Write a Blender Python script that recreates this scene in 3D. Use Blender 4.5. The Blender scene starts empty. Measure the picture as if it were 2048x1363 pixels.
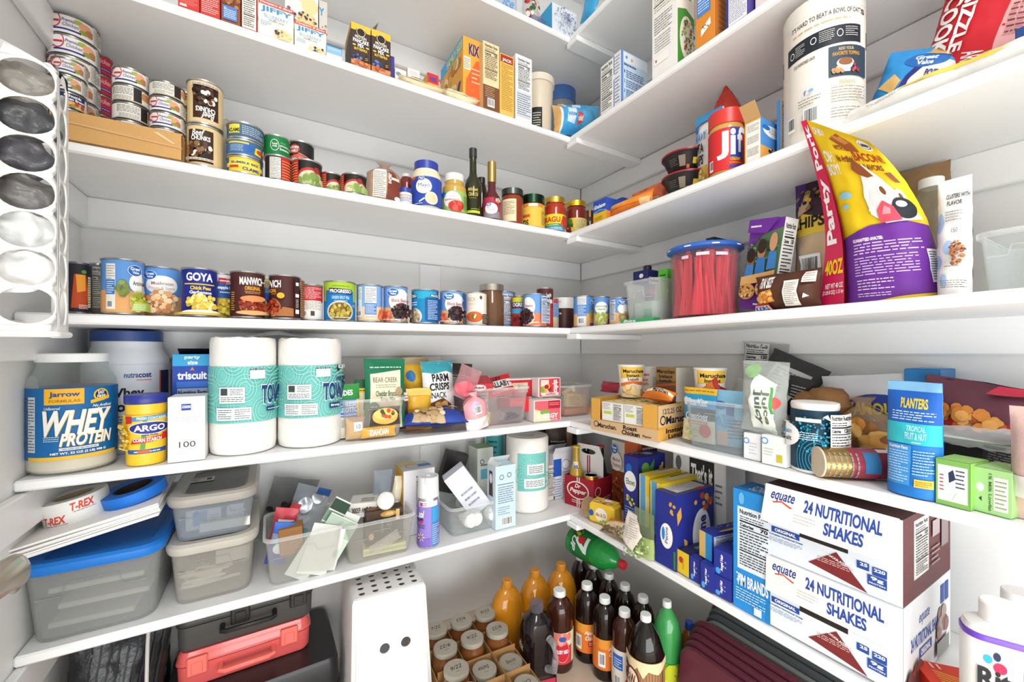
import bpy, bmesh, math, random
from mathutils import Matrix, Vector, noise
SC = bpy.context.scene
COL = SC.collection
# ------------------------------------------------------------------ camera
FPX, PX0, PY0, YAW = 820.4, 1024.0, 698.0, 0.5323      # focal length and principal point for a 2048x1363 frame
CX, CY, CZ = -0.9547, -1.1991, 1.08
FW = (math.sin(YAW), math.cos(YAW)); RT = (math.cos(YAW), -math.sin(YAW))
cd = bpy.data.cameras.new('camera'); cam = bpy.data.objects.new('camera', cd); COL.objects.link(cam)
cam.location = (CX, CY, CZ); cam.rotation_euler = (math.pi/2, 0, -YAW)
cd.sensor_width = 36; cd.lens = FPX/2048*36; cd.shift_y = (PY0-681.5)/2048; cd.clip_start = 0.02
SC.camera = cam
# ------------------------------------------------------------------ light
w = bpy.data.worlds.new('daylight'); SC.world = w; w.use_nodes = True
w.node_tree.nodes['Background'].inputs[0].default_value = (0.97, 0.99, 1.0, 1)
w.node_tree.nodes['Background'].inputs[1].default_value = 1.15
def area(name, loc, rot, sx, sy, power, col):
    l = bpy.data.lights.new(name, 'AREA'); l.shape = 'RECTANGLE'; l.size = sx; l.size_y = sy; l.energy = power; l.color = col
    o = bpy.data.objects.new(name, l); COL.objects.link(o); o.location = loc; o.rotation_euler = rot
    return o
area('kitchen_ceiling_light', (-1.0, -2.05, 2.6), (math.radians(38), 0, -0.45), 0.7, 0.7, 30, (1, 0.99, 0.97))
area('low_fill_light', (-0.8, -2.1, 0.48), (math.radians(92), 0, -0.42), 2.4, 0.86, 46, (0.97, 0.99, 1.0))  # added fill lamp, low behind the camera, to brighten the floor and lower shelves
SC.view_settings.view_transform = 'Standard'; SC.view_settings.look = 'None'
SC.view_settings.gamma = 1; SC.view_settings.use_curve_mapping = False; SC.view_settings.exposure = -0.2
SC.cycles.use_denoising = True; SC.cycles.transparent_max_bounces = 24; SC.cycles.max_bounces = 10
# ------------------------------------------------------------------ materials
def lin(h):
    c = [int(h[i:i+2], 16)/255 for i in (1, 3, 5)]
    return [x/12.92 if x <= .04045 else ((x+.055)/1.055)**2.4 for x in c]
MATS = {}
def mat(s):
    """'#rrggbb' printed paper; ':g' gloss plastic, ':s' satin, ':m' metal, ':c' thin clear plastic, ':t' milky plastic, ':v' film, ':l' liquid or glass, ':k' cardboard, ':w' wrinkled film"""
    if s in MATS: return MATS[s]
    h, _, k = s.partition(':'); k = k or 'p'
    m = bpy.data.materials.new('m_'+s.strip('#').replace(':', '_')); m.use_nodes = True; MATS[s] = m
    nt = m.node_tree; b = nt.nodes['Principled BSDF']; c = lin(h)
    b.inputs['Base Color'].default_value = (*c, 1)
    rough = {'p': .5, 'g': .16, 's': .36, 'm': .3, 'c': .12, 't': .22, 'v': .22, 'l': .06, 'k': .8, 'w': .3, 'x': .04}[k]
    b.inputs['Roughness'].default_value = rough
    b.inputs['Specular IOR Level'].default_value = {'p': .3, 'k': .15, 'l': .4}.get(k, .5)
    if k == 'm': b.inputs['Metallic'].default_value = .9
    if k in 'pgsvlt' : b.inputs['Coat Weight'].default_value = {'l': .2, 'g': .15}.get(k, 0)
    def bump(scale, strength, dist, detail=3):
        tc = nt.nodes.new('ShaderNodeTexCoord'); n = nt.nodes.new('ShaderNodeTexNoise'); n.inputs['Scale'].default_value = scale; n.inputs['Detail'].default_value = detail
        bp = nt.nodes.new('ShaderNodeBump'); bp.inputs['Strength'].default_value = strength; bp.inputs['Distance'].default_value = dist
        nt.links.new(tc.outputs['Object'], n.inputs['Vector']); nt.links.new(n.outputs['Fac'], bp.inputs['Height']); nt.links.new(bp.outputs['Normal'], b.inputs['Normal'])
        return n
    if k == 'w': bump(38, .55, .006, 4)
    if k == 'k':
        n = bump(160, .1, .001)
        mx = nt.nodes.new('ShaderNodeMixRGB'); mx.blend_type = 'MULTIPLY'; mx.inputs[0].default_value = .12; mx.inputs[1].default_value = (*c, 1)
        nt.links.new(n.outputs['Fac'], mx.inputs[2]); nt.links.new(mx.outputs[0], b.inputs['Base Color'])
    if k in 'ctvx':      # thin see-through sheet: part clear, part lit surface
        f = {'c': .1, 't': .22, 'v': .26, 'x': .03}[k]
        tr = nt.nodes.new('ShaderNodeBsdfTransparent'); tr.inputs[0].default_value = (*[.4*x+.6 if k in 'ct' else .25*x+.75 for x in c], 1)
        lw = nt.nodes.new('ShaderNodeLayerWeight'); lw.inputs[0].default_value = .35
        mm = nt.nodes.new('ShaderNodeMath'); mm.operation = 'MULTIPLY_ADD'; mm.inputs[1].default_value = .15 if k == 'x' else .38; mm.inputs[2].default_value = f; mm.use_clamp = True
        mix = nt.nodes.new('ShaderNodeMixShader'); out = nt.nodes['Material Output']
        nt.links.new(lw.outputs['Facing'], mm.inputs[0]); nt.links.new(mm.outputs[0], mix.inputs[0])
        nt.links.new(tr.outputs[0], mix.inputs[1]); nt.links.new(b.outputs[0], mix.inputs[2]); nt.links.new(mix.outputs[0], out.inputs[0])
        if k == 'v': bump(30, .6, .006, 4)
    return m
def paint(name, h, rough, bs, bd, dirt=0):
    m = bpy.data.materials.new(name); m.use_nodes = True; MATS[name] = m; nt = m.node_tree; b = nt.nodes['Principled BSDF']
    b.inputs['Base Color'].default_value = (*lin(h), 1); b.inputs['Roughness'].default_value = rough
    tc = nt.nodes.new('ShaderNodeTexCoord'); n = nt.nodes.new('ShaderNodeTexNoise'); n.inputs['Scale'].default_value = bs; n.inputs['Detail'].default_value = 4
    bp = nt.nodes.new('ShaderNodeBump'); bp.inputs['Strength'].default_value = .25; bp.inputs['Distance'].default_value = bd
    nt.links.new(tc.outputs['Object'], n.inputs['Vector']); nt.links.new(n.outputs['Fac'], bp.inputs['Height']); nt.links.new(bp.outputs['Normal'], b.inputs['Normal'])
    if dirt:
        n2 = nt.nodes.new('ShaderNodeTexNoise'); n2.inputs['Scale'].default_value = dirt; n2.inputs['Detail'].default_value = 8
        cr = nt.nodes.new('ShaderNodeValToRGB'); c = lin(h); cr.color_ramp.elements[0].position = .3; cr.color_ramp.elements[0].color = (*[x*.8 for x in c], 1); cr.color_ramp.elements[1].position = .7; cr.color_ramp.elements[1].color = (*c, 1)
        nt.links.new(tc.outputs['Object'], n2.inputs['Vector']); nt.links.new(n2.outputs['Fac'], cr.inputs[0]); nt.links.new(cr.outputs[0], b.inputs['Base Color'])
    return name
PAINT = paint('shelf_paint', '#f1f1f0', .38, 90, .0004)
WALL = paint('wall_paint', '#eaeae8', .55, 140, .0006)
FLOOR = paint('floor_boards', '#d9c6b2', .5, 12, .001, 9)
# ------------------------------------------------------------------ mesh builder
class MB:
    def __init__(s): s.v = []; s.f = []; s.m = []; s.mats = []; s.fid = 0
    def mi(s, m):
        if m not in s.mats: s.mats.append(m)
        return s.mats.index(m)
    def add(s, vs, fs, m, M=None):
        o = len(s.v)
        s.v += [tuple(M @ Vector(v)) for v in vs] if M is not None else [tuple(v) for v in vs]
        if isinstance(m, list): s.m += [s.mi(x) for x in m]
        else: s.m += [s.mi(m)]*len(fs)
        s.f += [tuple(i+o for i in f) for f in fs]
        return s
    def box(s, x0, y0, z0, x1, y1, z1, m, b=.0012, M=None):
        b = min(b, (x1-x0)/3, (y1-y0)/3, (z1-z0)/3); X = (x0, x1); Y = (y0, y1); Z = (z0, z1); vs = []; ix = {}
        for i in (0, 1):
            for j in (0, 1):
                for k in (0, 1):
                    sx, sy, sz = (1-2*i)*b, (1-2*j)*b, (1-2*k)*b
                    for a, p in enumerate(((X[i], Y[j]+sy, Z[k]+sz), (X[i]+sx, Y[j], Z[k]+sz), (X[i]+sx, Y[j]+sy, Z[k]))):
                        ix[i, j, k, a] = len(vs); vs.append(p)
        fs = []
        for i in (0, 1):
            q = [(0, 0), (0, 1), (1, 1), (1, 0)]
            if i: q = q[::-1]
            fs.append([ix[i, j, k, 0] for j, k in [(c, d) for d, c in q]]); fs.append([ix[k, i, j, 1] for j, k in [(c, d) for c, d in q]]); fs.append([ix[j, k, i, 2] for j, k in [(d, c) for c, d in q]])
        for p in (0, 1):
            for q in (0, 1):
                fs.append([ix[p, q, 0, 0], ix[p, q, 1, 0], ix[p, q, 1, 1], ix[p, q, 0, 1]])
                fs.append([ix[p, 0, q, 0], ix[p, 1, q, 0], ix[p, 1, q, 2], ix[p, 0, q, 2]])
                fs.append([ix[0, p, q, 1], ix[1, p, q, 1], ix[1, p, q, 2], ix[0, p, q, 2]])
        for i in (0, 1):
            for j in (0, 1):
                for k in (0, 1): fs.append([ix[i, j, k, a] for a in range(3)])
        return s.add(vs, fs, m, M)
    def loft(s, loops, m, cap0=True, cap1=True, M=None, closed=True):
        n = len(loops[0]); vs = [p for l in loops for p in l]; fs = []; ms = []
        for i in range(len(loops)-1):
            mm = m[i] if isinstance(m, list) else m
            for j in range(n if closed else n-1):
                k = (j+1) % n; fs.append((i*n+j, i*n+k, i*n+n+k, i*n+n+j)); ms.append(mm)
        if cap0: fs.append(tuple(range(n))[::-1]); ms.append(m[0] if isinstance(m, list) else m)
        if cap1: o = (len(loops)-1)*n; fs.append(tuple(range(o, o+n))); ms.append(m[-1] if isinstance(m, list) else m)
        return s.add(vs, fs, ms, M)
    def lathe(s, prof, m=None, n=28, M=None, sx=1, sy=1, cap0=True, cap1=True):
        """prof: (r, z) or (r, z, material of the band that ends here)"""
        loops = [[(p[0]*sx*math.cos(2*math.pi*j/n), p[0]*sy*math.sin(2*math.pi*j/n), p[1]) for j in range(n)] for p in prof]
        ms = [(p[2] if len(p) > 2 else m) for p in prof[1:]]
        return s.loft(loops, ms, cap0, cap1, M)
    def rr(s, rows, m, M=None, cap0=True, cap1=True, seg=5):
        """rounded-rectangle loft; rows: (w, d, r, z[, dx, dy])"""
        loops = []
        for q in rows:
            w_, d_, r, z = q[:4]; dx, dy = (q[4], q[5]) if len(q) > 4 else (0, 0); r = min(r, w_/2-1e-4, d_/2-1e-4); l = []
            for c, (sx, sy) in enumerate(((1, 1), (-1, 1), (-1, -1), (1, -1))):
                for t in range(seg+1):
                    a = math.pi/2*(c+t/seg); l.append((sx*(w_/2-r)+r*math.cos(a)+dx, sy*(d_/2-r)+r*math.sin(a)+dy, z))
            loops.append(l)
        return s.loft(loops, m, cap0, cap1, M)
    def tube(s, pts, r, m, n=8, M=None):
        pts = [Vector(p) for p in pts]; loops = []
        for i, p in enumerate(pts):
            t = (pts[min(i+1, len(pts)-1)]-pts[max(i-1, 0)]).normalized(); a = t.cross(Vector((.13, .27, .95))).normalized(); b_ = t.cross(a)
            rr_ = r[i] if isinstance(r, (list, tuple)) else r
            loops.append([p+a*math.cos(2*math.pi*j/n)*rr_+b_*math.sin(2*math.pi*j/n)*rr_ for j in range(n)])
        return s.loft(loops, m, True, True, M)
    def ball(s, c, rx, ry, rz, m, n=12, M=None, sd=0, amp=0):
        vs = []; k = n//2
        for i in range(k+1):
            for j in range(n):
                a = math.pi*i/k; b_ = 2*math.pi*j/n; d = Vector((math.sin(a)*math.cos(b_), math.sin(a)*math.sin(b_), math.cos(a)))
                f = 1+amp*noise.noise(d*1.7+Vector((sd, sd*.7, 3)))
                vs.append((c[0]+d.x*rx*f, c[1]+d.y*ry*f, c[2]+d.z*rz*f))
        fs = [(i*n+j, (i+1)*n+j, (i+1)*n+(j+1) % n, i*n+(j+1) % n) for i in range(k) for j in range(n)]
        return s.add(vs, fs, m, M)
    def decal(s, items, W, H, mp, cu=0, cv=0, step=.00014, off=.0003, clipx=None):
        """print flat artwork (0-100 units) through mp(x, y, lift); x and y arrive in metres of the W x H face"""
        if not items: return s
        bm = bmesh.new(); lay = 0; mis = {}
        for it in art(items, W, H):
            vs, fs, c = it; lay += 1; idx = s.mi(c)
            bv = [bm.verts.new((x, y, off+lay*step)) for x, y in vs]
            for f in fs:
                try: fc = bm.faces.new([bv[i] for i in f]); fc.material_index = idx
                except ValueError: pass
        cut = lambda co, no: bmesh.ops.bisect_plane(bm, geom=bm.verts[:]+bm.edges[:]+bm.faces[:], plane_co=co, plane_no=no, clear_outer=True)
        ys = [v.co.y for v in bm.verts]; xs = [v.co.x for v in bm.verts]
        if min(ys) < -1e-6: cut((0, 0, 0), (0, -1, 0))
        if max(ys) > H+1e-6: cut((0, H, 0), (0, 1, 0))
        if clipx or (clipx is None and cu == 0):
            if min(xs) < -1e-6: cut((0, 0, 0), (-1, 0, 0))
            if max(xs) > W+1e-6: cut((W, 0, 0), (1, 0, 0))
        for k in range(1, cu): bmesh.ops.bisect_plane(bm, geom=bm.verts[:]+bm.edges[:]+bm.faces[:], plane_co=(W*k/cu, 0, 0), plane_no=(1, 0, 0))
        for k in range(1, cv): bmesh.ops.bisect_plane(bm, geom=bm.verts[:]+bm.edges[:]+bm.faces[:], plane_co=(0, H*k/cv, 0), plane_no=(0, 1, 0))
        bm.verts.index_update(); o = len(s.v)
        s.v += [tuple(mp(v.co.x, v.co.y, v.co.z)) for v in bm.verts]
        for f in bm.faces: s.f.append(tuple(v.index+o for v in f.verts)); s.m.append(f.material_index)
        bm.free(); return s
    def build(s, name, parent=None, label=None, sharp=32):
        me = bpy.data.meshes.new(name); me.from_pydata(s.v, [], s.f)
        for m in s.mats: me.materials.append(mat(m))
        me.polygons.foreach_set('material_index', s.m); me.polygons.foreach_set('use_smooth', [True]*len(s.f))
        me.set_sharp_from_angle(angle=math.radians(sharp)); me.update()
        o = bpy.data.objects.new(name, me); COL.objects.link(o)
        if parent: o.parent = parent
        if label: o['label'] = label
        return o
# ------------------------------------------------------------------ printed artwork
TXT = {}
def textmesh(t, bold, ital):
    k = (t, bold, ital)
    if k in TXT: return TXT[k]
    cu = bpy.data.curves.new('t', 'FONT'); cu.body = t; cu.offset = (0, .018, .034)[bold]; cu.shear = ital*.3; cu.resolution_u = 3; cu.space_line = .85; cu.align_x = 'CENTER'
    ob = bpy.data.objects.new('t', cu); me = ob.to_mesh()
    vs = [(v.co.x, v.co.y) for v in me.vertices]; fs = [tuple(p.vertices) for p in me.polygons]
    ob.to_mesh_clear(); bpy.data.objects.remove(ob); bpy.data.curves.remove(cu)
    if vs:
        x0 = min(v[0] for v in vs); x1 = max(v[0] for v in vs); y0 = min(v[1] for v in vs); y1 = max(v[1] for v in vs)
        vs = [((x-x0)/(x1-x0 or 1), (y-y0)/(y1-y0 or 1)) for x, y in vs]
    TXT[k] = (vs, fs); return TXT[k]
def art(items, W, H):
    """r x0 y0 x1 y1 col | e cx cy rx ry col | t text x0 y0 x1 y1 col [bold ital rot] | p pts col | f x0 y0 x1 y1 n col (lines too small to read) | n x0 y0 x1 y1 (nutrition panel) | b x0 y0 x1 y1 (bar code) | d cx cy rx ry n size [cols] (food) | a cx cy r0 r1 col (ring)"""
    out = []; X = W/100; Y = H/100; rg = random.Random(len(items)*7+int(W*1000))
    rect = lambda a, b, c, d, m: out.append(([(a*X, b*Y), (c*X, b*Y), (c*X, d*Y), (a*X, d*Y)], [(0, 1, 2, 3)], m))
    def ell(cx, cy, rx, ry, m, n=24): out.append(([(( cx+rx*math.cos(6.2832*i/n))*X, (cy+ry*math.sin(6.2832*i/n))*Y) for i in range(n)], [tuple(range(n))], m))
    def text(t, a, b, c, d, m, bold=1, ital=0, rot=0):
        vs, fs = textmesh(t, bold, ital)
        if rot == 90: vs = [(1-y, x) for x, y in vs]
        elif rot == 180: vs = [(1-x, 1-y) for x, y in vs]
        elif rot == 270: vs = [(y, 1-x) for x, y in vs]
        out.append(([((a+(c-a)*x)*X, (b+(d-b)*y+(rot if abs(rot) < 45 else 0)*(x-.5))*Y) for x, y in vs], fs, m))
    def fine(a, b, c, d, n, m):
        vs = []; fs = []; h = (d-b)/n
        for i in range(n):
            x = a; e = a+(c-a)*(rg.uniform(.6, 1) if i % 3 == 2 else 1)
            while x < e-1e-6:
                l = min((c-a)*rg.uniform(.05, .2), e-x); k = len(vs); y = d-h*(i+.75)
                vs += [(x*X, y*Y), ((x+l)*X, y*Y), ((x+l)*X, (y+h*.36)*Y), (x*X, (y+h*.36)*Y)]; fs.append((k, k+1, k+2, k+3)); x += l+(c-a)*.028
        out.append((vs, fs, m))
    for it in items:
        k, a = it[0], it[1:]
        if k == 'r': rect(*a)
        elif k == 'e': ell(*a)
        elif k == 't': text(*a)
        elif k == 'p': out.append(([(x*X, y*Y) for x, y in a[0]], [tuple(range(len(a[0])))], a[1]))
        elif k == 'f': fine(*a)
        elif k == 'b':
            x0, y0, x1, y1 = a[:4]; rect(x0, y0, x1, y1, '#f3f3f0'); vs = []; fs = []; x = x0+(x1-x0)*.08
            while x < x1-(x1-x0)*.08:
                l = (x1-x0)*rg.choice((.02, .03, .05)); q = len(vs); vs += [(x*X, (y0+(y1-y0)*.18)*Y), ((x+l)*X, (y0+(y1-y0)*.18)*Y), ((x+l)*X, (y1-(y1-y0)*.08)*Y), (x*X, (y1-(y1-y0)*.08)*Y)]; fs.append((q, q+1, q+2, q+3)); x += l+(x1-x0)*rg.choice((.02, .04))
            out.append((vs, fs, '#1a1a1a'))
        elif k == 'n':
            x0, y0, x1, y1 = a[:4]; c = a[4] if len(a) > 4 else '#f2f1ec'; k2 = a[5] if len(a) > 5 else '#222222'; w_ = x1-x0; h = y1-y0; rect(x0, y0, x1, y1, c)
            text('Nutrition Facts', x0+.05*w_, y1-.1*h, x1-.06*w_, y1-.02*h, k2, 2)
            fine(x0+.06*w_, y1-.2*h, x1-.2*w_, y1-.12*h, 2, k2); rect(x0+.05*w_, y1-.235*h, x1-.05*w_, y1-.21*h, k2)
            text('Calories', x0+.06*w_, y1-.31*h, x0+.5*w_, y1-.255*h, k2, 2); text('120' if len(a) < 7 else a[6], x1-.3*w_, y1-.31*h, x1-.07*w_, y1-.245*h, k2, 2)
            rect(x0+.05*w_, y1-.345*h, x1-.05*w_, y1-.33*h, k2); fine(x0+.06*w_, y0+.3*h, x1-.06*w_, y1-.36*h, 7, k2); rect(x0+.05*w_, y0+.27*h, x1-.05*w_, y0+.29*h, k2); fine(x0+.06*w_, y0+.03*h, x1-.1*w_, y0+.25*h, 5, k2)
        elif k == 'd':
            cx, cy, rx, ry, n, sz, cols = a
            for i in range(n):
                r = math.sqrt(rg.random()); t = rg.random()*6.2832; q = rg.uniform(.75, 1.2); ell(cx+rx*r*math.cos(t), cy+ry*r*math.sin(t), sz*q, sz*q*X/Y, rg.choice(cols), 9)
        elif k == 'a':
            cx, cy, r0, r1, m = a; n = 28; vs = [((cx+r*math.cos(6.2832*i/n))*X, cy*Y+r*math.sin(6.2832*i/n)*X) for r in (r0, r1) for i in range(n)]
            out.append((vs, [(i, (i+1) % n, n+(i+1) % n, n+i) for i in range(n)], m))
    return out
# ------------------------------------------------------------------ things and parts
def tag(o, label, cat, group=None):
    o['label'] = label; o['category'] = cat
    if group: o['group'] = group
    return o
def thing(name, label, cat, loc, rz=0, group=None, rx=0, ry=0):
    o = bpy.data.objects.new(name, None); o.empty_display_size = .02; COL.objects.link(o); o.location = loc; o.rotation_euler = (rx, ry, rz)
    return tag(o, label, cat, group)
def single(mb, name, label, cat, loc, rz=0, group=None, rx=0, ry=0, sharp=32):
    o = mb.build(name, sharp=sharp); o.location = loc; o.rotation_euler = (rx, ry, rz)
    return tag(o, label, cat, group)
def struct(mb, name): o = mb.build(name); o['kind'] = 'structure'; return o
# ------------------------------------------------------------------ where things stand
D, TH = .345, .022                       # shelf depth and thickness; the shelves' inner front corner is the origin
ZB = [2.2166, 1.8457, 1.4905, 1.1374, .7926, .4457]      # undersides of the six shelves at the corner
TA = [0, .0021, -.0002, -.0035, .0021, .0005]; TB = [0, -.0103, .0038, .011, .0064, -.0116]     # how far each runs out of level
def ray(px): k = (px-PX0)/FPX; return FW[0]+RT[0]*k, FW[1]+RT[1]*k
def A(px, b): d = ray(px); t = (b-CY)/d[1]; return (CX+d[0]*t, b)
def B(px, b): d = ray(px); t = (b-CX)/d[0]; return (b, CY+d[1]*t)
def P(wl, px, b): return A(px, b) if wl == 'A' else B(px, b)
def G(px, py, z): d = ray(px); t = FPX*(CZ-z)/(py-PY0); return (CX+d[0]*t, CY+d[1]*t)
def dep(p): return (p[0]-CX)*FW[0]+(p[1]-CY)*FW[1]
def zat(p, py): return CZ+(PY0-py)*dep(p)/FPX
def ztop(s, p):
    if s > 5: return 0.0
    x, y = p[:2]
    return .0016+ZB[s]+TH+(TA[s]*max(0, -x) if y > -.01 else TB[s]*max(0, -y))
def face(p): return math.atan2(CX-p[0], -(CY-p[1]))       # turn that points a thing's front (-y) at the camera
RZ = {'A': 0, 'B': -math.pi/2}
def cyl(wl, x0, x1, b):
    a0 = math.atan2((x0-PX0), FPX); a1 = math.atan2((x1-PX0), FPX); m = (a0+a1)/2; h = (a1-a0)/2; sn = math.sin(h)
    dx = FW[0]*math.cos(m)+RT[0]*math.sin(m); dy = FW[1]*math.cos(m)+RT[1]*math.sin(m)
    d = (b-CY)/(dy-sn) if wl == 'A' else (b-CX)/(dx-sn)
    return (CX+d*dx, CY+d*dy), d*sn
PLACED = []
def settle(s, wl, x0, x1, b, zlo=None):
    """stand a round thing on shelf s at least b behind the front edge, further back where another already stands"""
    for k in range(70):
        p, r = cyl(wl, x0, x1, b+k*.004)
        if wl == 'A' and p[1]+r > D-.004 or wl == 'B' and p[0]+r > D-.004: break
        if all(q[0] != s or abs(q[4]-(zlo or 0)) > .02 or math.dist(p, q[1:3]) >= r+q[3]+.0006 for q in PLACED): PLACED.append((s, *p, r, zlo or 0)); return p, r
    c = [(math.dist(p, q[1:3])-q[3]) for q in PLACED if q[0] == s and abs(q[4]-(zlo or 0)) <= .02 and math.dist(p, q[1:3]) < r+q[3]]
    lim = (D-.004-(p[1] if wl == 'A' else p[0])); r = min([r, lim]+[max(.012, x) for x in c]); PLACED.append((s, *p, r, zlo or 0)); return p, r
def cylmap(r, H, z0=0, arc=math.pi, sx=1, sy=1, taper=0):
    def f(x, y, l):
        v = 2*x/(r*arc)-1; q = abs(v); a = -math.pi/2+math.copysign(q*.7 if q < .86 else .602+(q-.86)*2.84, v)*arc/2; R = r+l+taper*y
        return (R*math.cos(a)*sx, R*math.sin(a)*sy, z0+y)
    return f
def can(label, s, wl, x0, x1, yt, b, lab=(), bands=('#c9c9c7:m',), z=None, name='food_can', cat='can', group=None, turn=0, h=None, ring='#bdbdba:m', lid='#a9a8a3:m', tops='#c6c5c0:m'):
    p, r = settle(s, wl, x0, x1, b, z); z0 = ztop(s, p) if z is None else z
    if h is None: h = zat(p, yt)-z0
    t = thing(name, label, cat, (*p, z0), face(p)+math.radians(turn), group)
    e = min(.0022, r*.05); H = h-.008; m = MB(); n = len(bands)
    pr = [(r-e, .004)]
    for i, c in enumerate(bands):
        c = c if isinstance(c, tuple) else (c, (i+1)/n)
        pr.append((r-e, .004+H*c[1], c[0]))
    m.lathe(pr, n=36, cap0=False, cap1=False); m.decal(list(lab), (r-e)*math.pi, H, cylmap(r-e, H, .004), 15)
    m.build('label', t)
    m = MB(); q = r-e-.0002
    m.lathe([(r-e*2, 0), (r, .0008), (r, .004), (q, .005), (q, h-.005), (r, h-.0035), (r, h-.0004), (r-e*.8, h), (r-e*1.6, h-.003), (r*.5, h-.0028)], ring, 32)
    m.build('tin', t)
    return dict(p=p, r=r, z0=z0, z1=z0+h, o=t)
def boxq(name, label, cat, p0, p1, dpt, z0, h, col='#dddddd', front=(), right=(), left=(), top=(), group=None, back=None, lean=0, flap=None, cols=None, parts=None, rx=0, ry=0, k='p'):
    """carton whose front base edge runs p0 -> p1 (left to right as one faces it)"""
    a = Vector(p0); c = Vector(p1); W = (c-a).length; rz = math.atan2(c.y-a.y, c.x-a.x); m = MB(); mid = (a+c)/2
    m.box(-W/2, 0, 0, W/2, dpt, h, col)
    m.decal(list(front), W, h, lambda x, y, l: (x-W/2, -l, y))
    m.decal(list(right), dpt, h, lambda x, y, l: (W/2+l, x, y))
    m.decal(list(left), dpt, h, lambda x, y, l: (-W/2-l, dpt-x, y))
    m.decal(list(top), W, dpt, lambda x, y, l: (x-W/2, y, h+l))
    if flap:     # torn or opened top flaps: (side, length, angle from upright, colour)
        t = thing(name, label, cat, (mid.x, mid.y, z0), rz, group, rx, ry); m.build('carton', t)
        for sd, ln, an, fc in flap:
            f = MB(); f.box(0, 0, 0, 1, .0012, 1, fc, .0002)
            S = Matrix.Diagonal((W if sd in 'fb' else dpt, 1, ln, 1)); Rm = Matrix.Rotation(math.radians(an), 4, 'X')
            T = {'f': Matrix.Translation((-W/2, .001, h)), 'b': Matrix.Translation((W/2, dpt-.001, h)) @ Matrix.Rotation(math.pi, 4, 'Z'), 'l': Matrix.Translation((-W/2+.001, dpt, h)) @ Matrix.Rotation(-math.pi/2, 4, 'Z'), 'r': Matrix.Translation((W/2-.001, 0, h)) @ Matrix.Rotation(math.pi/2, 4, 'Z')}[sd]
            for i, v in enumerate(f.v): f.v[i] = tuple(T @ Rm @ S @ Vector(v))
            f.build('flap', t)
        o = t
    else: o = single(m, name, label, cat, (mid.x, mid.y, z0), rz, group, rx, ry)
    return dict(p=(mid.x, mid.y), W=W, z1=z0+h, o=o, rz=rz)
def box(name, label, cat, s, wl, x0, x1, yt, b, dpt, z=None, h=None, rot=0, **kw):
    p0, p1 = P(wl, x0, b), P(wl, x1, b); mid = ((p0[0]+p1[0])/2, (p0[1]+p1[1])/2); z0 = ztop(s, mid) if z is None else z
    if h is None: h = zat(P(wl, (x0+x1)/2, b), yt)-z0
    return boxq(name, label, cat, p0, p1, dpt, z0, h, **kw)
# ------------------------------------------------------------------ soft packs
def pouchfn(w, h, t, kind, crump, sd):
    def th(u, v):
        e = max(0, 1-abs(2*u-1)**2.6)**.7
        if kind == 'pillow': q = max(0, math.sin(math.pi*min(1, max(0, (v-.05)/.9))))**.62
        elif kind == 'stand': q = (max(0, 1-v/.95))**.62*(.8+.2*min(1, v/.12))
        elif kind == 'gather': q = max(0, math.sin(math.pi*min(1, v*.62+.1)))**.7*(1 if v < .8 else max(.12, (1-v)/.2))
        else: q = 1
        return t/2*e*q
    def nx(v):
        if kind == 'stand': return 1-.05*max(0, v-.4)
        if kind == 'gather': return 1 if v < .68 else max(.16, 1-((v-.68)/.2)**1.4*.86) if v < .88 else .16+(v-.88)*2.6
        return 1-.06*math.sin(math.pi*v)
    def pos(u, v, side, l=0):
        x = (u-.5)*w*nx(v); z = v*h; n1 = noise.noise(Vector((x*22+sd, z*22, sd*1.3+side))); n2 = noise.noise(Vector((x*60, z*60+sd, side*3.1)))
        ed = min(1, 12*min(u, 1-u, v, 1-v)+.25)
        y = side*(th(u, v)+l)+(n1*crump+n2*crump*.35)*ed
        return (x+.25*crump*n2, y, z+crump*.3*n1)
    return pos
def pouch(name, label, cat, p, z0, w, h, t, col, front=(), kind='pillow', crump=.004, sd=1, rz=0, rx=0, ry=0, group=None, crimp=None, parent=None, back=(), partname=None, bend=None, res=(18, 24)):
    """printed bag; stands with its front to -y; rx = -pi/2 lays it on its back"""
    f0 = pouchfn(w, h, t, kind, crump, sd); m = MB(); nu, nv = res
    def f(u, v, side, l=0):
        q = f0(u, v, side, l)
        return bend(*q) if bend else q
    vs = []; fs = []
    for side in (-1, 1):
        o = len(vs)
        vs += [f(i/nu, j/nv, side) for j in range(nv+1) for i in range(nu+1)]
        for j in range(nv):
            for i in range(nu):
                q = (o+j*(nu+1)+i, o+j*(nu+1)+i+1, o+(j+1)*(nu+1)+i+1, o+(j+1)*(nu+1)+i); fs.append(q if side < 0 else q[::-1])
    m.add(vs, fs, col)
    m.decal(list(front), w, h, lambda x, y, l: f(min(1, max(0, x/w)), min(1, max(0, y/h)), -1, l+.0012), 26, 34, .00026, clipx=True)
    m.decal(list(back), w, h, lambda x, y, l: f(min(1, max(0, 1-x/w)), min(1, max(0, y/h)), 1, l+.0012), 26, 34, .00026, clipx=True)
    if crimp:
        for v0, v1, c in crimp: m.decal([('r', 0, v0*100, 100, v1*100, c)], w, h, lambda x, y, l: f(x/w, y/h, -1, l+.0004), 14, 3)
    zz = z0+(t/2 if abs(rx) > 1.2 else 0)
    if parent: return m.build(partname or name, parent)
    return single(m, name, label, cat, (p[0], p[1], zz), rz, group, rx, ry, 60)
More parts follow.
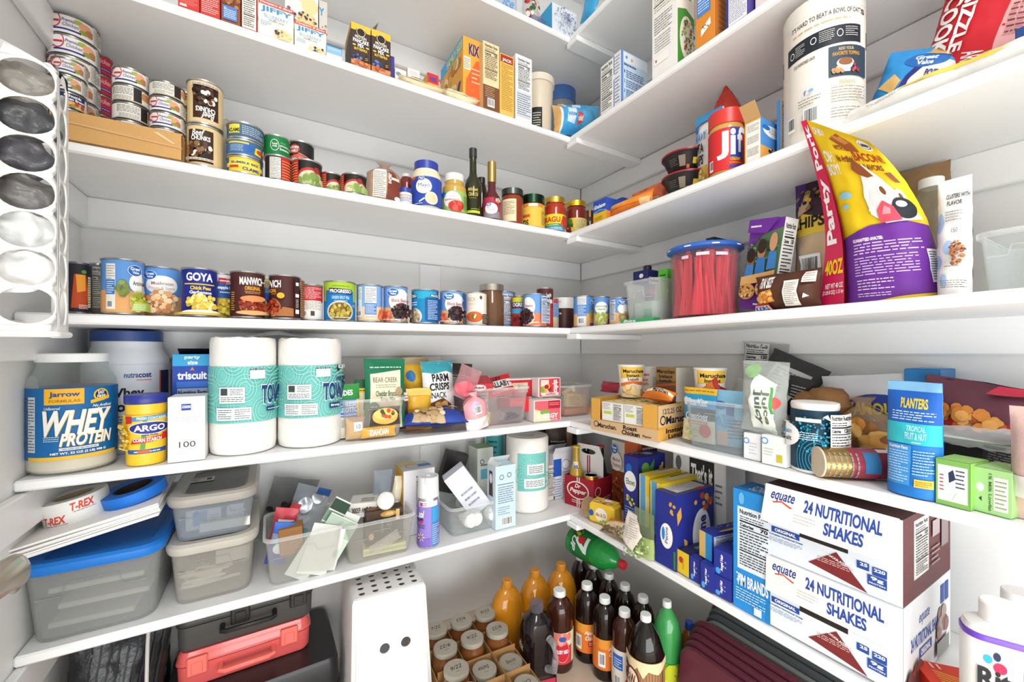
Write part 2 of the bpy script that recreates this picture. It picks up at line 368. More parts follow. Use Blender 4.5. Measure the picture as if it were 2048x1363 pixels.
def bagp(name, label, s, wl, x0, x1, yt, b, t, col, cat='bag', z=None, h=None, yaw=None, dz=0, **kw):
    p0, p1 = P(wl, x0, b), P(wl, x1, b); mid = P(wl, (x0+x1)/2, b+t/2); w = math.dist(p0, p1); z0 = (ztop(s, mid) if z is None else z)+dz
    if h is None: h = zat(P(wl, (x0+x1)/2, b), yt)-z0
    return pouch(name, label, cat, mid, z0, w, h, t, col, rz=RZ[wl] if yaw is None else math.radians(yaw), **kw)
def tub(mb, w, d, h, m, r=.025, taper=.9, th=.0016, lip=.006, z0=0):
    """open-topped plastic container with a rolled rim"""
    q = taper
    mb.rr([(w*q, d*q, r*.8, z0), (w*(q+.03), d*(q+.03), r, z0+.006), (w, d, r, z0+h-.008), (w+lip*2, d+lip*2, r+lip, z0+h-.008), (w+lip*2, d+lip*2, r+lip, z0+h), (w, d, r, z0+h), (w-th*2, d-th*2, r, z0+h-.004), (w*(q+.03)-th*2, d*(q+.03)-th*2, r, z0+.008), (w*q*.95, d*q*.95, r*.8, z0+.003)], [m, m]+['#f4f6f5:t']*4+[m, m] if m.endswith(':c') else m)
    return mb
# ------------------------------------------------------------------ room shell and shelves
XL, YB = -1.395, -1.75
struct(MB().box(XL-.1, D, 0, D+.1, D+.1, 2.75, WALL), 'wall_back')
struct(MB().box(D, YB, 0, D+.1, D, 2.75, WALL), 'wall_right')
struct(MB().box(XL-.1, -.52, 0, XL, D, 2.75, WALL), 'wall_left')
struct(MB().box(-3.2, -3.2, -.05, D+.1, D+.1, 0, FLOOR), 'floor')
struct(MB().box(XL-.1, YB, 2.75, D+.1, D+.1, 2.85, WALL), 'ceiling')
_n = [0]
def trim(m): _n[0] += 1; struct(m, 'trim_%d' % _n[0])
ORD = ['topmost', 'second from the top', 'third from the top', 'fourth from the top', 'fifth from the top', 'lowest']
for s in range(6):
    z = ZB[s]
    m = MB().box(XL+.0005, .0005, z, D-.0005, D-.0005, z+TH, PAINT, .004); m.v = [(x, y, q+TA[s]*max(0, -x)) for x, y, q in m.v]
    single(m, 'shelf_board', 'white painted shelf board along the back wall, %s' % ORD[s], 'shelf', (0, 0, 0), group='shelves on the back wall')
    m = MB().box(.0005, YB, z, D-.0005, -.0005, z+TH, PAINT, .004); m.v = [(x, y, q+TB[s]*max(0, -y)) for x, y, q in m.v]
    single(m, 'shelf_board', 'white painted shelf board along the right wall, %s' % ORD[s], 'shelf', (0, 0, 0), group='shelves on the right wall')
    trim(MB().box(-.004, -.046, z-.021, D-.019, .015, z-.0005, PAINT, .003))
    m = MB().box(XL+.001, D-.019, z-.081, D-.019, D, z-.0006, PAINT, .003); m.v = [(x, y, q+TA[s]*max(0, -x)) for x, y, q in m.v]; trim(m)
    m = MB().box(D-.019, YB, z-.081, D, D-.019, z-.0006, PAINT, .003); m.v = [(x, y, q+TB[s]*max(0, -y)) for x, y, q in m.v]; trim(m)
    trim(MB().box(XL, -.3, z-.081, XL+.019, D-.02, z-.0016, PAINT, .003))
x0, x1 = A(839, D)[0], A(880, D)[0]
for s in range(1, 6):
    if s > 0: trim(MB().box(x0, D-.007, ZB[s]+TH+.002, x1, D, ZB[s-1]-.082, PAINT, .002))
# ------------------------------------------------------------------ shelf 4 from the floor: soup and bean cans
W_, K_, BL, RD, CR = '#f4f3ef', '#1b1b1d', '#5f95d6', '#c3272b', '#efe3cb'
def GV(x, y, w, h, c='#1668bd'):
    return [('e', x, y, w*1.08, h*1.08, W_), ('e', x, y, w, h, c), ('t', 'Great', x-w*.72, y+h*.02, x+w*.72, y+h*.66, W_, 2), ('t', 'Value', x-w*.45, y-h*.62, x+w*.55, y-h*.08, W_, 2)]
can('dark flame-coloured can half hidden by the white bag dispenser', 3, 'A', 124, 184, 526, .03, [('r', 0, 0, 100, 100, '#26242c'), ('p', [(30, 8), (82, 8), (88, 45), (80, 78), (40, 78)], '#b8461f'), ('p', [(50, 40), (78, 45), (76, 78), (45, 78)], '#e79a30'), ('e', 72, 84, 9, 4, '#5c8f3a'), ('r', 86, 10, 95, 75, '#d5c9a0'), ('f', 87, 12, 94, 72, 12, '#2b2b2b'), ('f', 55, 6, 88, 16, 3, W_)], ['#1d2033'], ring='#8f8f95:m')
can('slim can turned to its nutrition panel, behind the pale blue artichoke can', 3, 'A', 178, 214, 527, .075, [('r', 0, 0, 100, 100, '#6a675f'), ('n', 18, 12, 62, 95, '#b4b0a3')], ['#55534e'])
def bluecan(*a, lab=(), **k): return can(*a, lab=list(lab), bands=[('#e3ad72', .42), (BL, 1)], **k)
bluecan('big pale blue can with green artichokes on its label', 3, 'A', 199, 291, 521, .012, lab=[('r', 0, 0, 100, 42, '#dfa668'), ('r', 12, 6, 34, 92, '#e8e4dc'), ('f', 13, 62, 33, 90, 6, '#9a9a9a'), ('r', 12, 34, 33, 62, '#2d7ac4'), ('f', 14, 36, 31, 60, 6, W_), ('b', 16, 8, 28, 22), ('e', 86, 58, 24, 20, W_), ('t', 'Artichoke', 70, 54, 104, 62, K_)] + GV(76, 82, 16, 10) + [('d', 48, 46, 11, 13, 30, 4.5, ['#7d8a3c', '#95a24e', '#697530']), ('e', 78, 22, 16, 20, W_), ('d', 78, 24, 13, 16, 40, 4.5, ['#b6b53c', '#cfcd66', '#9aa038']), ('p', [(62, 4), (100, 4), (96, 20), (68, 22)], '#b9cf5c'), ('f', 66, 6, 90, 18, 3, W_)])
bluecan('pale blue can of mushroom pieces beside a navy chickpea can', 3, 'A', 278, 365, 537, .006, lab=[('e', 52, 64, 38, 20, W_), ('t', 'Mushroom', 28, 64, 78, 71, '#a06a4a'), ('t', 'Pieces & Stems', 22, 55, 82, 61, '#c49a84', 0)] + GV(24, 84, 15, 9) + [('e', 50, 27, 34, 25, '#eadfce'), ('d', 50, 28, 29, 21, 90, 5, ['#d9a06a', '#e9bd8c', '#c4834f', '#f0d0a8']), ('r', 92, 46, 100, 96, W_), ('f', 92, 50, 99, 94, 10, K_)])
can('navy chickpea can with large white brand lettering', 3, 'A', 361, 436, 539, .012, [('r', 0, 0, 100, 100, '#1c2a86'), ('t', 'GOYA', 14, 74, 86, 92, W_, 2), ('r', 8, 66, 92, 68.5, '#f0c417'), ('t', 'Chick Peas', 26, 55, 80, 63, '#f3cf1f', 2), ('t', 'Garbanzos', 24, 46, 82, 53, W_, 2), ('d', 54, 25, 32, 17, 90, 5, ['#e9cb4e', '#f3df7b', '#d8b436', '#f6e9a4']), ('e', 54, 4, 40, 7, '#e9e2cf'), ('r', 0, 0, 100, 5, '#d6b95a')], ['#1c2a86'])
can('blue and red pineapple can tucked behind the navy chickpea can', 3, 'A', 418, 466, 548, .06, [('r', 0, 0, 100, 100, '#2b57a0'), ('r', 0, 84, 100, 100, '#d8dbe0'), ('r', 40, 80, 95, 92, '#c4202f'), ('f', 45, 82, 90, 90, 1, W_), ('t', 'Pineapple Cr', 18, 64, 100, 74, W_, 2), ('f', 45, 56, 95, 62, 1, W_), ('r', 0, 0, 100, 45, '#c9a93b'), ('d', 70, 24, 34, 18, 70, 6, ['#e5c940', '#f0dc70', '#cdaa2c'])], ['#2b57a0'])
MW = [('r', 0, 0, 100, 100, '#4a2422'), ('t', 'MANWICH', 32, 72, 100, 90, W_, 2), ('t', 'ORIGINAL', 46, 60, 90, 69, '#e8a02f', 2), ('r', 46, 56, 90, 57.2, '#e8a02f'), ('f', 48, 52, 88, 55, 1, '#d9b08a'), ('e', 66, 24, 34, 22, '#c8764a'), ('d', 66, 26, 29, 15, 80, 4, ['#8a2c1a', '#b04326', '#d06a3c', '#6e1f14']), ('e', 66, 40, 27, 7, '#d88a54'), ('e', 66, 8, 36, 5, '#e0a86c'), ('f', 6, 70, 18, 90, 5, '#d6c0b0'), ('f', 20, 12, 27, 55, 9, '#d59a35')]
can('brown sloppy joe sauce can showing the start of its white name', 3, 'A', 458, 531, 546, .008, MW, ['#4a2422'], group='brown sauce cans', turn=-4)
can('narrow yellow and blue can wedged behind two brown sauce cans', 3, 'A', 514, 552, 557, .05, [('r', 0, 0, 100, 100, '#cdbb6e'), ('r', 0, 45, 100, 65, '#1f4da8'), ('r', 0, 65, 100, 78, '#4b86c9'), ('r', 0, 15, 100, 40, '#d9d6cc'), ('f', 10, 70, 90, 95, 6, '#5f5640')], ['#cdbb6e'])
can('brown sloppy joe sauce can turned so its name ends, beside a red and white can', 3, 'A', 537, 602, 553, .008, [('r', 0, 0, 100, 100, '#4a2422'), ('t', 'MANWICH', -40, 72, 38, 90, W_, 2), ('t', 'ORIGINAL', -8, 60, 24, 69, '#e8a02f', 2), ('r', 0, 56, 24, 57.2, '#e8a02f'), ('e', 12, 24, 26, 22, '#c8764a'), ('d', 12, 26, 22, 15, 60, 4, ['#8a2c1a', '#b04326', '#d06a3c', '#6e1f14']), ('e', 40, 52, 9, 7, '#e9b12b'), ('p', [(30, 3), (70, 3), (70, 22), (45, 25)], '#a86a3a'), ('r', 73, 6, 86, 96, '#39201f'), ('r', 76, 78, 84, 86, W_), ('r', 75, 50, 85, 58, W_), ('r', 75, 10, 85, 20, W_), ('f', 76, 24, 84, 46, 6, '#d8c8c0'), ('r', 90, 4, 100, 96, '#b07f58'), ('f', 91, 6, 99, 94, 16, '#42251f')], ['#4a2422'], group='brown sauce cans')
can('red and white can turned to its fine print, left of a split pea soup can', 3, 'A', 600, 646, 570, .02, [('r', 0, 0, 100, 55, '#e6e1d8'), ('r', 0, 55, 100, 97, '#c0252f'), ('f', 6, 60, 94, 95, 9, '#efc5c3'), ('f', 8, 28, 92, 53, 8, '#8b8580'), ('b', 5, 8, 30, 24), ('r', 46, 10, 62, 24, '#3b3b3b'), ('r', 0, 97, 100, 100, '#6a6a6a')], ['#e6e1d8', '#c0252f'])
can('green and blue can of split pea soup with a white bowl', 3, 'A', 646, 712, 565, .012, [('r', 0, 0, 100, 100, '#1478bf'), ('r', 0, 78, 100, 100, '#a9c934'), ('f', 28, 87, 78, 93, 1, '#5d8a2a'), ('p', [(18, 70), (88, 68), (88, 82), (18, 84)], '#1d2350'), ('t', 'PROGRESSO', 21, 71, 85, 81, W_, 2), ('t', 'GREEN SPLIT PEA', 27, 55, 79, 63, '#cfe3ec', 1), ('f', 34, 49, 72, 52, 1, W_), ('e', 52, 22, 40, 28, '#d7d3c4'), ('e', 52, 22, 35, 24, '#7d6420'), ('d', 52, 24, 30, 18, 36, 4.2, ['#b9a23f', '#a08a2c', '#cfba62']), ('f', 28, 4, 76, 9, 1, W_), ('f', 84, 34, 93, 42, 2, '#e8c23a')], ['#1478bf', ('#a9c934', 1)])
bluecan('pale blue can showing cooking directions, right of the split pea soup', 3, 'A', 712, 766, 571, .012, lab=[('r', 0, 40, 100, 100, '#84a9d8'), ('r', 0, 0, 100, 40, '#ecc79a'), ('r', 0, 10, 22, 95, '#dfe4ea'), ('f', 2, 60, 20, 92, 8, '#8a8f98'), ('b', 2, 12, 18, 28), ('r', 34, 50, 74, 96, '#f2efe8'), ('f', 36, 52, 72, 93, 9, '#55565a'), ('r', 34, 18, 74, 50, '#2779c9'), ('f', 36, 20, 72, 48, 8, W_), ('r', 34, 4, 74, 16, '#f0e6d2'), ('f', 36, 6, 72, 14, 2, '#8b8270'), ('d', 92, 16, 8, 12, 14, 6, ['#d4603f', '#e28a5a'])])
BB = [('r', 0, 40, 100, 100, '#6d9dd8'), ('r', 0, 0, 100, 40, '#ecb076'), ('d', 18, 16, 16, 12, 20, 6, ['#dd6b4d', '#e98a62', '#d1553c']), ('e', 66, 60, 40, 34, W_), ('t', 'Black Beans', 36, 56, 98, 66, '#b2323c', 1)] + GV(40, 84, 20, 11) + [('e', 66, 27, 31, 27, '#e7dcd0'), ('d', 66, 28, 26, 22, 130, 4, ['#2a1a1d', '#3d2527', '#54312f', '#1b1214']), ('f', 20, 3, 70, 7, 1, W_)]
bluecan('black bean can standing left of a turquoise soup can', 3, 'A', 766, 816, 574, .012, lab=BB, group='black bean cans')
can('turquoise soup can showing a creamy bowl, between two black bean cans', 3, 'A', 822, 878, 581, .014, [('r', 0, 0, 100, 100, '#1a86bd'), ('r', 0, 74, 100, 97, '#2aa6cc'), ('p', [(0, 76), (22, 75), (22, 88), (0, 90)], '#1d2350'), ('t', 'ESSO', 0, 78, 20, 87, W_, 2), ('p', [(68, 80), (100, 78), (100, 88), (68, 88)], '#1d2350'), ('t', 'PROG', 70, 80, 96, 87, W_, 2), ('f', 4, 52, 22, 66, 2, W_), ('e', 12, 18, 28, 26, '#dcd6ca'), ('d', 12, 18, 22, 20, 40, 4, ['#a89878', '#c4b596', '#8d7a5c']), ('r', 52, 4, 100, 76, '#12549a'), ('f', 58, 8, 90, 70, 12, '#c9dcec')], ['#12549a'])
bluecan('black bean can standing right of a turquoise soup can', 3, 'A', 879, 926, 583, .012, lab=BB, group='black bean cans')
can('dark blue can barely showing behind the middle black bean can', 3, 'A', 900, 933, 585, .065, [('r', 0, 50, 100, 100, '#1f4f8c'), ('r', 0, 0, 100, 50, '#6c5a48')], ['#1f4f8c'])
can('cream can of tomato soup with an orange bowl on it', 3, 'A', 929, 974, 586, .012, [('r', 0, 0, 100, 100, '#e9e3d3'), ('t', 'RICK', 12, 74, 52, 86, '#c9a58c', 1), ('f', 14, 62, 50, 70, 2, '#cbb8a2'), ('e', 72, 62, 13, 20, '#f3efe6'), ('e', 72, 86, 6, 6, '#6b4a35'), ('e', 44, 26, 44, 22, '#f2ece0'), ('e', 44, 25, 37, 17, '#dd6a2c'), ('d', 42, 27, 10, 6, 12, 4, ['#f1e2c4', '#6f7f35']), ('r', 78, 4, 100, 34, '#3b2a22'), ('f', 80, 6, 98, 32, 5, '#c9bba6')], ['#e9e3d3'])
def jar(label, s, wl, x0, x1, yt, b, prof, bodyc, capc, caph, lab=(), ly=(.1, .7), lr=None, bands=None, z=None, name='jar', cat='jar', lidname='lid', cr=None, group=None, capname='lid', capn=28, sx=1, sy=1, turn=0, lid_extra=None, h=None):
    """prof: [(radius 0-1, height 0-1), ...] of the body; the cap sits on top"""
    p, r = settle(s, wl, x0, x1, b, z); r /= sx; z0 = ztop(s, p) if z is None else z
    if h is None: h = zat(p, yt)-z0
    t = thing(name, label, cat, (*p, z0), face(p)+math.radians(turn), group); hb = h-caph*h
    m = MB(); m.lathe([(r*a, hb*c) for a, c in prof], bodyc, 32, sx=sx, sy=sy); m.build('body', t)
    if lab:
        y0, y1 = ly[0]*hb, ly[1]*hb; R = (lr or 1)*r+.0004; m = MB()
        if bands: m.lathe([(R, y0), (R, y1, bands)], None, 36, cap0=False, cap1=False, sx=sx, sy=sy)
        m.decal(list(lab), R*math.pi, y1-y0, cylmap(R, y1-y0, y0, sx=sx, sy=sy), 15, off=.0004); m.build('label', t)
    if capc:
        R = r*(cr or prof[-1][0]*1.12); m = MB(); m.lathe([(R, hb-h*caph*.25), (R, h*.995), (R*.94, h), (R*.5, h-.0006)], capc, capn)
        if lid_extra: lid_extra(m, R, h)
        m.build(capname, t)
    return dict(p=p, r=r, z0=z0, z1=z0+h, o=t, hb=hb)
ROUND = [(.9, 0), (1, .03), (1, .72), (.94, .82), (.78, .92), (.76, 1)]
jar('glass jar with a metal screw lid behind the cream soup can', 3, 'A', 958, 1008, 570, .1, [(.9, 0), (1, .03), (1, .8), (.9, .88), (.88, 1)], '#6b4a32:l', '#b9b2a4:m', .12, cr=.98)
bluecan('pale blue tomato can turned to its nutrition panel, beside the cream soup can', 3, 'A', 974, 1031, 585, .01, lab=[('r', 0, 0, 100, 100, '#7f9fd6'), ('e', 12, 30, 14, 26, '#e3a22f'), ('d', 16, 62, 12, 26, 14, 7, ['#d2392b', '#e35a3c', '#bb2a22']), ('r', 22, 0, 44, 12, '#d9913c'), ('n', 34, 10, 92, 94, '#d5dbe6'), ('b', 84, 8, 96, 24)])
can('slim red chili soup can between two pale blue cans', 3, 'A', 1022, 1054, 593, .1, [('r', 0, 0, 100, 100, '#b5302c'), ('r', 0, 82, 100, 98, '#c9cf3a'), ('r', 0, 64, 100, 82, '#232a5c'), ('t', 'OGRESS', 10, 67, 90, 80, W_, 2), ('r', 0, 44, 100, 60, '#3ba7cf'), ('d', 50, 20, 30, 14, 25, 6, ['#6d1d18', '#8c2a20'])], ['#b5302c'])
bluecan('black bean can nearest the corner, in front of a tall brown soup can', 3, 'A', 1045, 1094, 589, .01, lab=[('r', 0, 40, 100, 100, '#6d9dd8'), ('r', 0, 0, 100, 40, '#e4825a'), ('e', 22, 62, 30, 30, W_), ('t', 'Beans', 10, 60, 42, 68, '#b2323c'), ('e', 20, 28, 30, 27, '#e7dcd0'), ('d', 20, 29, 25, 22, 90, 4.5, ['#2a1a1d', '#3d2527', '#54312f']), ('n', 70, 8, 98, 94, '#c9d3e6'), ('f', 40, 6, 62, 14, 1, W_)], group='black bean cans')
can('tall brown and red soup can behind the corner black bean can', 3, 'A', 1073, 1107, 577, .07, [('r', 0, 0, 100, 100, '#b8342c'), ('r', 0, 72, 100, 100, '#5c2a26'), ('t', 'Campbells', 10, 76, 90, 88, W_, 1, 1), ('r', 0, 62, 100, 72, '#e8e0d4'), ('e', 50, 46, 30, 9, W_), ('p', [(40, 40), (60, 40), (54, 8), (46, 8)], W_)], ['#b8342c', '#5c2a26'])
can('small pale blue can squeezed beside the brown cocoa tub', 3, 'A', 1090, 1118, 598, .05, [('r', 0, 0, 100, 100, '#86a6d6'), ('r', 0, 86, 100, 100, '#c43b46'), ('r', 0, 0, 100, 36, '#d8c29a'), ('f', 10, 40, 90, 84, 8, '#48506a')], ['#86a6d6'])
p, r = settle(3, 'A', 1104, 1153, .006); t = thing('cocoa_tub', 'brown tub with a tall white lid and white lettering, at the shelf corner', 'tub', (*p, ztop(3, p)), face(p)); h = zat(p, 597)-ztop(3, p)
m = MB().lathe([(r*.96, 0), (r*.97, .003), (r*.97, h*.66)], '#4a2a24:s', 36, cap1=False); m.decal([('t', 'CHOCOLADA', -16, 70, 40, 80, W_, 1), ('t', 'INTENIVA', -12, 56, 22, 66, W_, 1), ('p', [(4, 40), (32, 40), (28, 46), (32, 52), (4, 52)], '#58b3c0'), ('a', 14, 22, 5, 7, W_)], r*.97*math.pi, h*.66, cylmap(r*.97, h), 12); m.build('body', t)
m = MB().lathe([(r, h*.66), (r, h*.98), (r*.97, h), (r*.5, h)], '#ece9e2:s', 36); m.decal([('t', 'Palmer', 14, 50, 40, 80, '#a79e90', 0, 1)], r*math.pi, h*.34, cylmap(r, h, h*.66), 10); m.build('lid', t)
bluecan('pale blue can turned to its bar code, first can past the corner', 3, 'B', 1146, 1190, 593, .02, lab=[('r', 20, 0, 60, 100, '#e3e2e0'), ('r', 20, 34, 60, 72, '#2d7cc8'), ('f', 22, 36, 58, 70, 8, W_), ('f', 22, 74, 58, 96, 6, '#9999aa'), ('b', 24, 6, 54, 28), ('e', 88, 40, 14, 16, '#b7a640'), ('r', 76, 0, 100, 10, '#7b3f93')] + GV(94, 82, 14, 10), turn=0)
bluecan('artichoke heart can with a white oval, second can past the corner', 3, 'B', 1187, 1221, 594, .03, lab=[('r', 0, 0, 100, 42, '#c9a150'), ('e', 46, 62, 40, 22, W_), ('t', 'Artichoke', 12, 64, 78, 72, '#71a04a'), ('t', 'Hearts', 26, 53, 66, 61, '#71a04a'), ('e', 46, 24, 38, 24, '#e6e2cf'), ('d', 46, 25, 32, 20, 40, 6, ['#b4bf4c', '#cbd46e', '#9dab3c']), ('r', 78, 0, 100, 20, '#7b3f93')], turn=0)
bluecan('pale blue can half hidden by a clear bin, third can past the corner', 3, 'B', 1218, 1258, 596, .03, lab=[('n', 4, 10, 32, 94, '#dfe3ea'), ('e', 72, 58, 28, 22, W_), ('d', 74, 26, 22, 18, 26, 6, ['#c7b184', '#a98f5c'])] + GV(64, 84, 18, 10), turn=0)
# clear bin, licorice tub and what stands around them
def bin_(label, p, z0, w, d, h, rz, c='#e9eaea:t', name='storage_bin', group=None, r=.022, taper=.86, latch=True):
    t = thing(name, label, 'bin', (p[0], p[1], z0), rz, group)
    tub(MB(), w, d, h, c, r, taper).build('tub', t)
    if latch:      # pressed line along the front and right wall
        m = MB(); q = w*.46
        for k in (0, 1):
            S = Matrix.Rotation(math.pi/2*k, 4, 'Z'); q2, e = ((w*.4, d/2+.0008), (d*.36, w/2+.0008))[k]
            m.tube([S @ Vector((-q2, -e*.965, h*.58)), S @ Vector((-q2*.4, -e*.965, h*.58)), S @ Vector((-q2*.3, -e*.985, h*.74)), S @ Vector((q2*.3, -e*.985, h*.74)), S @ Vector((q2*.4, -e*.965, h*.58)), S @ Vector((q2, -e*.965, h*.58))], .0013, c, 6)
        m.build('moulded_ridge', t)
    return t
def binq(label, s, wl, x0, x1, yt, b, d, z=None, **k):
    p0, p1 = P(wl, x0, b), P(wl, x1, b); w = math.dist(p0, p1); mid = P(wl, (x0+x1)/2, b); z0 = ztop(s, mid) if z is None else z
    h = zat(mid, yt)-z0; c = (mid[0], mid[1]+d/2) if wl == 'A' else (mid[0]+d/2, mid[1])
    bin_(label, c, z0, w, d, h, RZ[wl], **k); return c, w, h, z0
c, w, h, z0 = binq('clear bin with something green inside, left of the red licorice tub', 3, 'B', 1244, 1310, 560, .03, .14)
boxq('sweetener_carton', 'green and white carton lying inside the clear bin behind the gum pack', 'box', (c[0]-.055, c[1]+.03), (c[0]-.055, c[1]-.045), .09, z0+.004, .06, '#bfe3c9', front=[('r', 8, 10, 40, 90, W_), ('f', 10, 20, 38, 80, 6, '#6aa08a'), ('r', 50, 10, 92, 60, '#4fb48a')])
boxq('gum_pack', 'flat green chewing gum pack in front of the clear bin', 'gum', B(1241, .012), B(1307, .012), .028, ztop(3, (0, -.15)), .011, '#3aa964', front=[('t', 'Extra', 10, 15, 48, 85, W_, 2, 1)], right=[('r', 0, 0, 100, 100, '#2f9a58')])
def carton(label, p0, p1, dpt, z0, h, col, front, right, capc):
    q = boxq('broth_carton', label, 'carton', p0, p1, dpt, z0, h, col, front=front, right=right, parts=1, flap=[('b', .001, 0, col)])
    m = MB().lathe([(.014, h+.0005), (.014, h+.016), (.012, h+.019)], capc, 20, Matrix.Translation((.004, dpt*.42, 0))); m.build('cap', q['o'])
carton('navy broth carton with a dark screw cap, behind the clear bin', B(1266, .13), B(1295, .13), .075, ztop(3, (.1, -.2)), zat(B(1280, .13), 541)-ztop(3, (.1, -.2)), '#232a63', [('e', 58, 90, 14, 4, W_), ('t', 'BEEF', 40, 60, 74, 65, W_, 2)], [('t', 'OUR QUALITY', 8, 82, 94, 87, W_, 2), ('t', 'INGREDIENTS', 8, 74, 94, 79, W_, 2), ('r', 5, 56, 60, 64, '#c42a34')], '#1d1d24:s')
boxq('juice_carton', 'bright green carton edge between broth carton and licorice tub', 'carton', B(1316, .13), B(1335, .13), .06, ztop(3, (.1, -.3)), zat(B(1330, .13), 537)-ztop(3, (.1, -.3)), '#5fbf3a', front=[('f', 20, 80, 80, 92, 2, K_)])
p, r = settle(3, 'B', 1340, 1482, .004); z0 = ztop(3, p); h = zat(p, 490)-z0
t = thing('licorice_tub', 'big clear tub of red licorice twists under a blue lid', 'tub', (*p, z0), face(p))
m = MB().lathe([(r*.93, 0), (r*.95, .004), (r*.99, h*.86), (r*.97, h*.88), (r*.97, h*.9), (r*.93, h*.9), (r*.95, h*.86), (r*.92, .006)], '#f2d9da:x', 40, cap0=False, cap1=False); m.build('tub', t)
m = MB().lathe([(r*.96, h*.88), (r*1.09, h*.9), (r*1.1, h*.93), (r*1.04, h*.955), (r*1.0, h*.958), (r*.97, h*.93), (r*.5, h*.93), (r*.3, h*.935)], '#2b62b8:s', 40)
for k in range(9): m.add([((r*1.105)*math.cos(a)*1, (r*1.105)*math.sin(a), h*q) for a, q in ((k*.7, .905), (k*.7+.18, .905), (k*.7+.18, .92), (k*.7, .92))], [(0, 1, 2, 3)], W_)
m.lathe([(r*.34, h*.93), (r*.34, h*.975), (r*.3, h*.98)], '#2b62b8:s', 8); m.build('lid', t)
m = MB().lathe([(r*.995, h*.74), (r*1.0, h*.84)], '#e9c9cf:x', 40, cap0=False, cap1=False); m.decal([('r', 20, 20, 30, 60, '#d8c6d4'), ('r', 40, 40, 56, 80, '#d8c6d4'), ('r', 64, 30, 80, 70, '#d8c6d4')], r*math.pi, h*.1, cylmap(r*1.0, h, h*.74), 12); m.build('seal_band', t)
m = MB(); rg = random.Random(4)
for i in range(150):
    a = rg.random()*6.283 if i > 70 else i/70*6.283; q = r*(.86 if i <= 70 else .8*math.sqrt(rg.random())); tw = rg.uniform(-.5, .5); hh = h*rg.uniform(.72, .84); pts = []
    for k in range(7): u = k/6; b2 = a+tw*u*.5; pts.append((q*math.cos(b2)*(.98-.05*math.sin(u*3)), q*math.sin(b2)*(.98-.05*math.sin(u*3)), .006+hh*u))
    m.tube(pts, .0062, rg.choice(['#c02338:s', '#cb2f42:s', '#b21c31:s', '#d63b4c:s']), 6)
o = m.build('licorice_twists', None); o.location = (*p, z0); tag(o, 'red licorice twists filling the clear tub', 'candy'); o['kind'] = 'stuff'
box('vegetable_box', 'dark green box of vegetables showing above the blue tub lid', 'box', 3, 'B', 1412, 1428, 475, .235, .1, col='#2a352f', right=[('r', 0, 0, 100, 100, '#28332e'), ('d', 50, 92, 30, 5, 30, 2.5, ['#6d8a3e', '#98793a', '#46612c'])], front=[('r', 0, 0, 100, 100, '#333d38')])
# cookies box leaning back
q = boxq('cookie_box', 'purple cookie box with children in vests pictured, leaning right', 'box', B(1478, .092), B(1542, .085), .05, ztop(3, (.1, -.55))+.012, .22, '#6a2a8f', ry=.16, front=[('r', 0, 0, 100, 100, '#6b2f92'), ('p', [(0, 30), (100, 36), (100, 90), (45, 84), (0, 60)], '#5b7a55'), ('d', 50, 66, 46, 14, 60, 4, ['#3f6a3c', '#73905e', '#2f4f30']), ('p', [(0, 86), (60, 84), (90, 100), (0, 100)], '#6b2f92'), ('f', 8, 90, 40, 95, 1, W_), ('e', 22, 56, 12, 11, '#8a5a40'), ('e', 52, 66, 12, 11, '#a97455'), ('e', 84, 74, 11, 10, '#c48f6d'), ('e', 22, 60, 13, 8, '#2a1c18'), ('e', 52, 70, 13, 8, '#31211b'), ('p', [(8, 34), (36, 36), (34, 50), (12, 50)], '#3d78b8'), ('p', [(40, 38), (70, 42), (66, 58), (42, 57)], '#2f6fb0'), ('p', [(74, 44), (100, 46), (98, 64), (76, 64)], '#3d78b8'), ('p', [(0, 26), (100, 34), (100, 44), (0, 36)], '#d8a765'), ('e', 24, 20, 26, 9, '#c8924e'), ('d', 24, 20, 22, 7, 20, 3.4, ['#6b3f22', '#e6bf80']), ('e', 74, 24, 22, 9, '#d3a05c'), ('d', 74, 24, 18, 7, 16, 3.4, ['#6b3f22', '#e6bf80']), ('f', 55, 4, 96, 9, 1, W_), ('t', 'S\'mores', 66, 12, 98, 17, W_)], right=[('r', 0, 0, 100, 100, '#f0eeea'), ('n', 8, 22, 92, 96), ('r', 0, 0, 100, 12, '#6b2f92')], top=[('r', 0, 0, 100, 100, '#e9e6ea')])
# brown candy bag lying on the shelf
bagp('candy_bag', 'brown bag of caramel nut candy bars lying on its side', 3, 'B', 1508, 1642, 540, .018, .06, '#4f2a1c:v', crump=.007, sd=5, front=[('r', 0, 0, 100, 100, '#54301f'), ('t', 'FUN SIZE', 12, 62, 34, 92, W_, 2, 0), ('p', [(6, 20), (38, 26), (34, 58), (10, 52)], '#d98a3a'), ('d', 22, 40, 13, 14, 24, 4, ['#e9a95a', '#c87a2c', '#f0c07a']), ('p', [(-2, -2), (34, 0), (30, 20), (2, 22)], '#c2282c'), ('p', [(0, 2), (31, 4), (28, 17), (3, 18)], W_), ('t', 'KERS', 4, 5, 27, 16, '#1f3f9a', 2), ('r', 56, 12, 78, 74, '#ece6dd'), ('f', 58, 16, 76, 70, 12, '#8b8177'), ('r', 82, 66, 98, 92, '#e7d8cf'), ('f', 84, 68, 96, 90, 4, '#8b8177'), ('p', [(84, 28), (92, 32), (86, 40)], '#dfe8f0')], dz=-.004, res=(22, 18))
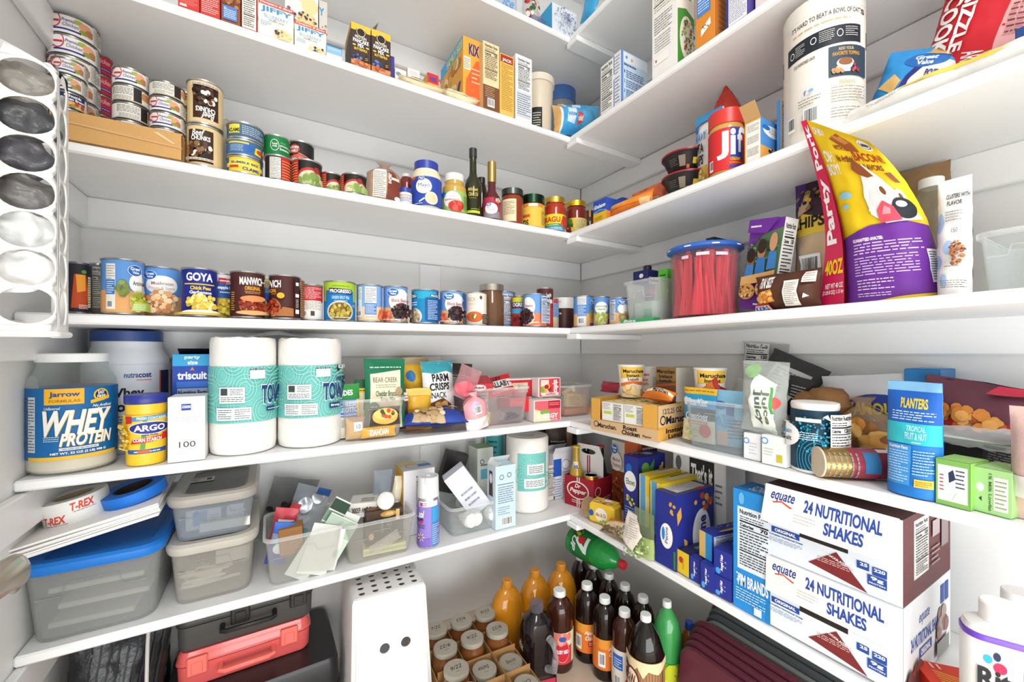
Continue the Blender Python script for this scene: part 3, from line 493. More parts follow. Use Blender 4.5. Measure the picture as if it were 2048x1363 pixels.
# tan chips bag
bagp('chips_bag', 'tan snack chip bag with purple and yellow top, behind the dog treats', 3, 'B', 1588, 1692, 345, .15, .09, '#bfa584', crump=.006, sd=9, kind='pillow', front=[('r', 0, 0, 100, 100, '#c2a987'), ('r', 0, 66, 100, 100, '#3a2330'), ('p', [(0, 68), (30, 74), (60, 70), (100, 72), (100, 58), (0, 56)], '#dfbe3c'), ('t', 'CHIPS', 4, 62, 76, 71, K_, 2), ('p', [(16, 72), (40, 76), (36, 92), (14, 88)], '#c9a884'), ('p', [(0, 78), (26, 84), (22, 100), (0, 100)], '#4b2a6e'), ('d', 40, 86, 30, 10, 18, 5, ['#d9b436', '#2b1c22', '#8a6f3c']), ('r', 28, 24, 70, 42, '#e9eef2'), ('b', 31, 25, 68, 41), ('p', [(0, 8), (20, 14), (40, 8), (60, 14), (80, 8), (100, 14), (100, 0), (0, 0)], '#3b2150'), ('p', [(10, 0), (20, 8), (30, 0)], '#d9b436'), ('p', [(50, 0), (60, 8), (70, 0)], '#d9b436')])
# dog treat bag
p0, p1 = B(1676, .028), B(1868, .02); w = math.dist(p0, p1); mid = ((p0[0]+p1[0])/2+.055, (p0[1]+p1[1])/2); z0 = ztop(3, mid)
fr = [('r', 0, 0, 100, 100, '#f0cb1e'), ('t', 'OH', 6, 79, 20, 85, W_, 2), ('t', 'BOY!', 5, 72, 24, 78, W_, 2), ('t', 'WITH REAL', 28, 86, 56, 89, '#8a3a22', 2), ('t', 'BACON!', 52, 80, 92, 86, '#b2452a', 2), ('t', 'No Artificial', 26, 79, 50, 83, '#8a3a22', 2), ('t', 'FLAVORS', 58, 74, 84, 78, '#8a3a22', 2), ('t', 'OH BOY', 4, 93, 22, 97, W_, 2), ('p', [(28, 92), (44, 97), (62, 92), (66, 86), (50, 86), (36, 90)], '#a65a2c'), ('p', [(32, 94), (46, 96), (58, 92), (50, 90)], '#cf8a48'), ('e', 82, 93, 10, 4.5, '#f2efe6'), ('a', 82, 93, 7, 8.5, '#5a5a50'), ('r', 77, 91.5, 87, 94, '#4a4a44'),
 ('p', [(0, 0), (100, 0), (100, 40), (78, 43), (40, 42), (0, 37)], '#6b2f92'), ('t', 'GUARANTEED ANALYSIS:', 16, 33.5, 52, 35.5, W_, 2), ('f', 16, 26, 90, 33, 4, '#d9c6e6'), ('f', 16, 14, 84, 25, 7, '#cdb6de'), ('f', 18, 6, 58, 12.5, 4, '#d9c6e6'), ('f', 18, 2.5, 54, 5, 2, '#d9c6e6'), ('r', 92, 8, 100, 26, '#f2f2f5'), ('f', 93, 9, 99, 25, 12, '#23303c'), ('p', [(20, -1), (100, -1), (100, 3), (60, 1.5)], '#d9b61c'),
 ('e', 20, 60, 9, 2, '#8fc7de'), ('e', 16, 54, 5, 1.2, '#8fc7de'), ('p', [(50, 70), (58, 78), (72, 70), (84, 60), (92, 52), (97, 43), (60, 42), (46, 48), (44, 58)], '#e9e7e2'), ('p', [(44, 50), (54, 62), (66, 60), (58, 44)], '#d3d2cf'), ('e', 70, 60, 7, 6, '#efede8'), ('e', 69, 61, 3, 2.6, '#7a4a22'), ('e', 86, 57, 5, 5, '#efede8'), ('e', 86, 57, 2, 2.2, '#7a4a22'), ('p', [(42, 74), (48, 81), (58, 76), (66, 70), (58, 69), (48, 71)], '#8a4a26'), ('p', [(82, 72), (90, 73), (94, 66), (88, 66)], '#8a4a26'), ('e', 84, 50, 12, 6.5, '#22262a'), ('e', 83, 52.5, 6, 2, '#c9d3da'), ('p', [(54, 42.3), (54, 50), (64, 55), (74, 51), (78, 43)], '#d9495a'), ('p', [(58, 47), (64, 52), (70, 50), (68, 47)], '#ec8f96')]
tb = thing('dog_treat_bag', 'tall yellow and purple dog treat bag leaning out past the shelf above', 'bag', (mid[0], mid[1], z0), -math.pi/2+.12)
hh = .355
ben = lambda x, y, z: (x-.035*(z/hh)**2-(x/w+.5)*.045*max(0, z/hh)**1.2, y-.125*max(0, (z-.12)/(hh-.12))**1.5, z*(1-.23*max(0, x/w+.5)*max(0, z/hh)**1.5))
pouch('body', '', '', (0, 0), 0, w, hh, .1, '#e9c51f:s', fr, 'stand', .0045, 3, parent=tb, bend=ben, res=(26, 40), partname='bag_front')
# pink gusset on the left side
m = MB(); gs = []
W2 = w/2
for j in range(25):
    v = j/24; z = v*hh; tt = .05*(max(0, 1-v/.95))**.62+.002
    a = ben(-W2*.985, -tt*.55, z); c = ben(-W2-.05*(1-v*.75), .0*tt, z); d_ = ben(-W2*.985, tt*.9, z); gs.append([a, c, d_])
m.loft([[Vector(q) for q in g] for g in gs], '#cf2150:s', False, False, closed=False)
def gmap(x, y, l):
    v = y/hh; i = min(23, int(v*24)); f = v*24-i; a = Vector(gs[i][0]).lerp(Vector(gs[i+1][0]), f); c = Vector(gs[i][1]).lerp(Vector(gs[i+1][1]), f); q = c.lerp(a, x/.06); return (q.x-l*.3, q.y-l-.0004, q.z)
m.decal([('t', 'Party', 12, 36, 88, 72, W_, 2, 0, 90), ('t', 'Pork', 18, 76, 88, 98, W_, 2, 0, 90), ('t', '40OZ', 10, 18, 98, 27, '#f0cb1e', 2), ('t', 'NET WT 40 OZ', 20, 10, 96, 13, W_, 1), ('t', '(2 LB 8 OZ) 1.13 kg', 12, 6, 98, 9, W_, 1)], .06, hh, gmap, 4, 30)
m.build('gusset', tb)
# brown paper bag, clear jug, granola bag, empty bin
bagp('paper_bag', 'crumpled brown paper bag showing behind the dog treat bag', 3, 'B', 1720, 1900, 335, .27, .06, '#a3825f:k', crump=.014, sd=13, kind='stand')
p, r = cyl('B', 1806, 1906, .13)
jar('clear plastic jug with a white cap, behind the dog treat bag', 3, 'B', 1812, 1916, 358, .17, [(.9, 0), (1, .03), (1, .55), (.97, .7), (.8, .86), (.5, .95), (.46, 1)], '#b9b6a2:t', '#eef1f1:s', .06, cr=.52, name='plastic_jug', cat='jug', capname='cap')
bagp('granola_bag', 'tall white pouch with pale blue spots and a granola cluster', 3, 'B', 1874, 1946, 345, .03, .07, '#e9e7e2', crump=.004, sd=21, kind='stand', front=[('r', 0, 0, 100, 100, '#eae8e4'), ('e', 14, 62, 12, 9, '#a9c6ea'), ('e', 44, 40, 15, 6, '#a9c6ea'), ('e', 6, 28, 18, 7, '#a9c6ea'), ('e', 34, 12, 12, 6, '#a9c6ea'), ('t', 'CLUSTERS WITH', 30, 82, 96, 86, '#3b3b3b', 1), ('t', 'FLAVOR', 36, 76, 80, 80, '#3b3b3b', 1), ('f', 30, 62, 80, 72, 4, '#9a9690'), ('t', '150', 52, 52, 70, 56, '#6b665f', 0), ('d', 72, 34, 18, 10, 70, 4.5, ['#9c6038', '#7f4a28', '#b67c4e']), ('f', 46, 22, 86, 24, 1, '#77736c'), ('f', 36, 5, 98, 12, 4, '#77736c')])
c, w, h, z0 = binq('empty clear bin at the right end of the can shelf', 3, 'B', 1950, 2140, 452, .045, .22, c='#eef2f2:c')
# ------------------------------------------------------------------ shelf 5 from the floor: meat cans, jars, chips and oats
CH = [('r', 0, 0, 100, 100, '#ece8e1'), ('r', 0, 14, 62, 24, '#2a2a86'), ('e', 14, 66, 13, 26, '#e9e2dc'), ('a', 14, 66, 11, 13, '#c23340'), ('r', 6, 54, 24, 66, '#c23340'), ('t', 'Premium', 28, 62, 56, 80, '#6a5f9a', 1, 1), ('t', 'Chicken', 30, 36, 58, 56, '#8a86a0', 1, 1), ('e', 58, 76, 9, 12, '#a8b23c'), ('e', 70, 58, 12, 26, '#e2a07c'), ('e', 78, 40, 9, 20, '#b5774f'), ('e', 66, 30, 8, 12, '#8d9a3a'), ('r', 84, 2, 100, 98, '#e6e2d8'), ('f', 86, 6, 99, 94, 9, '#3a3833')]
CHB = [('r', 0, 0, 100, 100, '#e4e0d6'), ('f', 6, 40, 60, 88, 5, '#4a4640'), ('f', 10, 10, 58, 34, 3, '#7a756b'), ('r', 62, 0, 82, 100, '#2b2424'), ('e', 90, 60, 9, 26, '#c88a5a'), ('r', 0, 0, 100, 7, '#c9b9a0')]
NAVY = [('r', 0, 0, 100, 100, '#e8c888'), ('p', [(0, 100), (100, 100), (100, 40), (0, 52)], '#1c2a5e'), ('t', 'Chunk', 36, 72, 84, 92, W_, 2), ('t', 'Chicken Breast', 26, 50, 92, 68, W_, 2), ('e', 40, 22, 26, 18, '#d98e4a'), ('d', 50, 20, 40, 14, 14, 6, ['#c2452a', '#8d9a3a', '#e6b06a'])]
RDC = [('r', 0, 0, 100, 100, '#c4273a'), ('t', 'chicken', 30, 56, 92, 84, '#e8b8bc', 1, 1), ('r', 0, 18, 100, 34, '#3a2f86'), ('f', 40, 20, 90, 32, 1, '#c9c2e0'), ('e', 12, 64, 12, 24, '#e8dcd8')]
TR = dict(ring='#8d8c88:m')
tz = ztop(2, (-1.2, .1))+.003
OW = ['top', 'second', 'third', 'fourth', 'fifth', 'sixth', 'bottom']
def stack(n, x0, x1, yt, b, labs, text, turns, group, bands=('#ece8e1',)):
    p, r = settle(2, 'A', x0, x1, b, tz); H = (zat(p, yt)-tz)/n; proto = None
    for i in range(n):          # from the top down
        k = n-1-i; z = tz+k*H; lb = labs[min(i, len(labs)-1)]
        t = thing('meat_can', text % OW[i if i < n-1 else 6], 'can', (*p, z), face(p)+math.radians(turns[i % len(turns)]), group)
        m = MB(); e = .0015; m.lathe([(r-e, .003), (r-e, H-.004, bands[0])], None, 32, cap0=False, cap1=False); m.decal(lb, (r-e)*math.pi, H-.006, cylmap(r-e, H, .003), 14); m.build('label', t)
        m = MB(); q = r-e-.0002; m.lathe([(r-.004, 0), (r-.001, .0012), (q, .003), (q, H-.005), (r, H-.004), (r, H-.0008), (r*.96, H-.0002), (r*.94, H-.003), (r*.4, H-.0028)], '#8d8c88:m', 30); m.build('tin', t)
    return p, r
stack(5, 100, 176, 128, .016, [CH, CH, NAVY, NAVY, CH], 'small chicken can beside the bag dispenser, %s of the front stack in the cardboard tray', [4, -6, 0], 'small meat cans in the cardboard tray')
stack(5, 222, 303, 150, .03, [CH, CHB, CHB, CH, CH], 'small chicken can in the middle of the cardboard tray, %s of that stack', [0, -10, 12], 'small meat cans in the cardboard tray')
stack(5, 297, 372, 176, .012, [CHB, CH, CH, CHB, CH], 'small chicken can at the open end of the cardboard tray, %s of that stack', [6, -4, 0], 'small meat cans in the cardboard tray')
stack(7, 92, 201, 52, .115, [CH], 'small chicken can in the tallest stack, by the left wall, %s of the stack', [0, 8, -8], 'small meat cans in the cardboard tray')
stack(6, 176, 226, 116, .12, [RDC], 'small red meat can behind the white chicken cans, %s of the red stack', [0, 5], 'red meat cans in the cardboard tray', ('#c4273a',))
stack(4, 352, 392, 190, .1, [[('r', 0, 0, 100, 100, '#2b2a2c'), ('r', 0, 30, 100, 62, '#d2a74a'), ('f', 10, 66, 80, 92, 2, '#b9b2a4')]], 'small dark can with a yellow band behind the brown beef cans, %s of its stack', [0], 'dark banded cans', ('#2b2a2c',))
# torn cardboard tray
p0, p1 = A(96, .004), A(365, .004); h = zat(A(365, .004), 266)-tz; w = p1[0]-p0[0]
m = MB(); z = tz-.0025; c = '#d3a468:k'
m.box(0, 0, 0, w, .3, .0022, c, .0004); m.box(0, 0, 0, w, .0025, h, c, .0006); m.box(0, .2975, 0, w, .3, h, c, .0006); m.box(0, 0, 0, .0025, .3, h, c, .0006); m.box(w-.0025, 0, 0, w, .3, h*.95, c, .0006)
m.decal([('f', 2, 58, 70, 60, 1, '#e6c498'), ('p', [(0, 62), (40, 55), (72, 50), (100, 46), (100, 47.5), (72, 52), (40, 57.5), (0, 65)], '#e3bd8c'), ('p', [(0, 58), (40, 51), (72, 46), (100, 42), (100, 44), (72, 48), (40, 53.5), (0, 61)], '#b98a52'), ('p', [(76, 86), (80, 88), (94, 58), (92, 56)], '#e6c79b')], w, h, lambda x, y, l: (x, -l, y), 6, 2)
single(m, 'cardboard_tray', 'torn brown cardboard tray holding stacks of small cans', 'box', (p0[0], p0[1], z))
bx = A(248, .006); m = MB().lathe([(.03, 0), (.034, .002), (.034, h+.006), (.031, h+.008), (.02, h+.007)], '#4fb2cf:s', 28)
# beef cans
BF = [('r', 0, 0, 100, 100, '#ddc38f'), ('r', 10, 6, 78, 90, '#3d2416'), ('t', 'Beef', 22, 74, 56, 90, W_, 1, 1), ('t', 'CHUNKS', 20, 62, 70, 74, W_, 2), ('d', 44, 36, 30, 20, 50, 5, ['#1d100a', '#5a3522', '#efe6d8', '#8a6542', '#2c170e']), ('r', 12, 8, 76, 14, '#d9cdb8'), ('f', 14, 9, 74, 13, 1, '#3d2416')]
def flip(l):
    o = []
    for i in l:
        if i[0] == 'r': o.append(('r', 100-i[3], 100-i[4], 100-i[1], 100-i[2], i[5]))
        elif i[0] == 't': o.append(('t', i[1], 100-i[4], 100-i[5], 100-i[2], 100-i[3], i[6], i[7] if len(i) > 7 else 1, i[8] if len(i) > 8 else 0, 180))
        elif i[0] in 'ed': o.append((i[0], 100-i[1], 100-i[2], *i[3:]))
        elif i[0] == 'f': o.append(('f', 100-i[3], 100-i[4], 100-i[1], 100-i[2], *i[5:]))
    return o
q = can('cream beef can with a dark picture label, standing on the shelf', 2, 'A', 371, 447, 262, .01, BF, ['#ddc38f'], turn=-8)
can('cream beef can turned upside down on top of its twin', 2, 'A', 372, 448, 175, .01, flip(BF), ['#ddc38f'], z=q['z1']+.0008, turn=-6)
can('silver edged can peeking out behind the upside down beef can', 2, 'A', 424, 461, 240, .1, [('r', 0, 0, 100, 100, '#d8cba6'), ('r', 60, 0, 100, 100, '#b7b2a6')], ['#d8cba6'])
CL = [('r', 0, 0, 100, 100, '#46647f'), ('r', 6, 26, 36, 90, '#e5d64a'), ('t', 'CLAMS', 6, 34, 36, 62, K_, 2), ('f', 42, 20, 96, 88, 5, '#c3d0da')]
CL2 = [('r', 0, 0, 100, 100, '#3c6a9a'), ('r', 0, 78, 60, 90, '#e8cc2c'), ('f', 10, 20, 46, 70, 5, '#bcd0e2'), ('e', 58, 48, 12, 26, '#2a62b0'), ('p', [(74, 20), (100, 14), (100, 76), (78, 70)], '#e8cc2c'), ('e', 90, 46, 9, 16, '#c8402c')]
CL3 = [('r', 0, 0, 100, 100, '#e4c93a'), ('p', [(4, 60), (50, 96), (96, 60), (96, 30), (50, 44), (4, 34)], '#f0d94e'), ('t', 'BUMBLE BEE', 14, 56, 86, 72, '#2b3a86', 2), ('t', 'CLAMS', 44, 14, 88, 36, '#2b3a86', 2), ('r', 8, 26, 34, 44, '#c8402c')]
q = can('flat yellow clam can at the foot of the clam stack', 2, 'A', 451, 527, 324, .008, CL3, ['#2f5a96'])
q = can('flat blue clam can with a yellow stripe, middle of the clam stack', 2, 'A', 451, 527, 291, .008, CL2, ['#3c6a9a'], z=q['z1']+.0006)
can('flat steel blue clam can on top of the clam stack', 2, 'A', 452, 528, 258, .008, CL, ['#46647f'], z=q['z1']+.0006)
q = can('dark can with a white nutrition panel and red stripes, under the green beet can', 2, 'A', 529, 584, 318, .016, [('r', 0, 0, 100, 100, '#2a2624'), ('r', 18, 4, 58, 94, '#ece8df'), ('f', 20, 6, 56, 92, 13, '#55504a'), ('r', 60, 0, 100, 100, '#b62f22')]+[('r', 62, 8+i*12, 98, 11+i*12, '#e2a56a') for i in range(7)], ['#2a2624'])
can('green can of pickled beets on the upper tier', 2, 'A', 526, 581, 279, .018, [('r', 0, 0, 100, 100, '#127a3c'), ('a', 42, 54, 14, 15.5, W_), ('t', 'food', 33, 56, 51, 66, W_, 1), ('t', 'club', 34, 44, 50, 54, W_, 1), ('t', 'sliced', 62, 66, 82, 74, '#9fd0a8', 0), ('t', 'pickled', 60, 48, 100, 60, W_, 1), ('t', 'beets', 60, 32, 94, 44, W_, 1), ('r', 0, 0, 100, 6, '#c9b68a')], ['#127a3c'], z=q['z1']+.0008)
SAL = [('r', 0, 0, 100, 100, '#221f1f'), ('e', 60, 20, 52, 52, '#c0362a'), ('e', 62, 14, 48, 46, '#e7d9c2'), ('d', 62, 16, 36, 24, 30, 9, ['#7f9a4a', '#a9bb72', '#d8d2a8']), ('e', 76, 62, 9, 14, '#9c2f28'), ('r', 0, 0, 22, 100, '#b62f22')]+[('r', 2, 6+i*11, 20, 9+i*11, '#e2a56a') for i in range(8)]
q = can('black can with a vegetable picture and red stripes, under the pickled beet lid', 2, 'A', 586, 645, 328, .01, SAL, ['#221f1f'])
can('black can with a red oval emblem and the word pickled, upper tier', 2, 'A', 576, 629, 291, .02, [('r', 0, 0, 100, 100, '#221f1f'), ('e', 22, 66, 22, 22, '#c23a32'), ('t', 'WESTERN', 4, 68, 40, 80, W_, 2), ('t', 'FAMILY', 8, 52, 38, 64, W_, 2), ('p', [(0, 34), (40, 44), (80, 24), (84, 6), (0, 6)], '#d96a5a'), ('t', 'pickled', -4, 10, 46, 28, W_, 2), ('p', [(38, 46), (86, 26), (88, 30), (40, 50)], '#e08a7a')], ['#221f1f'], z=q['z1']+.0008)
can('black can with a pink rim and vegetable picture, second from the sugar bag', 2, 'A', 640, 684, 351, .02, SAL, ['#221f1f'], turn=14)
can('black and red striped can standing beside the brown sugar bag', 2, 'A', 683, 734, 354, .008, SAL, ['#221f1f'], turn=-10)
o = bagp('brown_sugar_bag', 'plastic bag of brown sugar twisted shut at the top', 2, 'A', 733, 803, 318, .012, .06, '#b38a6a:v', crump=.005, sd=31, kind='gather', front=[('r', 8, 4, 92, 66, '#b08a68'), ('r', 14, 8, 50, 74, '#e9e3da'), ('f', 16, 10, 48, 70, 14, '#6a615a'), ('p', [(52, 6), (92, 6), (92, 50), (70, 72), (56, 72)], '#7c3a2c'), ('t', 'sugar', 56, 42, 68, 68, W_, 1, 0, 90), ('r', 64, 52, 88, 58, '#e9e3da'), ('e', 86, 10, 10, 5, W_)])
jar('dark red bottle behind the sugar bag and the mayonnaise', 2, 'A', 798, 828, 350, .09, [(.9, 0), (1, .03), (1, .8), (.92, .9), (.6, 1)], '#7a2a24:l', '#e7e2de:s', .06, name='bottle', cat='bottle', capname='cap')
jar('small white jar with a blue cap left of the mayonnaise', 2, 'A', 797, 824, 379, .02, [(.95, 0), (1, .04), (1, .96), (.96, 1)], '#e9e6e2:s', '#2a3fa0:s', .22, lab=[('f', 10, 66, 90, 80, 1, '#b5524a'), ('f', 8, 20, 92, 60, 4, '#5a6aa8')], ly=(.05, .95), cr=1.02, name='bottle', cat='bottle', capname='cap')
jar('big mayonnaise jar with a blue lid', 2, 'A', 822, 883, 329, .008, [(.86, 0), (.97, .04), (1, .3), (1, .7), (.93, .86), (.78, .98), (.77, 1)], '#f0dfbd:s', '#2c3f9f:s', .15, lab=[('r', 0, 0, 100, 100, '#2d4aa6'), ('e', 42, 66, 24, 26, W_), ('t', 'Mayo', 26, 60, 60, 76, '#3a3a4a', 0), ('e', 66, 26, 20, 22, '#eadfc6'), ('e', 66, 26, 15, 17, '#e0cfa8'), ('p', [(30, 10), (46, 22), (44, 26), (28, 14)], W_), ('p', [(0, 86), (14, 90), (22, 100), (0, 100)], '#d8503a'), ('f', 16, 4, 40, 9, 1, W_)] + GV(36, 92, 9, 7), ly=(.04, .74), bands='#2d4aa6', cr=.79)
jar('applesauce jar with a white lid and green label', 2, 'A', 884, 933, 352, .012, [(.9, 0), (1, .03), (1, .66), (.96, .78), (.76, .86), (.74, 1)], '#c9a04a:l', '#ece9e4:s', .14, lab=[('r', 0, 0, 100, 100, '#9cc06a'), ('r', 0, 40, 30, 100, '#8fb556'), ('e', 42, 56, 34, 40, '#f4f2ea'), ('t', 'Original', 36, 66, 62, 76, '#b98a5a', 0), ('t', 'applesauce', 14, 50, 66, 62, '#c03a2e', 1), ('d', 56, 24, 22, 14, 16, 9, ['#c8382c', '#b32a22', '#d9574a']), ('f', 84, 10, 98, 80, 10, '#44602a'), ('e', 10, 84, 10, 10, '#1f6fc0')], ly=(.04, .62), bands='#9cc06a', cr=.8)
def bottle(label, s, wl, x0, x1, yt, b, prof, bodyc, capc, caph, **k): return jar(label, s, wl, x0, x1, yt, b, prof, bodyc, capc, caph, name='bottle', cat='bottle', capname='cap', **k)
bottle('tall dark green olive oil bottle with gold lettering', 2, 'A', 929, 963, 298, .008, [(.92, 0), (1, .02), (1, .52), (.86, .6), (.5, .68), (.42, .74), (.4, 1)], '#26290f:l', '#2b2b2e:s', .1, lab=[('t', 'Millcreek', 22, 78, 78, 88, '#d8bf5a', 1, 1), ('t', 'Olive Oil', 26, 62, 78, 74, '#d8bf5a', 1, 1), ('r', 10, 10, 90, 18, '#c9d23a'), ('f', 40, 21, 84, 25, 1, '#c9d23a'), ('f', 30, 54, 70, 58, 1, '#a8983c')], ly=(.02, .52), cr=.46)
bottle('dark bottle hidden between the olive oil and the red vinegar', 2, 'A', 952, 974, 356, .075, [(.95, 0), (1, .03), (1, .8), (.8, .92), (.6, 1)], '#2a1a18:l', '#1b1b1d:s', .1)
bottle('red wine vinegar bottle with a gold neck', 2, 'A', 966, 1001, 325, .008, [(.92, 0), (1, .02), (1, .46), (.9, .56), (.56, .68), (.46, .74), (.44, 1)], '#5a1a1c:l', '#c2a05a:m', .28, lab=[('r', 0, 0, 100, 100, '#b23048'), ('r', 0, 0, 100, 34, '#8f8a92'), ('e', 48, 46, 34, 26, W_), ('t', 'Red Wine', 26, 46, 70, 54, '#b5616e', 0), ('t', 'Vinegar', 32, 36, 66, 44, '#b5616e', 0), ('p', [(70, 70), (100, 70), (100, 100), (60, 100)], '#7a2a34'), ('d', 82, 86, 10, 8, 10, 5, ['#c98a6a', '#e6c9a8'])] + GV(36, 64, 12, 8), ly=(.02, .5), bands='#b23048', cr=.5)
SALS = [(.9, 0), (1, .03), (1, .78), (.95, .88), (.82, .96), (.8, 1)]
jar('salsa jar with a grey lid and cream label', 2, 'A', 1002, 1047, 382, .01, SALS, '#8f3a1e:l', '#5b5f5c:m', .14, lab=[('r', 0, 0, 66, 100, '#ead7b0'), ('f', 14, 30, 60, 92, 9, '#6a5a44')], ly=(.06, .78), cr=.96)
jar('yellow cheese dip jar with a dark green lid', 2, 'A', 1042, 1089, 395, .016, SALS, '#d8a93a:l', '#26402e:m', .2, lab=[('r', 0, 84, 100, 100, '#d98a3a'), ('r', 34, 86, 70, 98, '#efe8d8'), ('r', 0, 0, 100, 84, '#e6c04a'), ('t', 'TOS', -2, 4, 34, 30, K_, 2), ('r', 0, 40, 40, 52, '#d3532f'), ('f', 84, 10, 98, 70, 9, '#7a5a2a')], ly=(.04, .9), bands='#e6c04a', cr=1.0)
jar('red pasta sauce jar with a yellow label and pale yellow lid', 2, 'A', 1088, 1132, 399, .01, SALS, '#a8331c:l', '#d9b14a:m', .13, lab=[('r', 0, 0, 100, 100, '#e8cf2a'), ('t', 'RAGU', 4, 50, 72, 84, '#c22a24', 2), ('r', 4, 26, 82, 42, '#4f9a3c'), ('f', 8, 30, 64, 38, 1, W_), ('r', 0, 0, 100, 26, '#4a8fc0'), ('f', 10, 4, 80, 22, 2, W_), ('d', 88, 56, 8, 26, 10, 9, ['#c8382c', '#dd5a48'])], ly=(.02, .56), bands='#e8cf2a', cr=.92)
jar('dark red sauce jar with a bright yellow lid, at the shelf corner', 2, 'A', 1131, 1173, 406, .008, SALS, '#7a2418:l', '#e3b82e:m', .12, lab=[('r', 0, 0, 100, 100, '#e2c33a'), ('r', 44, 30, 96, 96, '#ecd98a'), ('f', 46, 34, 94, 92, 8, '#7a6a3a'), ('d', 18, 66, 14, 22, 16, 9, ['#3f5a24', '#5a7a34', '#2c3a18']), ('d', 20, 20, 14, 16, 10, 9, ['#8f2a24', '#6a1d1a', '#e8dcd0']), ('r', 30, 0, 100, 14, '#d4d0c4')], ly=(.02, .55), bands='#e2c33a', cr=.92)
jar('small brown jar at the very corner of the shelf', 2, 'A', 1168, 1190, 423, .1, SALS, '#5a3a26:l', '#6a4a30:m', .16, lab=[('r', 10, 10, 90, 60, '#2b2624'), ('f', 14, 14, 86, 40, 3, '#b9b2a4')], ly=(.05, .8), cr=.9)
# right-hand run
box('graham_box', 'small blue and yellow graham cracker box near the corner', 'box', 2, 'B', 1187, 1213, 399, .012, .075, col='#2a4fb0', front=[('r', 0, 0, 100, 42, '#e5b52a'), ('r', 0, 42, 100, 100, '#2a4fb0'), ('p', [(0, 40), (50, 50), (100, 42), (100, 46), (50, 56), (0, 48)], '#5aa9d8'), ('t', 'Grahams', 6, 62, 94, 80, W_, 2, 1), ('f', 10, 8, 70, 26, 4, '#7a5a1a')], right=[('r', 0, 0, 100, 40, '#e08a2a')])
box('cracker_box', 'blue snack box lying behind the orange tray', 'box', 2, 'B', 1214, 1245, 400, .1, .08, col='#24409a', front=[('t', 'Or', 6, 30, 40, 80, W_, 2), ('f', 60, 20, 94, 80, 4, '#c9d2ea')], right=[('f', 10, 20, 90, 80, 5, '#c9d2ea')])
z0 = ztop(2, (.1, -.25))
bagp('cheese_snack_pack', 'orange snack tray pack with curled ends, at the shelf edge', 2, 'B', 1216, 1306, 388, .016, .05, '#ea7a20:w', crump=.006, sd=17, front=[('p', [(0, 52), (100, 40), (100, 80), (0, 96)], '#f08f2c'), ('t', 'REESES', 6, 66, 50, 84, '#f4d9a0', 2, 1), ('r', 80, 10, 98, 60, '#f0c58a')], res=(22, 12))
bagp('orange_wrapper', 'crinkled orange wrapper standing behind the orange snack tray pack', 2, 'B', 1262, 1335, 366, .09, .05, '#d9652a:w', crump=.01, sd=19, front=[('r', 40, 10, 90, 50, '#c9a87a'), ('f', 44, 14, 86, 46, 6, '#6a4a2a')])
def bowl(label, z, b):
    c = B(1372, b+.07); m = MB().lathe([(.038, 0), (.04, .002), (.062, .052), (.066, .055), (.066, .059), (.06, .058), (.04, .056)], '#1d1b1b:s', 36); m.decal([('r', 30, 30, 42, 84, '#8a7d6a'), ('r', 56, 36, 72, 66, '#d9c23a'), ('r', 44, 14, 50, 34, '#d2602a'), ('f', 10, 40, 26, 80, 4, '#6a6258')], .05*math.pi, .05, cylmap(.043, .05, .003, taper=.4), 12, off=.0012)
    t = thing('noodle_bowl', label, 'bowl', (*c, z), face(c), 'black noodle bowls'); m.build('bowl', t)
    MB().lathe([(.0655, .0562), (.0675, .057), (.0675, .0605), (.064, .0612), (.03, .0612)], '#a3242a:s', 36).build('lid', t)
zb = ztop(2, B(1372, .08)); bowl('black noodle bowl with a red rim, lower of two', zb, .016); bowl('black noodle bowl with a red rim, stacked on the other', zb+.0625, .02)
bagp('wavy_chips_bag', 'white and black chip bag squeezed left of the peanut butter', 2, 'B', 1393, 1448, 215, .06, .05, '#e9e6df:s', crump=.004, sd=23, front=[('r', 0, 0, 100, 100, '#eae7e0'), ('r', 0, 0, 60, 30, '#d9b95a'), ('d', 24, 14, 22, 12, 16, 7, ['#e6cf8a', '#cfa83c']), ('t', 'WAVY', 0, 62, 60, 74, '#2f86c4', 2), ('t', 'POTA', 0, 46, 50, 59, K_, 2), ('t', 'CHIPS', 0, 31, 50, 44, K_, 2), ('e', 6, 82, 14, 6, '#1f6fc0'), ('r', 0, 88, 100, 100, '#3a8fc4')])
bagp('red_chips_bag', 'crumpled red snack bag rolled down at the top, behind the peanut butter', 2, 'B', 1398, 1530, 140, .12, .1, '#c9331f:w', crump=.012, sd=29, bend=lambda x, y, z: (x*(1-.6*max(0, z/.25)**2)-.06*z, y, z), front=[('p', [(0, 20), (34, 30), (38, 64), (20, 60), (0, 40)], '#d8ab3a'), ('p', [(80, 40), (100, 34), (100, 50), (84, 54)], '#2b2326')])
jar('big peanut butter jar with a red lid and red, white and blue label', 2, 'B', 1417, 1489, 231, .008, [(.92, 0), (1, .03), (1, .86), (.95, .95), (.9, 1)], '#c79a4c:l', '#d3332a:s', .18, lab=[('r', 0, 0, 100, 100, '#cf2b2e'), ('p', [(60, 28), (100, 20), (100, 96), (60, 100)], '#2a46a0'), ('t', 'J', 26, 26, 56, 92, W_, 2), ('t', 'i', 60, 34, 74, 96, W_, 2), ('t', 'f', 78, 40, 96, 100, W_, 2), ('t', 'CREAMY', 60, 20, 88, 28, '#e8b22a', 2), ('f', 58, 13, 92, 18, 1, '#e8b22a'), ('r', 58, 4, 100, 10, '#2a46a0'), ('b', 6, 4, 16, 30)], ly=(.05, .84), bands='#cf2b2e', cr=1.02)
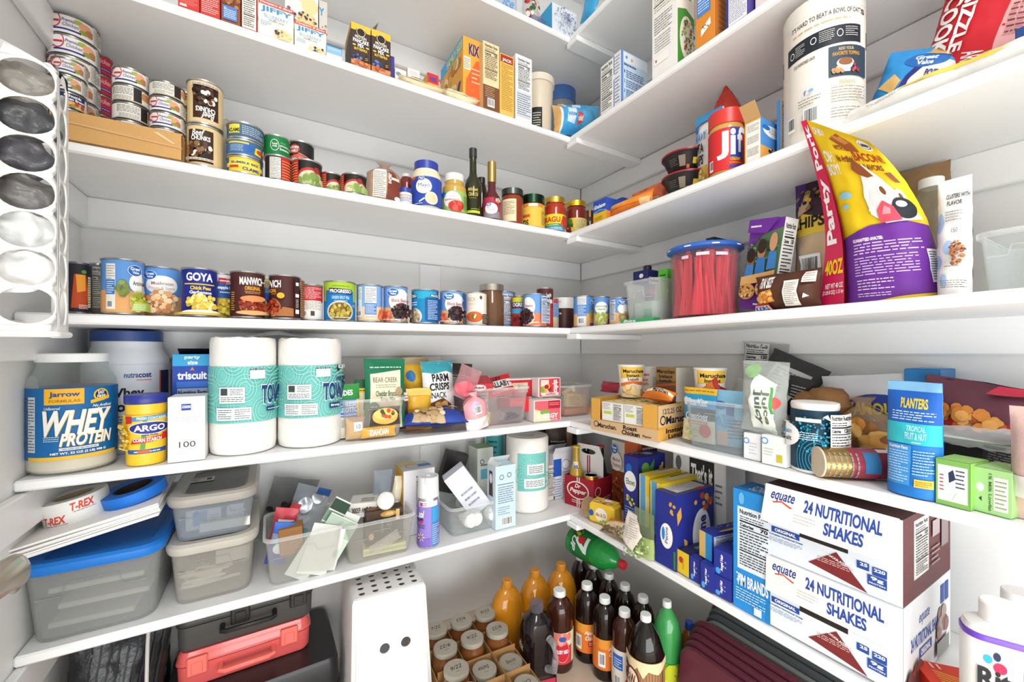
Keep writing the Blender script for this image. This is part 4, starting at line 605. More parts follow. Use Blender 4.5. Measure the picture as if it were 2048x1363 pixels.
box('onion_soup_box', 'pale recipe box with a blue and orange side and an open flap', 'box', 2, 'B', 1490, 1521, 240, .012, .1, col='#ece6da', front=[('r', 0, 0, 100, 100, '#eee9df'), ('r', 0, 96, 100, 100, '#e3a03a'), ('f', 16, 72, 90, 90, 5, '#8b857c'), ('f', 16, 44, 90, 62, 5, '#8b857c'), ('f', 16, 14, 90, 34, 5, '#8b857c'), ('r', 0, 0, 8, 100, '#e3a03a')], right=[('r', 0, 34, 100, 100, '#4f8fd0'), ('r', 0, 0, 100, 34, '#e2a24a'), ('e', 50, 74, 40, 14, W_), ('t', 'Onion', 36, 76, 78, 82, '#7a9a3c', 0), ('t', 'Recipe', 34, 68, 80, 74, '#7a9a3c', 0), ('e', 22, 80, 16, 6, '#1f6fc0'), ('d', 56, 24, 26, 7, 14, 4, ['#2a2624', W_]), ('b', 30, 3, 96, 14)], flap=[('f', .04, 40, '#c9a06a')])
box('soup_mix_box', 'small box turned to its nutrition panel, tight beside the oats drum', 'box', 2, 'B', 1553, 1560, 200, .06, .085, col='#4f8fd0', right=[('r', 0, 0, 100, 100, '#e9e6df'), ('n', 8, 8, 92, 96)])
q = jar('tall cream oats drum with a navy band', 2, 'B', 1568, 1731, 30, .012, [(.97, 0), (.97, .98), (.96, 1)], '#ebe3d6', '#ebe5da:s', .09, lab=[('r', 0, 0, 100, 100, '#ece4d8'), ('t', "IT'S HARD TO BEAT A BOWL OF OATS", 12, 93, 96, 97, '#4a443c', 1), ('f', 14, 87, 80, 91, 1, '#c9ab7e'), ('p', [(0, 68), (100, 70), (100, 84), (0, 82)], '#20242e'), ('a', 13, 74.5, 2.6, 3.3, W_), ('f', 18, 71, 30, 80, 6, '#c9c6c0'), ('a', 40, 77, 2.6, 3.3, W_), ('f', 46, 73, 62, 82, 6, '#c9c6c0'), ('a', 68, 77, 2.8, 3.5, W_), ('f', 74, 74, 90, 82, 5, '#c9c6c0'), ('t', 'OLD FASHIONED OATS', 16, 62, 42, 64.5, '#3c3832', 1), ('r', 56, 43, 96, 67, '#2e4250'), ('t', 'ADD YOUR', 66, 63, 84, 65.5, '#c2a77c', 2), ('t', 'FAVORITE TOPPING', 60, 59, 92, 62, '#c98f3a', 2), ('e', 74, 53, 10, 4, '#e9e6e0'), ('e', 74, 54, 8, 3, '#8a5a34'), ('p', [(66, 51), (82, 51), (79, 46), (70, 46)], '#e6e4df'), ('d', 86, 49, 6, 3, 9, 2, ['#a8323a', '#31406a', '#c8484a']), ('d', 65, 47, 6, 2, 8, 2, ['#d2ad7c', '#b98a5a']), ('t', 'f', 30, 35, 33, 39, '#4a78b8', 2), ('e', 38, 37.5, 3, 1.4, '#7fb0d8'), ('t', 'PREPARING', 66, 36, 84, 39, '#b79a74', 1), ('f', 58, 22, 94, 35, 6, '#9a9288'), ('f', 58, 10, 94, 19, 4, '#9a9288'), ('f', 24, 26, 48, 33, 3, '#8b857c'), ('b', 30, 10, 46, 24), ('b', 10, 10, 20, 22)], ly=(.005, .975), bands='#ece4d8', cr=1.02, name='oats_drum', cat='canister')
p = B(1782, .15); z0 = ztop(2, p)
pouch('potato_bag', 'blue and white bag of instant potatoes leaning beside the oats drum', 'bag', p, z0+.012, .12, .15, .06, '#2a86c4:v', [('r', 0, 0, 100, 100, '#2f8fcf'), ('p', [(40, 16), (100, 10), (100, 78), (62, 86), (40, 60)], '#e8e4dc'), ('p', [(36, 14), (42, 12), (48, 56), (66, 84), (60, 88), (40, 62)], '#2a2f80'), ('e', 58, 82, 28, 10, '#2166b4'), ('t', 'Great', 44, 82, 72, 88, W_, 2), ('t', 'Value', 48, 75, 70, 81, W_, 2), ('p', [(8, 50), (34, 40), (38, 56), (24, 66)], '#d9b06a'), ('p', [(50, 92), (90, 86), (96, 92), (60, 100)], '#c2a06a'), ('t', 'POT', 62, 34, 96, 54, K_, 2), ('t', 'POTATO', 66, 60, 98, 68, '#2a2f80', 2)], 'pillow', .007, 37, rz=-math.pi/2+.15, ry=.38, group=None)
p = B(1938, .18); z0 = ztop(2, p)
pouch('cookie_bag', 'big red and pink bag of cookies with upside down lettering', 'bag', p, z0+.03, .19, .25, .07, '#c8222c:w', [('r', 0, 0, 100, 100, '#cf2733'), ('p', [(56, 0), (100, 0), (100, 100), (60, 100)], '#e6a8a6'), ('e', 82, 84, 13, 9, '#d9333a'), ('d', 82, 84, 8, 5, 8, 2, ['#f0d8a8', '#8a1d22']), ('e', 66, 64, 9, 7, '#d9333a'), ('t', 'JUST', 66, 88, 96, 94, '#7a2a34', 2, 0, 180), ('f', 62, 36, 94, 56, 6, '#7a3a40'), ('t', 'COOK', 4, 34, 20, 74, W_, 2, 0, 270), ('t', 'SIZZLE', 22, 32, 34, 70, W_, 2, 0, 270), ('t', 'ARTIFICIAL', 36, 8, 52, 30, W_, 1, 0, 270), ('p', [(0, 76), (16, 70), (24, 100), (0, 100)], '#8a6a3a'), ('f', 8, 4, 30, 24, 3, '#f0d0d0')], 'pillow', .006, 41, rz=-math.pi/2, ry=.3)
pouch('cellophane_bag', 'crumpled clear and yellow bag lying flat along the shelf edge', 'bag', B(1888, .03), ztop(2, (.08, -1.0))+.004, .3, .034, .04, '#efece6:w', [('p', [(30, 60), (70, 40), (78, 52), (44, 84)], '#e8c64a'), ('f', 60, 66, 74, 80, 3, '#6a6458'), ('f', 14, 40, 30, 52, 2, '#8a857c')], 'pillow', .012, 43, rz=-math.pi/2-.04, rx=-.2)
box('blue_snack_box', 'dark blue pack at the far right end of the oats shelf', 'box', 2, 'B', 2030, 2070, 50, .12, .06, col='#2a4a86', front=[('e', 50, 60, 30, 20, '#d8dde4')])
# ------------------------------------------------------------------ shelf 6 from the floor: boxed mixes and bread
box('cake_mix_box', 'red mix box at the left end of the boxed mixes', 'box', 1, 'A', 356, 399, -52, .006, .05, col='#c8322c', front=[('f', 12, 10, 90, 60, 12, '#e08a7c'), ('r', 8, 4, 40, 10, '#efd9d0')], group='red mix boxes')
box('cake_mix_box', 'red mix box with white fine print, second from the left', 'box', 1, 'A', 400.5, 440, -46, .006, .05, col='#c8342e', front=[('f', 8, 6, 92, 96, 18, '#f0c9c2')], group='red mix boxes')
box('brownie_mix_box', 'brown mix box with a blue square near its foot', 'box', 1, 'A', 442, 481, -42, .008, .05, col='#8a5030', front=[('r', 0, 40, 100, 100, '#6b3a22'), ('d', 50, 50, 46, 14, 14, 10, ['#a5673a', '#7a4426', '#b97c4a']), ('r', 10, 6, 82, 36, '#4a7cc8'), ('f', 16, 10, 78, 30, 5, '#dfe8f4'), ('a', 22, 30, 4, 6, W_)])
box('crust_mix_box', 'white box with a red border turned to its nutrition panel, left of the blueberry mix', 'box', 1, 'A', 483, 514, -34, .008, .05, col='#c8342e', front=[('r', 4, 2, 94, 99, '#efe9dc'), ('n', 8, 3, 90, 98, '#efe9dc')])
JF = [('r', 0, 0, 100, 100, '#f0e8d8'), ('r', 0, 88, 100, 100, '#dd4a38'), ('t', 'Compare & Save!', 4, 90.5, 96, 98, W_, 2, 1), ('t', 'JIFFY', 6, 66, 95, 85, '#3a8fc8', 2), ('t', 'BLUEBERRY', 16, 52, 84, 62, '#6aa6d0', 0), ('t', 'muffin mix', 28, 44, 72, 51, '#8a5a4a', 0, 1), ('f', 6, 28, 36, 42, 3, '#6aa6d0'), ('e', 70, 14, 28, 16, '#e8cf94'), ('d', 70, 16, 24, 12, 18, 4, ['#3a3a5a', '#c9a86a', '#f2e2b4'])]
JB = [('r', 0, 0, 100, 100, '#efe8dc'), ('f', 4, 70, 50, 96, 5, '#8fb8d8'), ('e', 74, 66, 26, 20, '#ecd39c'), ('e', 66, 26, 32, 24, '#e8cf94'), ('d', 66, 30, 28, 20, 22, 4, ['#3a3a5a', '#c9a86a']), ('d', 20, 30, 18, 24, 10, 5, ['#3f3f63', '#6a6a8a'])]
box('muffin_mix_box', 'cream blueberry muffin mix box with a red banner, left of two in front', 'box', 1, 'A', 517, 587, 9, .006, .045, col='#efe6d4', front=JF, group='blueberry muffin mix boxes')
box('muffin_mix_box', 'cream blueberry muffin mix box with a red banner, right of two in front', 'box', 1, 'A', 589, 652, 51, .02, .045, col='#efe6d4', front=JF, group='blueberry muffin mix boxes')
q = box('muffin_mix_box', 'blueberry muffin mix box behind the front pair, at the bottom', 'box', 1, 'A', 560, 628, 62, .075, .045, col='#efe6d4', front=JF, group='blueberry muffin mix boxes')
box('muffin_mix_box', 'blueberry muffin mix box showing big muffins, stacked behind the front pair', 'box', 1, 'A', 570, 636, -22, .072, .045, z=q['z1']+.001, col='#efe6d4', front=JB, group='blueberry muffin mix boxes')
q = box('muffin_mix_box', 'grey shaded muffin mix box lower down at the right of the stack', 'box', 1, 'A', 632, 654, 66, .075, .045, col='#c9c6c0', front=[('t', 'Y', 10, 70, 60, 86, '#3a8fc8', 2)], group='blueberry muffin mix boxes')
box('muffin_mix_box', 'muffin mix box at the right of the stack with part of one blue letter showing', 'box', 1, 'A', 638, 655, 2, .072, .045, z=q['z1']+.001, col='#cfcac0', front=[('t', 'Y', 0, 52, 60, 76, '#3a8fc8', 2), ('d', 60, 20, 40, 16, 8, 6, ['#3a3a5a', '#c9a86a'])], group='blueberry muffin mix boxes')
box('gelatin_box', 'small light blue box right of the muffin mix boxes', 'box', 1, 'A', 653, 684, 92, .012, .035, col='#86b8e0', front=[('r', 0, 0, 100, 34, '#dfe8f0'), ('r', 0, 90, 100, 100, '#3c6a9a'), ('f', 10, 60, 90, 80, 2, '#e6eef6')])
PC = [('r', 0, 0, 100, 84, '#42302a'), ('r', 0, 84, 100, 100, '#f0bd3a'), ('e', 50, 82, 28, 9, '#2b201c'), ('a', 50, 82, 20, 23, '#d8c8a8'), ('t', 'PROTEIN', 20, 66, 78, 73, '#efe6d4', 1), ('t', 'PANCAKE', 10, 56, 90, 65, W_, 2), ('t', 'MIX', 34, 46, 66, 55, W_, 2), ('t', 'BUTTERMILK', 16, 38, 84, 44, '#e8c23a', 2), ('e', 16, 49, 9, 2, '#e8c23a'), ('e', 84, 49, 9, 2, '#e8c23a'), ('r', 0, 0, 100, 14, '#c87a4a'), ('d', 30, 20, 22, 9, 16, 7, ['#35457a', '#6a7fae', '#2a3560']), ('d', 50, 6, 46, 6, 14, 9, ['#d98a5a', '#b8623a']), ('p', [(62, 14), (76, 32), (92, 14)], '#2b201c'), ('f', 70, 16, 84, 24, 2, '#e6b23a')]
box('pancake_mix_box', 'dark brown and yellow pancake mix box, left of the pair', 'box', 1, 'A', 702, 741, 50, .01, .1, col='#6a4a38', front=PC, left=[('r', 0, 0, 100, 100, '#4a3a32'), ('p', [(0, 70), (60, 86), (100, 84), (100, 100), (0, 100)], '#c9952c'), ('f', 20, 20, 80, 70, 10, '#8a7a6a')], group='pancake mix boxes')
box('pancake_mix_box', 'dark brown and yellow pancake mix box with its top flap open, right of the pair', 'box', 1, 'A', 743, 781, 64, .01, .1, col='#6a4a38', front=PC, flap=[('l', .03, -35, '#8a857c')], group='pancake mix boxes')
box('purple_mix_box', 'purple carton edge just behind the pancake mix boxes', 'box', 1, 'A', 781, 789, 112, .04, .06, col='#4a3f8a')
box('snack_box', 'low pale pink snack box right of the pancake mix', 'box', 1, 'A', 790, 813, 138, .03, .05, col='#e9dcd2', front=[('e', 30, 66, 22, 12, '#7a90b8'), ('f', 20, 20, 80, 44, 2, '#c9b9ae')])
box('cocoa_box', 'small white box with a tucked lid standing over the cream wrapper', 'box', 1, 'A', 815, 840, 138, .05, .05, col='#e6e0da', front=[('r', 30, 62, 70, 70, '#bdb6ae'), ('f', 20, 76, 80, 92, 2, '#c9c2ba')])
box('pudding_box', 'small red and yellow box beside the big yellow cereal box', 'box', 1, 'A', 855, 877, 148, .03, .06, col='#e0a82c', front=[('r', 0, 56, 100, 100, '#c8303a'), ('r', 8, 8, 92, 48, '#ece4d4'), ('f', 14, 12, 86, 44, 4, '#7a5a8a'), ('r', 20, 66, 80, 84, '#6a3a8a')], left=[('r', 0, 0, 100, 100, '#e6b83a')])
def flatbag(name, label, s, wl, px, b, w, dpt, t, col, sd, front=(), yaw=0, crump=.012, tilt=0, z=None, lift=0, cat='bag'):
    p = P(wl, px, b); return pouch(name, label, cat, p, (ztop(s, p) if z is None else z)+crump*.9+lift, w, dpt, t, col, front, 'pillow', crump, sd, rz=RZ[wl]+math.radians(yaw), rx=-math.pi/2+tilt)
flatbag('cream_wrapper', 'crumpled cream wrapper lying along the shelf edge by the white tucked box', 1, 'A', 847, .012, .15, .045, .03, '#ecd9b0:w', 51, crump=.006, front=[('p', [(30, 20), (60, 10), (66, 50), (40, 70)], '#e0c48c')])
flatbag('yellow_wrapper', 'crumpled yellow and cream wrapper lying in front of the yellow cereal box', 1, 'A', 925, .012, .13, .05, .035, '#ecdcb4:w', 53, crump=.007, front=[('r', 0, 50, 46, 100, '#e6b63a'), ('r', 4, 64, 30, 78, '#7a3a1c'), ('p', [(50, 60), (70, 50), (80, 80)], '#dd9a4a')])
KX = [('r', 0, 0, 100, 100, '#eaa63a'), ('r', 0, 82, 100, 100, '#58a6d8'), ('t', 'FAMILY SIZE', 30, 85, 98, 96, '#e6e04a', 2), ('e', 44, 40, 30, 10, '#f0d8a0'), ('d', 50, 66, 40, 14, 10, 8, ['#d9a83a', '#b97a2c', '#ecdcc0']), ('t', 'KIX', 22, 4, 94, 40, '#2a2f80', 2)]
box('cereal_box', 'big yellow puffed corn cereal box with dark blue lettering', 'box', 1, 'A', 926, 967, 78, .035, .2, col='#e9a53c', left=KX, front=[('t', 'KIX', 28, 76, 78, 92, '#2a2f80', 2), ('r', 4, 54, 36, 72, '#efe4d0'), ('f', 6, 56, 34, 70, 6, '#5a4a3a'), ('p', [(10, 0), (100, 0), (100, 72), (64, 70), (14, 40)], '#e0662e'), ('d', 60, 12, 30, 12, 10, 8, ['#b8402a', '#8a3a22', '#d98a4a']), ('f', 40, 36, 80, 60, 4, '#f0c8a8')])
box('oatmeal_box', 'tan and brown box turned to its nutrition panel, right of the cereal', 'box', 1, 'A', 966, 998, 87, .006, .07, col='#e2bd84', front=[('r', 0, 36, 100, 100, '#ead3a4'), ('r', 0, 0, 100, 36, '#7a4c2e'), ('n', 6, 44, 94, 98, '#ead3a4'), ('f', 12, 18, 70, 34, 6, '#c9a884'), ('b', 26, 4, 70, 17)])
box('pancake_carton', 'yellow carton with a red heading and brown fine print', 'box', 1, 'A', 1000, 1028, 110, .006, .07, col='#f0bd5a', front=[('r', 4, 86, 92, 98, '#a8321c'), ('t', 'JACK', 16, 87, 84, 93, W_, 2), ('f', 10, 8, 90, 84, 26, '#a5742a')], right=[('r', 0, 0, 100, 100, '#e8b04a')])
box('cracker_meal_box', 'white box turned to its nutrition panel, beside the beige bucket', 'box', 1, 'A', 1031, 1063.5, 113, .006, .07, col='#e6e4e2', front=[('r', 0, 0, 100, 100, '#eceae8'), ('n', 10, 46, 92, 96, '#eceae8'), ('r', 6, 6, 94, 44, '#cfd4da'), ('f', 10, 8, 90, 42, 10, '#5a6470')])
jar('beige plastic bucket with a lid, behind the white nutrition box', 1, 'A', 1046, 1107, 164, .04, [(.84, 0), (.86, .02), (.98, 1)], '#d9cbb4:s', '#e2d6c2:s', .09, lab=[('r', 26, 0, 62, 60, '#24231f'), ('f', 34, 6, 58, 50, 8, '#d8d4c8')], ly=(.02, .8), lr=.95, cr=1.06, name='bucket', cat='bucket')
jar('grey food container with a blue lid behind the bread bags', 1, 'A', 1092, 1150, 186, .2, [(.9, 0), (1, .04), (1, 1)], '#8a8d92:s', '#4a76b8:s', .14, cr=1.05, name='food_container', cat='container')
z0 = ztop(1, (0, .1))
def bread(label, px, b, zz, w, h, t, sd, yaw, ry):
    p = A(px, b); return pouch('bread_bag', label, 'bread', p, zz, w, h, t, '#3f9fd6:v', [('r', 0, 0, 100, 100, '#3ea0d8'), ('r', 58, 0, 100, 100, '#5ab0e0'), ('p', [(22, 30), (40, 22), (44, 76), (26, 84)], '#cfe0ea'), ('t', 'White', 24, 44, 42, 58, '#2a7ab8', 2), ('p', [(46, 18), (60, 30), (58, 52), (46, 60)], '#d9402c'), ('t', 'old', 47, 30, 58, 46, W_, 2), ('r', 0, 0, 10, 100, '#d8a86a'), ('r', 10, 0, 14, 100, '#e9e4da')], 'pillow', .009, sd, rz=math.radians(yaw), ry=ry, group='bread bags')
bread('blue bread bag lying in front in the shelf corner, with a red tag design', 1150, .02, z0+.02, .175, .105, .11, 61, -14, -.08)
bread('blue bread bag resting behind and above the front bread bag', 1160, .085, z0+.105, .18, .085, .09, 63, -16, -.1)
# right wall of the same shelf
box('rice_box', 'slim white box turned to its nutrition panel, beside the bread', 'box', 1, 'B', 1201, 1227, 124, .01, .03, col='#e9e6e2', front=[('n', 6, 4, 96, 98, '#edeae6')], right=[('r', 0, 0, 100, 100, '#5a7fc0'), ('r', 0, 55, 100, 65, W_)])
box('muffin_kit_box', 'light blue box with numbered baking instructions on its wide side', 'box', 1, 'B', 1229, 1242, 104, .012, .12, col='#b9cde6', front=[('r', 0, 0, 100, 100, '#e6e6ea'), ('f', 8, 60, 80, 96, 6, '#6a6f8a'), ('f', 8, 6, 80, 56, 8, '#6a6f8a')], right=[('r', 0, 0, 100, 100, '#c2d6ec'), ('r', 0, 0, 8, 100, '#5f8ac8'), ('r', 8, 80, 100, 98, '#dde4ee'), ('e', 20, 90, 4, 3, '#5a8ac8'), ('e', 40, 88, 4, 3, '#d9a83a'), ('t', 'Baking Instructions', 10, 73, 56, 79, '#33457a', 2, 1)]+[('t', str(i+1), 11, 60-i*18, 14, 66-i*18, '#33457a', 1) for i in range(3)]+[('f', 18, 52-i*18, 86, 67-i*18, 4, '#5a6f9a') for i in range(3)]+[('d', 30, 6, 22, 6, 22, 5, ['#d9c9b4', '#b5896a', '#8a5a3a'])])
box('rice_cereal_box', 'tall white box with a red and grey fine print panel', 'box', 1, 'B', 1304, 1355, -62, .008, .07, col='#eeebe6', front=[('r', 6, 62, 88, 100, '#f0ebe0'), ('f', 10, 64, 84, 99, 14, '#8a857c'), ('r', 8, 70, 86, 71, '#3a3630'), ('f', 10, 42, 80, 60, 7, '#8a857c'), ('f', 12, 24, 74, 40, 6, '#a5a098'), ('r', 10, 12, 66, 20, '#f4f0ea'), ('e', 18, 16, 3, 1.6, '#c8402c')], right=[('r', 0, 0, 100, 100, '#ede8dd'), ('t', 'Sweet', 16, 76, 70, 82, '#5a8a3a', 1), ('t', 'FOR ALL', 14, 66, 84, 71, '#3f8a3a', 2), ('p', [(0, 0), (100, 0), (100, 50), (50, 56), (0, 52)], '#3f8f2a'), ('e', 56, 28, 44, 21, '#e8e2d2'), ('d', 56, 29, 34, 16, 60, 5, ['#5a7a2c', '#7a9a44', '#c8a04a', '#b5402a', '#3f5a24'])])
box('crumb_coating_box', 'orange box with a blue panel and small patterned marks', 'box', 1, 'B', 1391, 1430, -90, .006, .07, col='#dd8a30', front=[('r', 0, 62, 100, 100, '#c2662a'), ('r', 8, 34, 78, 58, '#4a84c8'), ('f', 14, 38, 72, 54, 5, '#cfe0f0'), ('a', 20, 53, 4, 6, W_), ('p', [(30, 10), (80, 18), (78, 26), (30, 18)], W_), ('d', 54, 18, 18, 3, 10, 2.5, ['#1b1b1d'])], right=[('r', 0, 0, 100, 100, '#c87428'), ('f', 20, 10, 90, 60, 8, '#a85a1c')])
box('cornbread_box', 'blue box with a big white fine print panel, right of the orange box', 'box', 1, 'B', 1452, 1494, -110, .006, .07, col='#2f3f96', front=[('r', 12, 0, 100, 100, '#eceaf0'), ('f', 16, 3, 96, 60, 24, '#6a6f8a'), ('r', 8, 0, 13, 100, '#2a357f')], right=[('r', 0, 0, 60, 100, '#4a3a8a'), ('r', 60, 0, 100, 100, '#d98a3a')])
box('white_mix_box', 'pale pink box beside the blue boxed mix, cut by the picture edge', 'box', 1, 'B', 1510, 1562, -130, .03, .07, col='#efe2da')
# ------------------------------------------------------------------ topmost shelf
z0 = ztop(0, (0, .1))
pouch('ice_bag', 'clear bag printed with pale blue lettering on the topmost shelf', 'bag', A(1012, .02), z0, .09, .11, .04, '#c2cfe0:v', [('t', 'ice', 30, 8, 80, 26, '#5a9ad0', 1, 1)], 'pillow', .006, 71)
pouch('candy_pouch', 'small red and green bag beside the tissue box', 'bag', A(1062, .03), z0, .075, .1, .04, '#d8cfc8:v', [('d', 50, 40, 46, 36, 22, 9, ['#b5343a', '#3a6a3a', '#e6d8cc', '#8a2a30', '#d98a8a'])], 'pillow', .007, 73)
flatbag('blue_wrapper', 'crumpled blue and white wrapper left of the tissue box', 0, 'A', 1078, .015, .07, .05, .03, '#7a9ac2:v', 75, crump=.008)
box('tissue_box', 'tissue box with a blue side and a grey starburst print', 'box', 0, 'A', 1104, 1153, 24, .008, .11, h=.098, col='#2a9fd6', front=[('r', 0, 0, 100, 100, '#dfe3ea'), ('d', 50, 50, 47, 46, 130, 2.2, ['#9aa6bc', '#b9c2d2', '#7a86a0', '#f2f4f8']), ('d', 50, 50, 16, 18, 30, 3, ['#7a86a0', '#9aa6bc'])], left=[('r', 0, 0, 100, 100, '#2a9fd6')])
pouch('blue_chip_bag', 'bright blue bag leaning in the corner of the topmost shelf', 'bag', B(1172, .02), z0+.008, .08, .19, .04, '#2f9fd6:w', [('p', [(20, 50), (60, 56), (50, 80), (24, 76)], '#d8d4d0'), ('f', 24, 54, 54, 74, 4, '#4a4038')], 'pillow', .006, 77, rz=-math.pi/2, ry=.5)
# ------------------------------------------------------------------ shelf 3 from the floor: protein tubs, towels, packets, noodles
def tubjar(label, x0, x1, yt, b, content, lab, ly, capc, cap, fill=.62, shellc='#dfe5e2:c', bands=None, sy=1):
    p, r = settle(4, 'A', x0, x1, b); z0 = ztop(4, p); h = zat(p, yt)-z0; hb = h*(1-cap)
    t = thing('protein_tub', label, 'tub', (*p, z0), face(p)); pr = [(.9, 0), (.99, .03), (1, .08), (1, .76), (.97, .83), (.84, .9), (.8, .94), (.8, 1)]
    MB().lathe([(r*a, hb*c) for a, c in pr], shellc, 44, cap1=False).build('body', t)
    if content: MB().lathe([(r*.88, .003), (r*.975, hb*.04), (r*.975, hb*fill), (r*.5, hb*(fill+.012))], content, 36).build('powder', t)
    y0, y1 = hb*ly[0], hb*ly[1]; m = MB(); R = r+.0006; m.lathe([(R, y0), (R, y1, bands)], None, 48, cap0=False, cap1=False); m.decal(lab, R*math.pi, y1-y0, cylmap(R, h, y0), 18, off=.0005); m.build('label', t)
    m = MB(); R = r*.83
    m.lathe([(R, hb*.985), (R*1.0, h*.992), (R*.97, h), (R*.5, h)], capc, 60); m.build('lid', t)
    return p, r
WH = [('r', 0, 0, 100, 100, '#1668a8'), ('r', 0, 0, 100, 5, '#f0bd2e'), ('r', 0, 12, 11, 88, '#d5dbe2'), ('f', 1, 14, 10, 86, 18, '#5a6472'), ('r', 22, 77, 60, 99, '#f4b62c'), ('t', 'Jarrow', 27, 86, 56, 95, '#1c4f8f', 2), ('t', 'FORMULAS', 27, 80, 56, 84, '#a8781c', 1), ('t', 'Unflavored', 22, 70, 38, 74, '#cfe0ee', 1, 1), ('e', 78, 88, 9, 9, '#f0bd2e'), ('e', 78, 88, 7, 7, '#1d2a5a'), ('t', 'EASY', 74, 89, 82, 94, W_, 2), ('t', 'FREE', 73, 83, 83, 88, W_, 2), ('p', [(66, 76), (88, 82), (88, 87), (66, 81)], '#f0bd2e'), ('t', 'No Artificial', 68, 71, 91, 75, W_, 1, 1), ('t', 'Sweeteners', 73, 67, 91, 70.5, W_, 1, 1),
      ('t', 'WHEY', 21.5, 33, 90.5, 68, '#f0bd2e', 2, 1), ('t', 'WHEY', 21, 34, 90, 69, W_, 2, 1), ('t', 'PROTEIN', 37.5, 18, 91, 36, '#f0bd2e', 2, 1), ('t', 'PROTEIN', 37, 19, 90.5, 37, W_, 2, 1), ('f', 22, 26, 37, 34, 3, '#cfe0ee'), ('r', 37, 13, 74, 17, '#d5dbe2'), ('f', 40, 14, 72, 16, 1, '#4a5a6a'), ('t', 'NET WT. 32 OZ (2 LB) 908 G', 29, 7, 82, 11, W_, 2)]
tubjar('big clear tub of whey protein powder with a blue and yellow label', 49, 235, 706, .01, '#e9dcc6', WH, (.13, .76), '#eceeee:s', .06, .6, bands='#1668a8')
tubjar('large white tub with a dark blue lid behind the whey protein', 158, 344, 662, .165, None, [('r', 0, 0, 100, 100, '#dfe4ea'), ('t', 'nutra', 46, 84, 60, 90, '#5a6a9a', 2), ('t', 'cost', 60, 84, 74, 90, '#2a3f86', 2), ('r', 58, 80.5, 74, 81.5, '#e8763a'), ('t', 'Whey', 30, 58, 66, 72, K_, 2), ('t', 'Isolate', 30, 44, 70, 56, K_, 2), ('f', 34, 30, 70, 40, 3, '#6a5a50'), ('r', 84, 0, 100, 92, '#e8763a'), ('r', 86, 0, 100, 92, '#2a2f5a')], (.05, .78), '#2d4a86:s', .075, shellc='#e6eaee:s', bands='#dfe4ea')
# corn starch tub
p, r = settle(4, 'A', 248, 336, .012); z0 = ztop(4, p); h = zat(p, 787)-z0
t = thing('corn_starch_tub', 'small yellow corn starch tub with a navy lid', 'tub', (*p, z0), face(p))
m = MB().lathe([(r*.9, 0), (r*.93, .004), (r*.97, h*.86), (r*.97, h*.88)], '#ecc32c:s', 40); m.build('body', t)
m = MB(); m.lathe([(r*.945, h*.17), (r*.97, h*.72, '#edc630')], None, 40, cap0=False, cap1=False)
m.decal([('r', 0, 0, 100, 100, '#edc630'), ('r', 0, 0, 100, 11, '#2f5aa8'), ('f', 22, 2, 80, 9, 1, W_), ('r', 30, 2, 56, 9, '#d8642c'), ('p', [(18, 84), (96, 90), (96, 100), (18, 95)], '#4a90c8'), ('t', 'FRESH CONTAINER', 30, 88, 92, 95, W_, 1, 0), ('p', [(6, 78), (20, 80), (20, 98), (6, 98)], '#c02a2c'), ('p', [(36, 12), (46, 12), (50, 86), (42, 86)], '#5a9a4a'), ('e', 56, 66, 44, 17, W_), ('e', 56, 66, 42, 15, '#2c3288'), ('t', 'ARGO', 24, 58, 88, 74, W_, 2), ('t', '100% PURE', 40, 46, 72, 50, '#2c3288', 2), ('p', [(16, 26), (22, 40), (82, 44), (82, 50), (98, 50), (94, 34), (80, 32), (20, 26)], '#cf2f2e'), ('t', 'CORN STARCH', 22, 31, 80, 41, W_, 2), ('d', 8, 44, 9, 34, 70, 2, ['#e0b424', '#f4d860'])], r*.97*math.pi, h*.55, cylmap(r*.948, h, h*.17, taper=.045), 14, off=.0005); m.build('label', t)
MB().lathe([(r*1.0, h*.87), (r*1.03, h*.89), (r*1.03, h*.985), (r, h), (r*.5, h*.998)], '#27348c:s', 40).build('lid', t)
box('lens_wipe_box', 'plain white box printed 100 with a small blue emblem', 'box', 4, 'A', 335, 410, 793, .012, .085, col='#efedeb', front=[('p', [(36, 79), (62, 79), (62, 89), (36, 89)], '#2344b0'), ('t', 'ZEISS', 37, 82.5, 61, 86.5, W_, 2), ('f', 18, 61, 88, 70, 3, '#c9c6c4'), ('t', '100', 30, 22, 74, 31, '#3c3a3a', 0), ('f', 30, 8, 74, 18, 3, '#d0cdcb')], top=[('r', 40, 30, 100, 34, '#c9c6c2')])
box('cracker_box', 'blue party size cracker box behind the white lens box', 'box', 4, 'A', 345, 423, 708, .125, .09, col='#1d3f94', front=[('r', 0, 88, 100, 100, '#3aa6d8'), ('t', 'party', 30, 94.5, 70, 98.5, W_, 2), ('t', 'size', 38, 89.5, 64, 93.5, W_, 2), ('r', 0, 0, 100, 88, '#2347a8'), ('t', 'triscuit', 12, 74, 88, 82, W_, 2), ('p', [(44, 83), (50, 87), (56, 83), (50, 84)], '#e08a3a'), ('r', 10, 66, 90, 72, '#3a72d0'), ('r', 12, 20, 90, 65, '#9fb0cc'), ('t', 'Nutrition Facts', 14, 58, 88, 63, K_, 2), ('r', 14, 52, 88, 54, K_), ('t', 'Calories', 14, 46, 50, 50.5, K_, 2), ('t', '120', 64, 46, 86, 51, K_, 2), ('f', 14, 22, 88, 44, 6, K_)], flap=[('b', .03, -60, '#2a2f45')])
